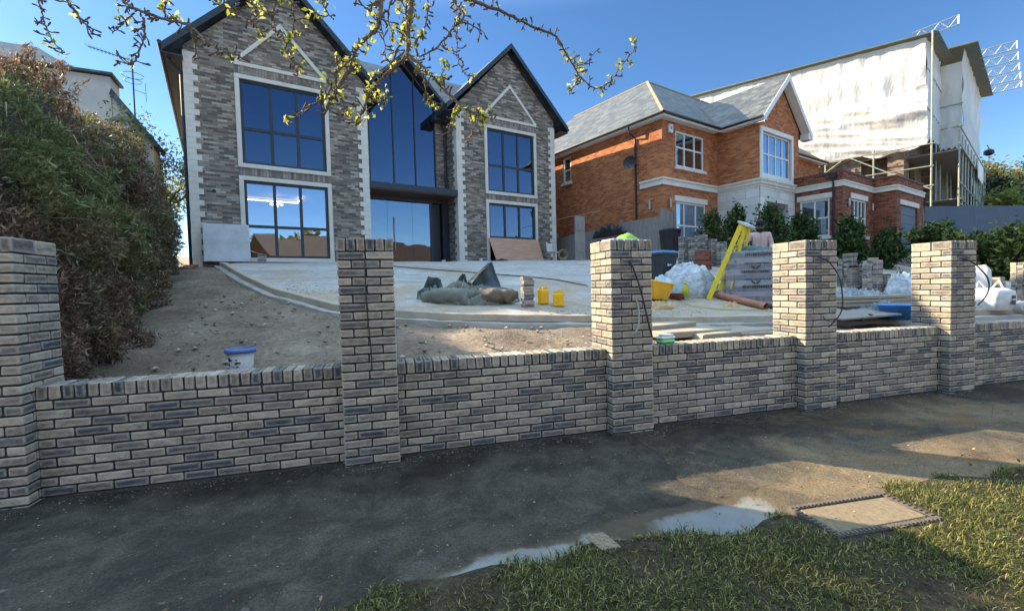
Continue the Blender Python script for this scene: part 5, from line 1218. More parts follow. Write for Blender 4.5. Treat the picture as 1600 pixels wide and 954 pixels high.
# crumpled sheets
def crumple(name, c, lx, ly, hgt, mat, rz=0, seed=0, n=(80, 50), rough=.5, label=None, cat=None, group=None, fn=None, flat=.0, thick=.006, edge=.35, follow=None, fine=.05, fs=1.0):
    m = MB(); nx, ny = n
    for j in range(ny+1):
        for i in range(nx+1):
            u0__ = i/nx*2-1; v0__ = j/ny*2-1; u = u0__*math.sqrt(1-v0__*v0__/2); v = v0__*math.sqrt(1-u0__*u0__/2); r = math.sqrt(u*u+v*v); f = max(0, 1-r**2.2)**.6
            x = u*lx/2*(1+.12*noise.noise(Vector((u*2, v*2, seed)))); y = v*ly/2*(1+.15*noise.noise(Vector((u*2, v*2, seed+3))))
            q = Vector((u*2.2*lx*fs, v*2.2*ly*fs, seed)); rid = (1-abs(noise.noise(q*1.3))*2.4)*.5+(1-abs(noise.noise(q*2.9))*2.4)*.25+noise.noise(q*7)*fine
            z = hgt*(f*(1-rough)+f**.5*rough*max(0, rid))*1.15+.006+.015*max(0, rid)*(1-r**4)
            if fn: x, y, z = fn(u, v, x, y, z)
            if hgt > .085 and follow is not False:   # drape over the slope under it
                wx_ = follow[0] if follow else c[0]; wy_ = follow[1] if follow else c[1]; ra = follow[2] if follow else rz
                z += gy(wx_+x*math.cos(ra)-y*math.sin(ra), wy_+x*math.sin(ra)+y*math.cos(ra))-gy(wx_, wy_)-.03*max(0, r-.8)*5
            m.v.append((x, y, z))
    for j in range(ny):
        for i in range(nx): b = j*(nx+1)+i; m.f.append((b, b+1, b+nx+2, b+nx+1)); m.m.append(0)
    o = m.build(name, mat, smooth=True); o.location = c; o.rotation_euler = (0, 0, rz)
    s = o.modifiers.new('thickness', 'SOLIDIFY'); s.thickness = thick
    if label: tag(o, label, cat, group)
    return o
M['tarpold'] = plain('muddy_brown_tarpaulin', (.13,.105,.08), .7, .4, 7, .3)
tp = onground(735, 476, 8.45)
te = empty('tarpaulin', tp, -.27, label='crumpled grey-green tarpaulin heaped at the driveway kerb', cat='tarpaulin')
def tfn(u, v, x, y, z):
    z *= 1+.5*noise.noise(Vector((u*3, 5, 1)))
    if u > .35: z *= .75
    return x, y, z
o = crumple('heap', (0, 0, 0), 1.75, .85, .38, M['tarp'], 0, 2.2, (130, 70), .75, fn=tfn, follow=(tp.x, tp.y, -.27)); o.parent = te
def flap(pts, mat, seed, parent, name='flap'):   # a raised, folded corner of stiff sheet from a 4-corner patch
    a, b, c, d = map(Vector, pts); m = MB(); n = 22
    for j in range(n+1):
        for i in range(n+1):
            u, v = i/n, j/n; p = (a*(1-u)+b*u)*(1-v)+(d*(1-u)+c*u)*v
            w = noise.noise(p*4+Vector((seed, 0, 0)))*.07+math.sin(u*9+v*4+seed)*.018
            p = p+Vector((w*.3, -w, w*.5)); m.v.append(tuple(p))
    for j in range(n):
        for i in range(n): q = j*(n+1)+i; m.f.append((q, q+1, q+n+2, q+n+1)); m.m.append(0)
    o = m.build(name, mat, parent, smooth=True); s = o.modifiers.new('thickness', 'SOLIDIFY'); s.thickness = .006; return o
flap([(-.05, .10, .22), (.62, -.02, .16), (.40, .12, .70), (.30, .16, .66)], M['tarpblue'], 1, te)
flap([(.30, .16, .66), (.40, .12, .71), (.02, -.12, .36), (-.12, .05, .30)], M['tarp'], 6, te)
flap([(-.42, .12, .20), (-.02, .05, .2), (-.10, .12, .52), (-.16, .14, .50)], M['tarpblue'], 3, te)
flap([(-1.0, .1, .02), (-.5, .1, .2), (-.55, .12, .42), (-.80, .14, .46)], M['tarpblue'], 4, te)
flap([(-.60, -.26, .16), (.20, -.30, .10), (.80, -.12, .20), (-.3, .0, .36)], M['tarp'], 9, te)
for x0_, x1_, r_, mt_, sd_ in ((-.86, .12, .16, 'tarp', 2), (.0, .88, .14, 'tarpold', 8)):
    m = MB(); Q = []; Rr_ = []
    for i in range(26):
        t = i/25; Q.append((x0_+(x1_-x0_)*t, -.22+.05*math.sin(t*5+sd_), r_*.72-.03)); Rr_.append(r_*(math.sin(math.pi*min(max(t, .04), .96))**.35)*(1+.15*noise.noise(Vector((t*5, sd_, 0)))))
    m.tube(Q, Rr_, 20); m.v = [(x, y+noise.noise(Vector((x*9, y*9, z*9)))*.035, max(-.06, z+(1-2.4*abs(noise.noise(Vector((x*8, y*8, z*5+3)))))*.03)) for x, y, z in m.v]
    m.build('rolled_edge', M[mt_], te, smooth=True)
flap([(-1.0, -.05, .02), (-.78, -.1, .05), (-.75, .0, .28), (-.98, .05, .22)], M['tarpblue'], 12, te)
# yellow jerrycans
def can(loc, rz, label, h=.33):
    e = empty('jerrycan', loc, rz, label=label, cat='jerrycan', group='yellow plastic cans at the kerb')
    m = MB(); m.cbox((-.10, -.065, 0), (.10, .065, h*.82), .02, 0); m.prism([(-.095, h*.80), (.095, h*.80), (.08, h*.93), (-.03, h*.95)], -.05, .05)
    m.build('body', M['yellowcan'], e, smooth=False); m = MB(); m.tube([(-.01, 0, h*.93), (.0, 0, h*1.03), (.06, 0, h*1.03), (.08, 0, h*.9)], .012, 8); m.build('handle', M['yellowcan'], e)
    m = MB(); m.tube([(-.065, 0, h*.82), (-.07, 0, h*.95)], .022, 10); m.build('cap', M['yellowcan'], e)
can(onground(849, 474, 8.35), .5, 'larger yellow jerrycan next to the narrow brick stack'); can(onground(873, 478, 8.2), -.4, 'smaller yellow jerrycan nearer the third pillar', .29)
# bucket behind the first panel
bp = at(377, 574, 4.95); be = empty('bucket', (bp.x, bp.y, gy(bp.x, bp.y)-.10), 0, label='white plastic bucket with a blue rim standing in the soil behind the wall', cat='bucket')
m = MB(); m.lathe((0, 0, 0), [(0, .01), (.105, .0), (.112, .06), (.135, .27), (.128, .27), (.10, .03), (0, .02)], 32); m.build('body', plain('dirty_white_plastic', (.62,.62,.60), .5, .2, 9, .1), be, smooth=True)
m = MB(); m.lathe((0, 0, 0), [(.134, .245), (.150, .245), (.152, .285), (.128, .29), (.125, .27)], 32); m.build('rim', plain('blue_rim', (.10,.17,.42), .5, .2, 8), be, smooth=True)
m = MB()
for k in range(14):
    a = 4.3+random.uniform(-.5, .7); z = random.uniform(.08, .2); r = .112+(z-.06)*.11+.001; s = random.uniform(.006, .018)
    c = Vector((r*math.cos(a), r*math.sin(a), z)); t = Vector((-math.sin(a), math.cos(a), 0)); m.obox(c, t*s, Vector((math.cos(a), math.sin(a), 0))*.0012, Vector((0, 0, s*.6)))
m.build('label_print', M['greybin'], be)
# tub on the coping
tb = Vector((at(1044, 522, 4.66).x, YW+.2, Z0+10*PITCHB+.108)); te2 = empty('plastic_tub', tb, .2, label='white and green plastic tub standing on the wall coping', cat='tub')
m = MB(); m.cbox((-.10, -.055, 0), (.10, .055, .045), .02); m.build('base', plain('pale_green_plastic', (.20,.62,.22), .45, .1, 8), te2); m = MB(); m.cbox((-.097, -.052, .046), (.097, .052, .075), .012); m.cbox((-.07, -.04, .074), (.085, .045, .095), .015); m.build('lid', M['white'], te2)
# cloth and sheet on the third pillar
zt_ = Z0+25*PITCHB+.107
crumple('hi_vis_cloth', (PX[2]+.30, YW+.22, zt_), .26, .22, .07, M['green_hv'], .3, 5.5, (40, 30), .5, 'crumpled hi-vis green cloth on the third pillar cap', 'cloth')
m = MB(); m.cbox((-.13, -.10, 0), (.13, .10, .012), .004, .001); o = m.build('white_board', M['white']); o.location = (PX[2]+.17, YW+.16, zt_); o.rotation_euler = (0, 0, .15); tag(o, 'thin white board lying beside the green cloth on the pillar cap', 'board')
# leaning boards, chair and bits at the grey house
def leaning(name, u0_, u1_, h_, mat, label, cat, v0=-.42, v1=-.09, skew=0, th=.018):
    m = MB(); q = [(u0_+skew, v0, 0), (u1_, v0, 0), (u1_, v1, h_), (u0_, v1, h_)]; m.add([Vector(p) for p in q]+[Vector(p)+Vector((0, th, .004)) for p in q], [(0,1,2,3),(7,6,5,4),(0,4,5,1),(1,5,6,2),(2,6,7,3),(3,7,4,0)])
    o = m.build(name, mat); o.location = H1O; o.rotation_euler = (0, 0, H1A); return tag(o, label, cat)
leaning('cement_board', .24, 1.36, 1.07, plain('smeared_grey_cement_board', (.47,.49,.50), .8, .22, 2.5, .2), 'pale grey cement board leaning on the house wall left of the lower window', 'board', -.32)
leaning('plywood_sheet', 9.42, 11.80, 1.02, M['ply'], 'reddish plywood sheet leaning under the lower right window', 'plywood sheet', -.5, -.08, .12)
ce = empty('shell_chair', h1p(12.1, -.75, 0), H1A+.3, label='pale shell chair with splayed wooden legs beside the plywood sheet', cat='chair')
m = MB()
for j in range(9):
    for i in range(9):
        u = (i-4)/4; t = j/8; y = -.2+.4*min(t*1.6, 1); z = .44+(0 if t < .6 else (t-.6)*.95); m.v.append((u*.23*(1-.25*max(0, t-.6)), y+(.08*(t-.6) if t > .6 else 0), z+.05*u*u))
for j in range(8):
    for i in range(8): b = j*9+i; m.f.append((b, b+1, b+10, b+9)); m.m.append(0)
o = m.build('seat_shell', M['white'], ce, smooth=True); o.modifiers.new('thickness', 'SOLIDIFY').thickness = .01
for sx, sy in ((-1,-1),(1,-1),(1,1),(-1,1)):
    m = MB(); m.tube([(sx*.12, sy*.1, .44), (sx*.22, sy*.2, 0)], [.014, .009], 6); m.build('leg', plain('pale_wood', (.42,.28,.16), .6, .2, 6), ce)
crumple('blue_cloth', h1p(8.9, -.7, 0), .5, .35, .10, M['blue'], .2, 3.3, (30, 20), .5, 'blue cloth on the slab in front of the right-hand gable', 'cloth')
crumple('black_bag', h1p(9.55, -.8, 0), .75, .4, .16, M['black'], .2, 4.4, (36, 20), .6, 'black bag and offcuts lying beside the plywood sheet', 'bag')
m = MB(); m.lathe((0, 0, 0), [(0, 0), (.05, 0), (.06, .11), (.052, .11), (.045, .01)], 16); o = m.build('bottle', M['white']); o.location = h1p(8.75, -.62, .06); tag(o, 'small white bottle standing by the blue cloth', 'bottle')
m = MB(); m.lathe((0, 0, 0), [(0, 0), (.045, 0), (.075, .10), (.068, .10), (.04, .01)], 16); o = m.build('white_cup', M['white']); o.location = h1p(7.3, -.5, 0); tag(o, 'white cup on the slab before the glazed entrance', 'cup')
# wheelie bins
def bin_(loc, rz, body, lid, label, handle=True):
    e = empty('wheelie_bin', loc, rz, label=label, cat='wheelie bin'); m = MB()
    q0, q1 = (.22, .26), (.29, .36); v = []
    for (a, b), z in ((q0, .06), (q1, 1.0)): v += [(-a, -b, z), (a, -b, z), (a, b, z), (-a, b, z)]
    m.add(v, [(0,3,2,1),(4,5,6,7),(0,1,5,4),(1,2,6,5),(2,3,7,6),(3,0,4,7)]); m.cbox((-.31, -.38, .97), (.31, .38, 1.01), .01); m.build('body', body, e)
    m = MB(); m.cbox((-.315, -.40, 1.012), (.315, .37, 1.06), .02); m.cbox((-.27, -.34, 1.05), (.27, .30, 1.085), .03); m.build('lid', lid, e)
    m = MB(); m.tube([(-.2, .42, 1.0), (.2, .42, 1.0)], .018, 8); m.box(-.2, .36, .985, -.17, .42, 1.015); m.box(.17, .36, .985, .2, .42, 1.015); m.build('handle', body, e)
    for s in (-1, 1): m = MB(); m.tube([(s*.24, .26, .1), (s*.30, .26, .1)], .1, 16); m.build('wheel', M['black'], e)
    return e
b1 = bin_(at(1029, 462, 10.2), .35, M['greybin'], plain('blue_lid', (.10,.25,.46), .5, .15, 6), 'dark grey wheelie bin with a blue lid behind the third pillar')
b1.scale = (.88, .88, .92)
m = MB(); m.box(-.07, -.345, .72, .07, -.341, .75); m.box(-.09, -.35, .70, -.06, -.342, .77); o = m.build('bin_mark', M['white'], b1)
b2 = bin_(at(1047, 401, 16.0), .2, M['brownbin'], M['brownbin'], 'dark brown wheelie bin against the red brick house corner')
b2.location.z = gy(b2.location.x, b2.location.y); b2.scale = (.78, .78, 1.0)
# plastic-covered heap, yellow tub, papers
def filmmat(name, col, alpha=.75):
    m, nt, p = newmat(name); pos = N(nt, 'ShaderNodeTexCoord').outputs['Object']; n = noisen(nt, 3.2, 5, .6, mapping(nt, pos, (1, 1, 2)), 2.2)
    c = ramp(nt, n, [(.3, tuple(x*.55 for x in col)), (.55, col), (.75, tuple(min(1, x*1.3) for x in col))]).outputs[0]
    nt.links.new(c, p.inputs['Base Color']); p.inputs['Roughness'].default_value = .22; nt.links.new(bump(nt, n, .6, .03), p.inputs['Normal'])
    tr = N(nt, 'ShaderNodeBsdfTransparent'); mx = N(nt, 'ShaderNodeMixShader'); mx.inputs[0].default_value = alpha
    nt.links.new(tr.outputs[0], mx.inputs[1]); nt.links.new(p.outputs[0], mx.inputs[2]); nt.links.new(mx.outputs[0], nt.nodes['Material Output'].inputs[0]); return m
M['film'] = filmmat('cloudy_plastic_film', (.52,.58,.62), .85); M['filmclear'] = filmmat('clear_plastic_film', (.40,.47,.52), .5)
crumple('plastic_sheeted_heap', onground(1078, 462, 9.8), 1.35, 1.0, .62, M['film'], .1, 7.1, (80, 50), .22, fine=.02, fs=.55, label= 'heap of material under cloudy white plastic sheeting left of the stepladder', cat='plastic sheet')
crumple('rubble_bag', onground(1036, 455, 9.4), .55, .5, .42, plain('pale_blue_woven_bag', (.46,.55,.60), .7, .2, 8, .3), .2, 8.3, (30, 20), .3, 'pale blue woven bag slumped against the plastic-covered heap', 'bag')
ye = empty('yellow_hopper', onground(1022, 474, 9.0), .3, label='broken yellow plastic hopper lying behind the third pillar', cat='hopper')
m = MB(); v = [(-.22, -.2, .02), (.16, -.2, .0), (.2, .2, .0), (-.2, .2, .04), (-.34, -.28, .36), (.24, -.30, .28), (.34, .25, .34), (-.3, .28, .48)]
m.add(v, [(0,3,2,1),(0,1,5,4),(1,2,6,5),(2,3,7,6),(3,0,4,7)]); o = m.build('hopper_body', plain('orange_yellow_plastic', (.78,.42,.02), .45, .15, 6, .1), ye); o.modifiers.new('thickness', 'SOLIDIFY').thickness = .015
m = MB(); m.tube([(-.34, -.28, .37), (.24, -.30, .29), (.34, .25, .35), (-.3, .28, .49), (-.34, -.28, .37)], .018, 6); m.build('rim', M['yellowcan'], ye)
stack(onground(1058, 472, 9.1), .5, 1, 2, 2, 'few red bricks lying in front of the plastic-covered heap', 'orange clay blocks', M['redbrick'])
crumple('torn_cement_bags', onground(1032, 487, 8.4), .75, .4, .11, M['card'], .1, 9.2, (70, 40), .95, 'torn brown paper cement bags behind the third pillar', 'paper bags')
crumple('crushed_cardboard', onground(1142, 480, 8.6), .36, .30, .10, M['card'], .4, 9.9, (40, 34), .95, 'crushed piece of cardboard on the clay pipe', 'cardboard')
je = empty('green_spray_can', onground(1071, 452, 9.1, .05), 0, label='small yellow-green container in front of the plastic-covered heap', cat='container')
m = MB(); m.lathe((0, 0, 0), [(0, 0), (.075, 0), (.08, .18), (.03, .22), (.03, .26), (0, .26)], 14); m.build('body', plain('yellow_green_plastic', (.42,.46,.04), .5, .1, 8), je, smooth=True)
m = MB(); m.lathe((0, 0, .26), [(.035, 0), (.035, .03), (0, .035)], 12); m.build('cap', M['yellowcan'], je)
# clay pipes, hose, slabs
for a, b, r, l in (((1120, 466, 9.35), (1197, 486, 8.3), .068, 'long terracotta drain pipe lying at the foot of the wrapped pallet'), ((1192, 482, 8.6), (1222, 486, 8.3), .05, 'shorter dark pipe end beside the long terracotta pipe')):
    p0, p1 = onground(*a), onground(*b); p0.z += r; p1.z += r; m = MB(); k = 16; d_ = (p1-p0).normalized()
    m.tube([p0, p1], r, k, cap=False); m.tube([p1, p0], r*.82, k, cap=False); o = m.build('drain_pipe', M['clay'] if r > .06 else M['greybin'], smooth=True); tag(o, l, 'pipe')
hp_ = [onground(x, y, d, .03) for x, y, d in ((1062, 478, 8.8), (1085, 487, 8.4), (1120, 492, 8.2), (1160, 492, 8.2), (1200, 491, 8.2), (1235, 490, 8.2))]
m = MB(); m.tube(hp_, .009, 6); tag(m.build('hose', plain('yellow_green_hose', (.42,.44,.10), .6, .1)), 'thin yellow-green hose curving over the slab in front of the clay pipe', 'hose')
m = MB(); m.tube([onground(x, y, d, .03) for x, y, d in ((858, 478, 8.2), (880, 470, 8.5), (900, 474, 8.4), (925, 484, 8.1))], .008, 6); tag(m.build('hose', M['greycable']), 'pale hose end lying beside the yellow cans', 'hose')
m = MB(); m.tube([onground(x, y, d, .03) for x, y, d in ((570, 424, 12.8), (640, 426, 12.2), (750, 430, 11.6), (830, 436, 11.2), (870, 441, 10.9), (918, 452, 10.2))], .012, 6); tag(m.build('cable', M['blackcable']), 'long dark cable lying across the concrete driveway', 'cable')
for k, (px, py, d, sx, sy, rz, l) in enumerate(((1068, 513, 6.9, .62, .34, .1, 'pale concrete slab just right of the third pillar, behind the tub'), (1128, 511, 6.9, .66, .34, .06, 'pale concrete slab in the middle of the row behind the coping'), (1182, 507, 6.95, .5, .34, -.05, 'pale concrete slab nearest the fourth pillar'), (1030, 505, 7.2, .5, .3, .2, 'pale concrete slab partly hidden by the third pillar'))):
    p = at(px, py, d); m = MB(); m.cbox((-sx, -sy, -.04), (sx, sy, .05), .012, .006); o = m.build('concrete_slab', M['slab']); o.location = (p.x, p.y, gy(p.x, p.y)-.08+.035); o.rotation_euler = (.19*0, R(-1)*(k % 2), rz); tag(o, l, 'slab', 'concrete slabs laid behind the wall')
# wrapped pallet of bricks
pp_ = at(1135, 468, 9.35); pe_ = empty('wrapped_brick_pallet', (pp_.x, pp_.y, gy(pp_.x, pp_.y)-.10), R(-34), label='grey plastic-wrapped pallet of bricks with printed bands behind the fourth pillar', cat='brick pallet')
m = MB(); W_, D_h, H_ = 1.12, .85, .92
def wrapped(u, v): return noise.noise(Vector((u*3, v*3, 2)))*.018+noise.noise(Vector((u*9, v*2, 5)))*.008
n = 40
for (o_, a_x, b_x) in (((0, 0, .13), (W_, 0, 0), (0, 0, H_)), ((0, D_h, .13), (0, -D_h, 0), (0, 0, H_)), ((W_, 0, .13), (0, D_h, 0), (0, 0, H_)), ((0, 0, .13+H_), (W_, 0, 0), (0, D_h, 0))):
    o_ = Vector(o_); a_x = Vector(a_x); b_x = Vector(b_x); nn2 = a_x.cross(b_x).normalized(); b0 = len(m.v)
    for j in range(n+1):
        for i in range(n+1):
            u, v = i/n, j/n; e_ = min(u, 1-u, v, 1-v); k_ = min(1, e_*8); m.v.append(tuple(o_+a_x*u+b_x*v+nn2*wrapped(u+nn2.x*3, v)*k_))
    for j in range(n):
        for i in range(n): b = b0+j*(n+1)+i; m.f.append((b, b+1, b+n+2, b+n+1)); m.m.append(0)
def wrapmat():
    mm, nt, p = newmat('grey_printed_shrink_wrap'); pos = N(nt, 'ShaderNodeTexCoord').outputs['Object']; sx = N(nt, 'ShaderNodeSeparateXYZ'); nt.links.new(pos, sx.inputs[0])
    mu = N(nt, 'ShaderNodeMath', operation='MULTIPLY'); nt.links.new(sx.outputs[2], mu.inputs[0]); mu.inputs[1].default_value = 4.4
    fr = N(nt, 'ShaderNodeMath', operation='FRACT'); nt.links.new(mu.outputs[0], fr.inputs[0])
    n = noisen(nt, 7, 6, .7, pos, 1); c = ramp(nt, n, [(.3, (.13,.155,.20)), (.7, (.27,.30,.35))]).outputs[0]
    c = mixc(nt, ramp(nt, fr.outputs[0], [(.45, (0,0,0)), (.5, (.5,.5,.5))]).outputs[0], c, (.44,.46,.50))
    nt.links.new(c, p.inputs['Base Color']); p.inputs['Roughness'].default_value = .3; nt.links.new(bump(nt, n, .7, .02), p.inputs['Normal']); return mm
m.build('shrink_wrap', wrapmat(), pe_, smooth=True)
m = MB()
for i in range(3): m.box(.0, .0+i*.42, 0, W_, .1+i*.42, .1)
m.box(0, 0, .10, W_, D_h, .128); m.build('timber_pallet', M['woodgrey'], pe_)
m = MB()   # printed lettering: too small to read, a line of dark strokes of letter size, and a horned emblem
def words(x0, x1, z, h_, thick):
    x = x0
    while x < x1:
        wl = random.uniform(.6, 1.0)*h_*.75; st = .22*h_
        m.box(x, -.024, z, x+st, -.021, z+h_)
        k_ = random.choice((0, 1, 2, 3))
        if k_ != 3: m.box(x, -.0245, z+h_-st, x+wl, -.0215, z+h_)
        if k_ != 1: m.box(x, -.0242, z, x+wl, -.0212, z+st)
        if k_ != 2: m.box(x, -.0238, z+h_*.45, x+wl*.8, -.0208, z+h_*.45+st)
        if k_ in (0, 3): m.box(x+wl-st, -.0247, z, x+wl, -.0217, z+h_)
        x += wl+h_*.16
words(.30, .80, .30, .055, 1); words(.28, .80, .60, .055, 1); words(.34, .8, .46, .028, 1); words(.34, .8, .78, .028, 1); words(.35, .82, .95, .045, 1)
for z in (.40, .70):
    for s in (-1, 1): m.add([(.54, -.024, z), (.54+s*.09, -.024, z+.065), (.54+s*.075, -.024, z+.02), (.54+s*.02, -.024, z-.03)], [(0, 1, 2, 3) if s < 0 else (3, 2, 1, 0)])
m.build('printed_marks', plain('dark_print', (.05,.045,.05), .6, .2), pe_)
crumple('green_sheet', Vector(pe_.location)+Vector((.75, .0, 1.06)), .95, .7, .10, plain('dark_green_sheet', (.02,.10,.075), .45, .3, 6, .2), R(-34), 3.9, (50, 30), .6, 'dark green sheet lying on the wrapped pallet in front of the man', 'plastic sheet')
m = MB(); q0 = Vector(pe_.location); m.tube([q0+Vector((.02, -.05, .02)), q0+Vector((.20, -.10, .72))], .014, 6); m.tube([q0+Vector((.13, -.1, .86)), q0+Vector((.20, -.10, .72)), q0+Vector((.30, -.1, .86)), q0+Vector((.13, -.1, .86))], .012, 6)
tag(m.build('spade', M['woodgrey']), 'spade leaning handle-up against the wrapped pallet', 'spade')
# stepladder leaning on the pallet
lb = onground(1107, 468, 9.15); le = empty('stepladder', lb, 0, label='yellow fibreglass stepladder leaning to the right over the edge of the wrapped pallet', cat='stepladder')
top_ = at(1158, 351, 9.25)-lb; vw = Vector((fw.x, fw.y, 0)).normalized(); rr = Vector((vw.y, -vw.x, 0)); wx = vw*.28+rr*.27
ax = top_.normalized(); dn = rr-ax*rr.dot(ax); dn.normalize(); tk = ax.cross(dn).normalized()
for s in (0, 1): m = MB(); m.obox(top_/2+wx*s, ax*top_.length/2, dn*.045, tk*.014); m.build('front_rail', M['yellow'], le)
hb = top_+rr*.06; ft = at(1142, 452, 9.3)-lb; a2 = (hb-ft).normalized(); d2 = (rr-a2*rr.dot(a2)).normalized(); t2_ = a2.cross(d2).normalized()
for s in (0, 1): m = MB(); m.obox((hb+ft)/2+wx*(.08+s*.84), (hb-ft)/2, d2*.030, t2_*.012); m.build('rear_rail', M['yellow'], le)
for k in range(6):
    c = top_*((k+.8)/6.6); t = MB(); t.obox(c+wx/2, wx/2, dn*.04, ax*.012); t.build('tread', M['metal'], le)
t = MB(); t.obox(top_+wx/2+ax*.02+rr*.04, wx*.62, dn*.11, ax*.022); t.build('top_cap', plain('pale_grey_cap', (.50,.55,.52), .5, .1), le)
for k in range(3):
    c = ft+(hb-ft)*((k+1)/4); t = MB(); t.obox(c+wx*.5, wx*.42, d2*.012, a2*.012); t.build('brace', M['metal'], le)
# plastic-covered slabs, boards and tub between pillars four and five
crumple('plastic_sheeting', onground(1350, 484, 9.0), 1.7, 1.0, .34, M['filmclear'], -.1, 1.9, (90, 50), .6, 'thin clear plastic sheeting draped over slabs behind the fourth wall panel', 'plastic sheet')
crumple('plastic_sheeting', onground(1412, 474, 9.3), .7, .7, .62, M['film'], .3, 6.9, (50, 40), .35, fine=.02, fs=.8, label='bunched whitish plastic sheeting beside the left face of the fifth pillar', cat='plastic sheet')
m = MB(); 
for i in range(3): m.cbox((-.75, -.4, i*.07), (.75, .4, i*.07+.06), .008, .004)
o = m.build('slab_pile', M['slab']); o.location = onground(1345, 482, 9.0); o.rotation_euler = (0, 0, -.1); tag(o, 'pile of pale slabs under the clear plastic sheeting', 'slab pile')
m = MB(); m.cbox((-.55, -.35, 0), (.55, .35, .03), .006, .003); o = m.build('wooden_board', M['woodgrey']); p = onground(1335, 492, 7.9); o.location = (p.x, p.y, p.z+.05); o.rotation_euler = (.08, -.05, -.15); tag(o, 'weathered grey board lying behind the wall left of the blue tub', 'board')
m = MB(); m.cbox((-.4, -.02, 0), (.4, .02, .1), .006); m.tube([(-.35, -.1, .12), (.1, -.05, .02), (.45, .0, .14)], .012, 5); o = m.build('timber_offcut', M['black']); o.location = onground(1372, 497, 7.8); tag(o, 'dark timber offcut between the grey board and the blue tub', 'timber')
bt = empty('blue_tub', onground(1405, 500, 7.9), 0, label='round blue plastic tub half hidden by the fifth pillar', cat='tub')
m = MB(); m.lathe((0, 0, 0), [(0, .01), (.24, 0), (.30, .24), (.32, .25), (.31, .26), (.27, .24), (.22, .03), (0, .02)], 32); m.build('body', M['blue'], bt, smooth=True)
m = MB(); m.lathe((0, 0, 0), [(0, .2), (.262, .2)], 24); m.build('contents', plain('dried_mortar', (.42,.37,.27), .9, .2, 12, .5), bt)
# bulk bags
def bag(loc, r, h_, label, rz=0, ear=True):
    e = empty('bulk_bag', loc, rz, label=label, cat='bulk bag', group='white bulk bags right of the fifth pillar'); m = MB(); n = 40; k = 20
    for j in range(k+1):
        t = j/k
        for i in range(n):
            a = 2*math.pi*i/n; c = max(abs(math.cos(a)), abs(math.sin(a))); sq = 1/(c**.55); R_ = r*sq*(.86+.2*math.sin(t*2.8))*(1 if t < .85 else 1-(t-.85)*2.2)
            w_ = noise.noise(Vector((math.cos(a)*2, math.sin(a)*2, t*3)))*.05+noise.noise(Vector((math.cos(a)*6, math.sin(a)*6, t*6)))*.02
            m.v.append((R_*math.cos(a)*(1+w_), R_*math.sin(a)*(1+w_), h_*t+w_*.4*(t > .5)))
    for j in range(k):
        for i in range(n): m.f.append((j*n+i, j*n+(i+1) % n, (j+1)*n+(i+1) % n, (j+1)*n+i)); m.m.append(0)
    m.f.append(tuple(range(k*n, k*n+n))); m.m.append(0); m.build('bag_body', plain('woven_white_bag', (.66,.68,.69), .7, .12, 6, .3), e, smooth=True)
    if ear:
        for s in (-1, 1): q = MB(); q.tube([(s*r*.8, -r*.3, h_*.95), (s*r*.95, 0, h_*1.35), (s*r*.8, r*.3, h_*.95)], .02, 5); q.build('lifting_loop', M['white'], e)
    return e
bg_ = bag(onground(1545, 492, 8.9), .30, .42, 'round white bulk bag with a blue mark behind the last wall panel')
m = MB()
for a, b in ((.10, .06), (.16, .03), (.22, .06)): m.box(.02, -.335, a, .12, -.33, a+b)
m.build('printed_marks', M['greybin'], bg_)
bag(onground(1590, 486, 8.9), .16, .18, 'small white bag at the right edge behind the last wall panel', 0, False)
bag(onground(1528, 480, 9.6), .18, .78, 'tall slumped white bag directly behind the fifth pillar', .4, False)
# timber fence and old door beside the red brick house
fe2 = empty('side_fence', h2p(-.75, -.3, 0), H2A, label='weathered grey timber fence along the side wall of the red brick house', cat='fence')
def fencepanel(pts, hts, mat=M['woodgrey']):
    m = MB(); a, b = Vector(pts[0]), Vector(pts[1]); d_ = b-a; L = d_.length; d_.normalize(); n2 = Vector((-d_.y, d_.x, 0)); k = max(1, int(L/.1))
    for i in range(k):
        h_ = hts[0]+(hts[1]-hts[0])*(i+.5)/k+random.uniform(-.015, .015); m.obox(a+d_*(L*(i+.5)/k)+Vector((0, 0, h_/2-.1))+n2*random.uniform(-.006, .006), d_*(L/k*.47), n2*.009, Vector((0, 0, h_/2)))
    m.build('panel', mat, fe2)
fencepanel(((0, -.25, 0), (.62, -.25, 0)), (1.82, 1.80)); fencepanel(((-.0, -.2, 0), (-.1, 1.6, 0)), (1.62, 1.60)); fencepanel(((-.1, 1.62, 0), (-.15, 4.6, 0)), (1.5, 1.45)); fencepanel(((-.15, 4.6, 0), (-.2, 8.5, 0)), (1.4, 1.3))
for (x, y, h_) in ((.66, -.25, 1.85), (-.02, -.24, 1.9), (-.1, 1.6, 1.72)): m = MB(); m.box(x-.04, y-.04, -.2, x+.04, y+.04, h_-.1); m.build('post', M['woodgrey'], fe2)
crumple('black_sheet', h2p(-1.2, 1.6, 1.0), 1.9, .25, .5, M['black'], H2A+R(85), 2.8, (50, 16), .5, follow=False, label='black plastic sheet hung over the timber fence', cat='plastic sheet')
dp_ = at(907, 411, 15.3); de = empty('old_door', (dp_.x, dp_.y, gy(dp_.x, dp_.y)-.02), R(24), label='narrow weathered door standing between the two houses', cat='door')
m = MB(); m.cbox((-.24, -.02, 0), (.24, .02, 1.50), .004)
m.build('door_leaf', M['woodgrey'], de); m = MB()
for z in (.3, 1.02): m.box(-.22, -.034, z, .22, -.021, z+.10)
m.build('ledge', M['woodgrey'], de)
m = MB()
for k in range(4): m.tube([(math.cos(a)*(.17-.02*k), .02*k, .19+math.sin(a)*(.17-.02*k)) for a in np.linspace(0, 6.28, 22)], .02, 5)
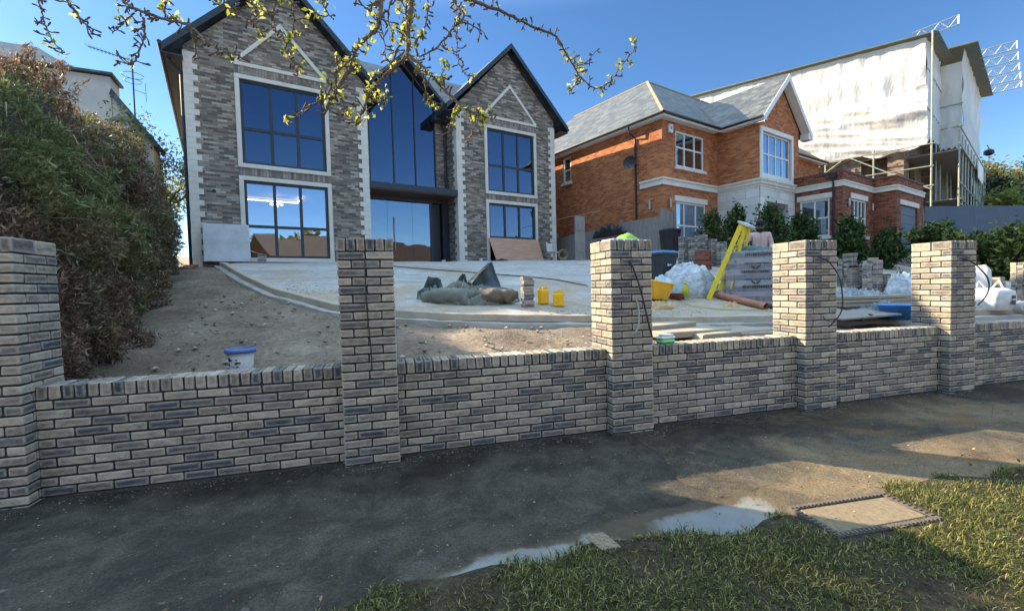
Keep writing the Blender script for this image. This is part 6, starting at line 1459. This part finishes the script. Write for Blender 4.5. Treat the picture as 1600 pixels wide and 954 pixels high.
o = m.build('coiled_hose', plain('beige_coil', (.20,.17,.10), .8, .2)); p = at(880, 411, 15.2); o.location = (p.x, p.y, gy(p.x, p.y)); tag(o, 'coiled beige hose propped in the passage between the houses', 'hose')
m = MB(); m.tube([h1p(12.85, .6, 1.93), h2p(-1.7, 1.6, 1.95)], .012, 5); tag(m.build('rail', M['metal']), 'thin white rail across the passage between the houses', 'rail')
m = MB()
for k in range(5): m.box(0, 0, k*.34, 1.5, .03, k*.34+.3)
o = m.build('passage_boarding', M['woodgrey']); o.location = h1p(12.95, 1.8, -.05); o.rotation_euler = (0, 0, H1A); tag(o, 'horizontal board fence closing the passage between the houses', 'fence')
# stones and debris on the soil: nobody could count them
m = MB()
for k in range(2600):
    x, y = random.uniform(-3.2, 7.5), random.uniform(4.25, 13)
    if y > kerb_y(x)-.25 or x < -1.6-(y-4)*.25-random.random()*1.4: continue
    s = random.choice((.008, .011, .014, .02, .035)); z = float(ground_h(x, y))+.03; v = []
    for c in ((-1,0,0),(1,0,0),(0,-1,0),(0,1,0),(0,0,-1),(0,0,1)): v.append((x+c[0]*s*random.uniform(.7, 1.5), y+c[1]*s*random.uniform(.7, 1.5), z+c[2]*s*.7))
    m.add(v, [(0,2,5),(2,1,5),(1,3,5),(3,0,5),(2,0,4),(1,2,4),(3,1,4),(0,3,4)])
o = m.build('stones', island('soil_stones', [(0, (.16,.13,.10)), (.6, (.30,.25,.20)), (1, (.52,.47,.40))], dirt=.3, bmp=.2)); tag(o, 'small stones and brick chips scattered on the brown soil', 'stones', kind='stuff')
m = MB()
for k in range(1500):
    x = random.uniform(-2, 9); y = kerb_y(x)+.1+abs(random.gauss(0, .9)); s = random.uniform(.006, .018); z = gy(x, y); v = []
    for c in ((-1,0,0),(1,0,0),(0,-1,0),(0,1,0),(0,0,-1),(0,0,1)): v.append((x+c[0]*s*random.uniform(.7, 1.6), y+c[1]*s*random.uniform(.7, 1.6), z+c[2]*s*.6))
    m.add(v, [(0,2,5),(2,1,5),(1,3,5),(3,0,5),(2,0,4),(1,2,4),(3,1,4),(0,3,4)])
o = m.build('rubble', island('sandy_rubble', [(0, (.25,.19,.13)), (.6, (.42,.34,.24)), (1, (.58,.50,.38))], dirt=.3, bmp=.2)); tag(o, 'sandy crumbs and mortar droppings along the driveway edge', 'rubble', kind='stuff')

# ------------------------------------------------------------------ pavement covers and verge
def sz(y): return float(street_h(y))
me_ = empty('inspection_cover', (2.80, 2.09, sz(2.09)+.036), R(-3), label='large rectangular stone-filled cover in a ridged metal frame set in the grass', cat='inspection cover')
m = MB(); m.cbox((-.33, -.135, -.05), (.33, .135, .004), .006, .002); m.build('infill', plain('exposed_aggregate', (.20,.155,.095), .9, .4, 30, .8, dist=.006), me_)
m = MB()
for a, b, c, d_ in ((-.38, -.185, .38, -.15), (-.38, .15, .38, .185), (-.38, -.15, -.345, .15), (.345, -.15, .38, .15)): m.box(a, b, -.05, c, d_, .006)
for k in range(25):
    x = -.365+k*.0304
    for y in (-.1675, .1675): m.box(x-.008, y-.014, .006, x+.008, y+.014, .013)
for k in range(9):
    y = -.13+k*.0325
    for x in (-.3625, .3625): m.box(x-.014, y-.008, .006, x+.014, y+.008, .013)
m.build('frame', plain('rusty_dark_iron', (.10,.085,.07), .6, .35, 20, .4), me_)
ck = empty('valve_cover', (1.155, 2.33, sz(2.33)+.012), R(8), label='small square chequered metal cover at the edge of the pale puddle', cat='valve cover')
m = MB(); m.cbox((-.06, -.09, -.02), (.06, .09, .005), .003); 
for i in range(4):
    for j in range(6):
        T = Matrix.Translation((-.045+i*.03, -.075+j*.03, .005))@Matrix.Rotation(R(45 if (i+j) % 2 else -45), 4, 'Z'); m.cbox((-.012, -.003, 0), (.012, .003, .003), .001, 0, 0, T)
m.build('plate', plain('buff_chequer_plate', (.25,.20,.13), .5, .2, 20, .1, metal=.3), ck)
# dried cement and wet patches on the tarmac: thin sheets with their own shape
def patch(name, pts, mat, z, label=None, seed=1):
    pts = [Vector((x, y, 0)) for x, y in pts]; Q = []
    for i in range(len(pts)):
        a, b = pts[i], pts[(i+1) % len(pts)]; k = max(2, int((b-a).length/.02))
        for t in range(k): p = a.lerp(b, t/k); w_ = Vector((noise.noise(p*6+Vector((seed, 0, 0))), noise.noise(p*6+Vector((0, seed, 9))), 0))*.035; Q.append(p+w_)
    cx = sum(q.x for q in Q)/len(Q); cy = sum(q.y for q in Q)/len(Q); m = MB()
    m.add([(q.x, q.y, sz(q.y)+z) for q in Q]+[(cx, cy, sz(cy)+z)], [(i, (i+1) % len(Q), len(Q)) for i in range(len(Q))]); o = m.build(name, mat); return tag(o, kind='structure')
def filmpatch(name, col, lo, hi, rough):
    m, nt, p = newmat(name); n = noisen(nt, 7, 7, .75); n2 = noisen(nt, 30, 4, .6); c = ramp(nt, n2, [(.3, tuple(x*.7 for x in col)), (.7, tuple(x*1.25 for x in col))]).outputs[0]
    nt.links.new(c, p.inputs['Base Color']); p.inputs['Roughness'].default_value = rough; tr = N(nt, 'ShaderNodeBsdfTransparent'); mx = N(nt, 'ShaderNodeMixShader')
    nt.links.new(ramp(nt, n, [(lo, (0,0,0)), (hi, (1,1,1))]).outputs[0], mx.inputs[0]); nt.links.new(tr.outputs[0], mx.inputs[1]); nt.links.new(p.outputs[0], mx.inputs[2]); nt.links.new(mx.outputs[0], nt.nodes['Material Output'].inputs[0]); return m
wet = filmpatch('shallow_muddy_water', (.15,.15,.14), .20, .52, .07); clay_ = filmpatch('wet_clay_film', (.11,.088,.055), .42, .72, .6)
patch('clay_patch', [(2.20, 3.88), (2.42, 3.88), (2.50, 3.2), (2.50, 2.6), (2.12, 2.55), (2.05, 2.9), (2.2, 3.3)], clay_, .011, seed=11)
patch('clay_patch', [(3.0, 3.98), (4.4, 3.88), (4.75, 3.80), (4.4, 3.60), (3.5, 3.74)], clay_, .011, seed=13)
m = MB()
for k in range(5200):   # grit and mortar crumbs, thickest along the foot of the wall
    if k < 3200: x = random.uniform(-3.2, 8.8); y = 3.99-abs(random.gauss(0, .10)); 
    else: x = random.uniform(-2.5, 7); y = random.uniform(2.3, 4.0)
    if any(px_-.03 < x < px_+.47 for px_ in PX) and y > 3.86: y -= .13
    s = random.uniform(.0015, .0055)*(1.8 if random.random() < .05 else 1); z = sz(y)+.005; v = []
    for c in ((-1,0,0),(1,0,0),(0,-1,0),(0,1,0),(0,0,-1),(0,0,1)): v.append((x+c[0]*s*random.uniform(.7, 1.6), y+c[1]*s*random.uniform(.7, 1.6), z+c[2]*s*.7))
    m.add(v, [(0,2,5),(2,1,5),(1,3,5),(3,0,5),(2,0,4),(1,2,4),(3,1,4),(0,3,4)])
o = m.build('grit', island('mortar_crumbs', [(0, (.03,.03,.03)), (.5, (.12,.11,.09)), (1, (.34,.31,.26))], dirt=.2, bmp=.1)); tag(o, 'grit and mortar crumbs scattered on the pavement below the wall', 'grit', kind='stuff')
m = MB()   # uneven mortar and soil fillet where wall and tarmac meet
for i in range(900):
    x = -3.2+i*.0135
    inp = any(px_-.015 < x < px_+.455 for px_ in PX); y = (YW if inp else YW+.12)-.004; w_ = .018+.03*max(0, noise.noise(Vector((x*5, 1, 2))))+.01*random.random(); h_ = .008+.02*max(0, noise.noise(Vector((x*4, 5, 2))))
    m.v += [(x, y+.01, sz(y)+h_+.004), (x, y-w_, sz(y)+.002)]
for i in range(899): b = i*2; m.f.append((b, b+1, b+3, b+2)); m.m.append(0)
o = m.build('mud_fillet', plain('dark_damp_mud', (.035,.031,.026), .9, .4, 20, .6)); tag(o, kind='structure')
# grass: thousands of blades in tufts
gn = 300000
GX = rng.uniform(-1.4, 7.5, gn); GY = rng.uniform(-1.0, 2.42, gn)
dens = np.array([noise.noise(Vector((x*1.9, y*1.9, 1)))+.55*noise.noise(Vector((x*5.5, y*5.5, 7))) for x, y in zip(GX, GY)])
en_ = edge_n(GX); keep = (GY < en_+.03) & (dens > rng.uniform(-.72, .12, gn)) & ~((np.abs(GX-2.80) < .40+.03*np.sin(GX*40)) & (np.abs(GY-2.07) < .215+.03*np.sin(GX*31))) & ~((np.abs(GX-1.155) < .08) & (np.abs(GY-2.33) < .1)) & ~((GY > en_-.12) & (dens < .1))
# tufts: gather blades toward tuft centres
GX, GY, dens = GX[keep], GY[keep], dens[keep]; nb = len(GX)
tx_ = np.round(GX/.045)*.045+.012*np.sin(GX*90+GY*70); ty_ = np.round(GY/.045)*.045+.012*np.sin(GX*60-GY*95); GX = GX*.6+tx_*.4; GY = GY*.6+ty_*.4
GZ = street_h(GY)+.03*sstep(0, .25, edge_n(GX)-GY)+.006
az_ = rng.uniform(0, 2*np.pi, nb); Lg = rng.uniform(.014, .044, nb)*(1+.7*np.clip(dens, 0, 1)); ln_ = rng.uniform(.35, 1.25, nb); wd = rng.uniform(.0014, .003, nb)
dx, dy = np.cos(az_), np.sin(az_); sx_, sy_ = -dy*wd, dx*wd
def lv(t, k): return np.column_stack([GX+dx*Lg*ln_*t*t+sx_*k, GY+dy*Lg*ln_*t*t+sy_*k, GZ+Lg*t*(1-.35*ln_*t)])
V = np.stack([lv(0, -1), lv(0, 1), lv(.55, .85), lv(.55, -.85), lv(1, 0)], 1).reshape(-1, 3)
b = np.arange(nb)*5; F = [(i, i+1, i+2, i+3) for i in b]+[(i+3, i+2, i+4) for i in b]
m = bpy.data.meshes.new('grass'); m.from_pydata(V.tolist(), [], F)
m.materials.append(leafmat('short_grass_blades', [(0, (.035,.05,.012)), (.4, (.075,.10,.024)), (.6, (.17,.18,.045)), (.82, (.34,.32,.10)), (1, (.50,.45,.22))], .45))
o = bpy.data.objects.new('grass', m); COL.objects.link(o); tag(o, 'short patchy green grass growing on the verge beside the pavement', 'grass', kind='stuff')

LP_ = np.column_stack([rng.uniform(-1.2, 7, 900), rng.uniform(-.6, 2.6, 900), np.zeros(900)]); LP_[:, 2] = street_h(LP_[:, 1])+.035
o = leaves('leaf_litter', LP_, .016, leafmat('dead_leaf_litter', [(0, (.10,.06,.03)), (.5, (.22,.14,.07)), (1, (.42,.33,.20))], .1), None, np.tile([0, 0, 1.], (900, 1)), 1.7, .2, mixn=.1); tag(o, 'dead leaves and bits of straw scattered over the verge', 'leaf litter', kind='stuff')
# ------------------------------------------------------------------ street tree whose budding branches hang into view
def ctree():
    e = empty('street_tree', (-.9, -.9, sz(-.9)), 0, label='budding street tree whose knobbly branches hang across the top of the view', cat='tree')
    O = Vector(e.location); inv = lambda p: Vector(p)-O
    L = [ # (points px,py) , depth start, depth end, r0, r1, leafiness
        ([(594,-60),(594,0),(593,28),(584,49),(558,73),(549,105),(521,147),(507,178)], 2.4, 2.1, .016, .006, 1),
        ([(558,73),(548,95),(530,110),(520,135),(500,158),(478,168),(462,184)], 2.2, 2.0, .006, .003, .8),
        ([(648,-60),(643,0),(638,42),(635,84),(605,115),(580,140),(566,175),(556,196)], 2.6, 2.3, .018, .005, 1),
        ([(635,84),(664,108),(700,147),(724,168),(752,182),(776,178)], 2.4, 2.2, .009, .003, 1),
        ([(716,-50),(710,0),(724,25),(710,42),(696,60),(675,80),(650,91)], 2.7, 2.5, .009, .004, .3),
        ([(713,0),(714,49),(715,91),(724,112),(734,122)], 2.8, 2.7, .004, .0025, .1),
        ([(724,31),(741,42),(757,52)], 2.6, 2.55, .004, .002, .1),
        ([(700,-40),(738,0),(780,16),(815,33),(850,49),(867,56),(881,77),(895,101),(906,119),(930,138),(955,126),(972,101),(995,74)], 2.6, 2.9, .010, .0025, .35),
        ([(895,105),(916,98),(934,77)], 2.8, 2.8, .004, .002, .8), ([(906,119),(898,132),(890,147)], 2.8, 2.8, .0035, .002, .3),
        ([(170,-50),(192,0),(210,14),(252,28),(297,42),(325,66),(350,80),(374,87)], 2.5, 2.2, .010, .003, .25),
        ([(224,28),(226,50),(222,68),(210,98),(200,100),(182,94)], 2.4, 2.3, .006, .003, .1), ([(210,21),(195,34),(189,40),(175,52)], 2.4, 2.4, .004, .0025, .2), ([(297,42),(304,70),(310,92)], 2.3, 2.3, .004, .0025, .1),
        ([(50,-50),(60,0),(66,21),(73,45),(84,66),(101,82)], 2.5, 2.4, .005, .0025, .15), ([(95,-40),(105,0),(119,21),(133,38),(143,52)], 2.5, 2.4, .005, .0025, .2),
        ([(435,-50),(430,0),(427,28),(434,56),(451,87),(465,119)], 2.3, 2.2, .006, .0025, .7), ([(310,-40),(336,0),(364,17),(402,38),(410,56)], 2.3, 2.2, .005, .0025, .3),
        ([(462,-40),(458,0),(459,45),(451,70)], 2.3, 2.3, .004, .0025, .8), ([(594,28),(601,70),(603,98)], 2.3, 2.3, .004, .002, .3), ([(550,-40),(560,0),(573,14),(588,21)], 2.4, 2.4, .006, .004, .9),
        ([(745,168),(741,196),(731,224)], 2.25, 2.2, .003, .002, .1), ([(720,166),(706,190),(700,212)], 2.25, 2.2, .003, .002, .1), ([(566,140),(590,160),(604,150)], 2.3, 2.3, .004, .002, .9),
        ([(664,108),(668,150),(690,165)], 2.3, 2.3, .004, .002, .9), ([(280,-40),(262,0),(258,20),(270,36)], 2.4, 2.4, .004, .002, .5), ([(520,135),(536,160),(548,182)], 2.1, 2.1, .004, .002, .8),
        ([(605,115),(615,90),(628,60),(632,30),(640,-20)], 2.5, 2.6, .006, .006, .9), ([(650,-40),(668,0),(664,40),(648,66)], 2.5, 2.4, .006, .003, .9), ([(480,-40),(500,0),(512,20),(520,30)], 2.3, 2.3, .004, .002, .9),
        ([(620,-40),(612,0),(606,30),(614,56)], 2.4, 2.4, .006, .003, .9), ([(700,147),(690,120),(700,100)], 2.35, 2.35, .003, .002, 1), ([(390,-30),(392,0),(400,22),(392,34)], 2.4, 2.4, .004, .002, .4)]
    rs = random.Random(4); LP = []
    for pts, d0, d1, r0_, r1_, lf in L:
        n = len(pts); P = [at(x, y, d0+(d1-d0)*i/(n-1)) for i, (x, y) in enumerate(pts)]; Q = []
        for i in range(n-1):
            a, b_, c, d_ = P[max(i-1, 0)], P[i], P[i+1], P[min(i+2, n-1)]
            for t in np.linspace(0, 1, 7, endpoint=(i == n-2)):
                q = .5*((2*b_)+(c-a)*t+(2*a-5*b_+4*c-d_)*t*t+(3*b_-a-3*c+d_)*t**3)
                q = q+Vector((rs.uniform(-1, 1), rs.uniform(-1, 1), rs.uniform(-1, 1)))*.0035; Q.append(q)
        k = len(Q); rad = [(r0_+(r1_-r0_)*(i/(k-1))**.7)*rs.uniform(.85, 1.3) for i in range(k)]
        mb = MB(); mb.tube([inv(q) for q in Q], rad, 7)
        acc = 0
        for i in range(1, k):
            seg = (Q[i]-Q[i-1]).length; acc += seg
            while acc > .016:
                acc -= rs.uniform(.011, .024)
                if Q[i].z > 3.4: continue
                tdir = (Q[i]-Q[i-1]).normalized(); d_ = Vector((rs.uniform(-1, 1), rs.uniform(-1, 1), rs.uniform(-1, 1))); d_ = (d_-tdir*d_.dot(tdir)*.6).normalized()
                ln = rs.choice((.012, .018, .025, .035, .055)); p = Q[i].copy(); pts2 = [p]; dd_ = d_.copy()
                for s in range(3): dd_ = (dd_+Vector((rs.uniform(-1, 1), rs.uniform(-1, 1), rs.uniform(-1, 1)))*.5).normalized(); p = p+dd_*ln/3; pts2.append(p.copy())
                mb.tube([inv(q) for q in pts2], [.0032, .0028, .0042, .0052], 5)
                mb.tube([inv(p), inv(p+dd_*.006), inv(p+dd_*.012)], [.0052, .0046, .0008], 5, cap=False)   # bud
                if ln > .03:
                    d3 = (dd_+Vector((rs.uniform(-1, 1), rs.uniform(-1, 1), rs.uniform(-1, 1)))).normalized(); mb.tube([inv(pts2[2]), inv(pts2[2]+d3*.018), inv(pts2[2]+d3*.026)], [.002, .0036, .001], 5)
                if rs.random() < .28*lf+.02:
                    for _ in range(rs.randint(4, 11)): LP.append(tuple(inv(p+Vector((rs.gauss(0, 1), rs.gauss(0, 1), rs.gauss(0, 1)))*.014)))
        mb.build('branch', M['twig'], e, smooth=True)
    leaves('young_leaves', np.array(LP), .015, M['bud'], e, None, 1.9, .3)
    # trunk and the limb that carries them, above and behind the viewer
    mb = MB(); mb.tube([(0, 0, -.1), (.02, .03, .8), (-.03, .1, 1.9), (.05, .3, 2.9), (.1, .7, 3.7)], [.24, .19, .17, .15, .12], 14); mb.build('trunk', M['bark'], e, smooth=True)
    for pts, r in (([(.1, .7, 3.7), (-.2, 1.5, 4.1), (-.6, 2.4, 4.1), (-1.2, 3.1, 3.8)], .07), ([(.1, .7, 3.7), (.5, 1.6, 4.2), (1.0, 2.5, 4.2), (1.7, 3.2, 3.9), (2.4, 3.4, 3.7)], .08), ([(.5, 1.6, 4.2), (.6, 2.4, 4.0), (.9, 3.1, 3.6)], .04)):
        mb = MB(); mb.tube(pts, [r*(1-.7*i/(len(pts)-1)) for i in range(len(pts))], 10); mb.build('limb', M['bark'], e, smooth=True)
ctree()
# ------------------------------------------------------------------ the man behind the pallet
def skinned(name, verts, edges, radii, mat, parent, root=0, sub=2):
    me = bpy.data.meshes.new(name); me.from_pydata(verts, edges, []); me.materials.append(mat)
    o = bpy.data.objects.new(name, me); COL.objects.link(o); o.parent = parent
    s = o.modifiers.new('skin', 'SKIN'); s.use_smooth_shade = True
    for i, r in enumerate(radii):
        sv_ = me.skin_vertices[0].data[i]; sv_.radius = r if isinstance(r, tuple) else (r, r); sv_.use_root = (i == root)
    u = o.modifiers.new('sub', 'SUBSURF'); u.levels = sub; u.render_levels = sub
    return o
def man():
    p = at(1188, 470, 10.2); e = empty('person', (p.x, p.y, gy(p.x, p.y)), R(-36), label='bearded man in a pale pink shirt and black beanie standing behind the pallet, looking down', cat='person')
    e.scale = (.93, .93, .93); e.location.z -= .04
    skin = plain('brown_skin', (.24,.115,.07), .6, .12, 8, .05); shirt = plain('pale_pink_shirt', (.58,.43,.41), .85, .12, 9, .2); trou = plain('dark_trousers', (.04,.045,.06), .9, .2, 8, .2)
    # faces -y; his right arm (viewer's left) reaches out to the ladder
    V = [(0,0,.92),(0,.0,1.10),(0,.01,1.28),(0,0,1.40),(0,-.01,1.47),(0,-.03,1.53),
         (-.10,0,.88),(-.11,-.02,.50),(-.11,.02,.10),(-.11,-.12,.05), (.10,0,.88),(.11,-.02,.50),(.11,.02,.10),(.12,-.12,.05),
         (-.17,0,1.40),(-.33,-.04,1.22),(-.52,-.16,1.30),(-.60,-.20,1.33), (.17,0,1.40),(.24,-.02,1.14),(.20,-.20,.98),(.17,-.27,.96)]
    E_ = [(0,1),(1,2),(2,3),(3,4),(4,5),(0,6),(6,7),(7,8),(8,9),(0,10),(10,11),(11,12),(12,13),(3,14),(14,15),(15,16),(16,17),(3,18),(18,19),(19,20),(20,21)]
    Rr = [(.15,.10),(.14,.10),(.17,.115),(.13,.09),.056,.052,.085,.06,.042,.035,.085,.06,.042,.035,.066,.044,.034,.026,.066,.044,.034,.026]
    skinned('body', V, E_, Rr, skin, e)
    # shirt over torso and sleeves
    V2 = [(0,0,.90),(0,.0,1.10),(0,.01,1.28),(0,0,1.40),(0,-.005,1.455),(-.18,0,1.395),(-.33,-.04,1.222),(-.43,-.10,1.263),(.18,0,1.395),(.242,-.02,1.14),(.215,-.13,1.04)]
    E2 = [(0,1),(1,2),(2,3),(3,4),(3,5),(5,6),(6,7),(3,8),(8,9),(9,10)]
    skinned('shirt', V2, E2, [(.175,.125),(.17,.125),(.19,.135),(.145,.10),.066,.080,.060,.052,.080,.060,.052], shirt, e)
    V3 = [(0,0,.93),(-.10,0,.86),(-.11,-.02,.50),(-.11,.02,.12),(.10,0,.86),(.11,-.02,.50),(.11,.02,.12)]
    skinned('trousers', V3, [(0,1),(1,2),(2,3),(0,4),(4,5),(5,6)], [(.16,.115),.10,.078,.062,.10,.078,.062], trou, e)
    # head, tilted down
    h = empty('head', (0, -.035, 1.60)); h.parent = e; h.rotation_euler = (R(22), 0, R(-6))
    m = MB(); n, k = 28, 20
    for j in range(k+1):
        t = j/k; ph_ = math.pi*t
        for i in range(n):
            a = 2*math.pi*i/n; x = .076*math.sin(ph_)*math.cos(a); y = .094*math.sin(ph_)*math.sin(a); z = -.118*math.cos(ph_)
            if z < -.02: x *= 1-.25*(-z-.02)/.1; y = y*(1-.15*(-z-.02)/.1)-.012*(-z-.02)/.1
            if y < -.05 and abs(x) < .05: y += .006*math.cos(z*60)
            m.v.append((x, y, z))
    for j in range(k):
        for i in range(n): m.f.append((j*n+i, j*n+(i+1) % n, (j+1)*n+(i+1) % n, (j+1)*n+i)); m.m.append(0)
    m.add([(-.014, -.086, -.022), (.014, -.086, -.022), (0, -.112, -.026), (0, -.088, .022), (0, -.09, -.036)], [(0,2,3),(2,1,3),(0,4,2),(4,1,2)])
    for s in (-1, 1): m.obox((s*.078, .0, -.005), (.006, 0, 0), (0, .016, 0), (0, 0, .028))
    m.build('face', skin, h, smooth=True)
    m = MB()
    for s in (-1, 1): m.lathe((s*.03, -.082, .008), [(0, -.009), (.011, -.004), (.011, .004), (0, .009)], 10); m.obox((s*.03, -.091, .026), (.017, 0, 0), (0, .004, 0), (0, 0, .004))
    m.build('eyes', M['black'], h); m = MB()
    hair = plain('black_beard', (.015,.012,.011), .9, .3, 30, .5)
    for j in range(9):
        for i in range(17):
            a = math.pi*(1.0+i/16); t = j/8; z = -.028-.105*t; r = 1-.30*t**2
            m.v.append((.083*r*math.cos(a)*(1 if t < .9 else .8), .098*r*math.sin(a)-.010+(.0 if t else .01), z-(.01 if 5 < i < 11 else 0)*(1-t)))
    for j in range(8):
        for i in range(16):
            if 6 <= i <= 9 and j in (1,): continue
            b = j*17+i; m.f.append((b, b+1, b+18, b+17)); m.m.append(0)
    o = m.build('beard', hair, h, smooth=True); o.modifiers.new('thickness', 'SOLIDIFY').thickness = .012
    m = MB(); m.lathe((0, .004, .0), [(.088, .030), (.096, .034), (.098, .062), (.092, .075), (.088, .11), (.066, .140), (.03, .155), (0, .158)], 26); m.build('beanie', plain('black_knit', (.012,.012,.015), .95, .3, 60, .6), h, smooth=True)
    m = MB(); m.tube([(math.cos(a)*.062, math.sin(a)*.05-.005, 1.475+.012*math.sin(a)) for a in np.linspace(0, 6.28, 18)], .012, 6); m.build('collar', shirt, e, smooth=True)
    m = MB(); m.box(-.012, -.147, 1.0, .012, -.140, 1.42); m.build('button_placket', plain('shirt_placket', (.50,.36,.35), .85, .1), e)
    # hands: palm and five bent fingers each
    def hand(w, d, upv, s):
        w, d, upv = Vector(w), Vector(d).normalized(), Vector(upv).normalized(); sd_ = d.cross(upv).normalized(); Vh = [tuple(w), tuple(w+d*.045), tuple(w+d*.085)]; Eh = [(0,1),(1,2)]; Rh = [.024, (.036,.016), (.036,.014)]
        skinned('hand', Vh, Eh, Rh, skin, e, 0, 1)
        for q, (o_, L_) in enumerate(((-.030, .068), (-.010, .078), (.010, .074), (.029, .058))):
            a = w+d*.075+sd_*o_; b = a+d*L_*.45; c = b+d*L_*.2-upv*L_*.25; f = c-upv*L_*.25-d*.005; skinned('finger', [tuple(a), tuple(b), tuple(c), tuple(f)], [(0,1),(1,2),(2,3)], [.0095,.009,.0085,.0075], skin, e, 0, 1)
        a = w+d*.02+sd_*.028*s; b = a+d*.03+sd_*.025*s-upv*.012; c = b+d*.028-upv*.015; skinned('thumb', [tuple(a), tuple(b), tuple(c)], [(0,1),(1,2)], [.013,.011,.009], skin, e, 0, 1)
    hand((-.60,-.20,1.33), (-.85,-.4,.15), (0,0,1), 1); hand((.17,-.27,.96), (-.2,-.9,-.1), (0,0,1), -1)
man()
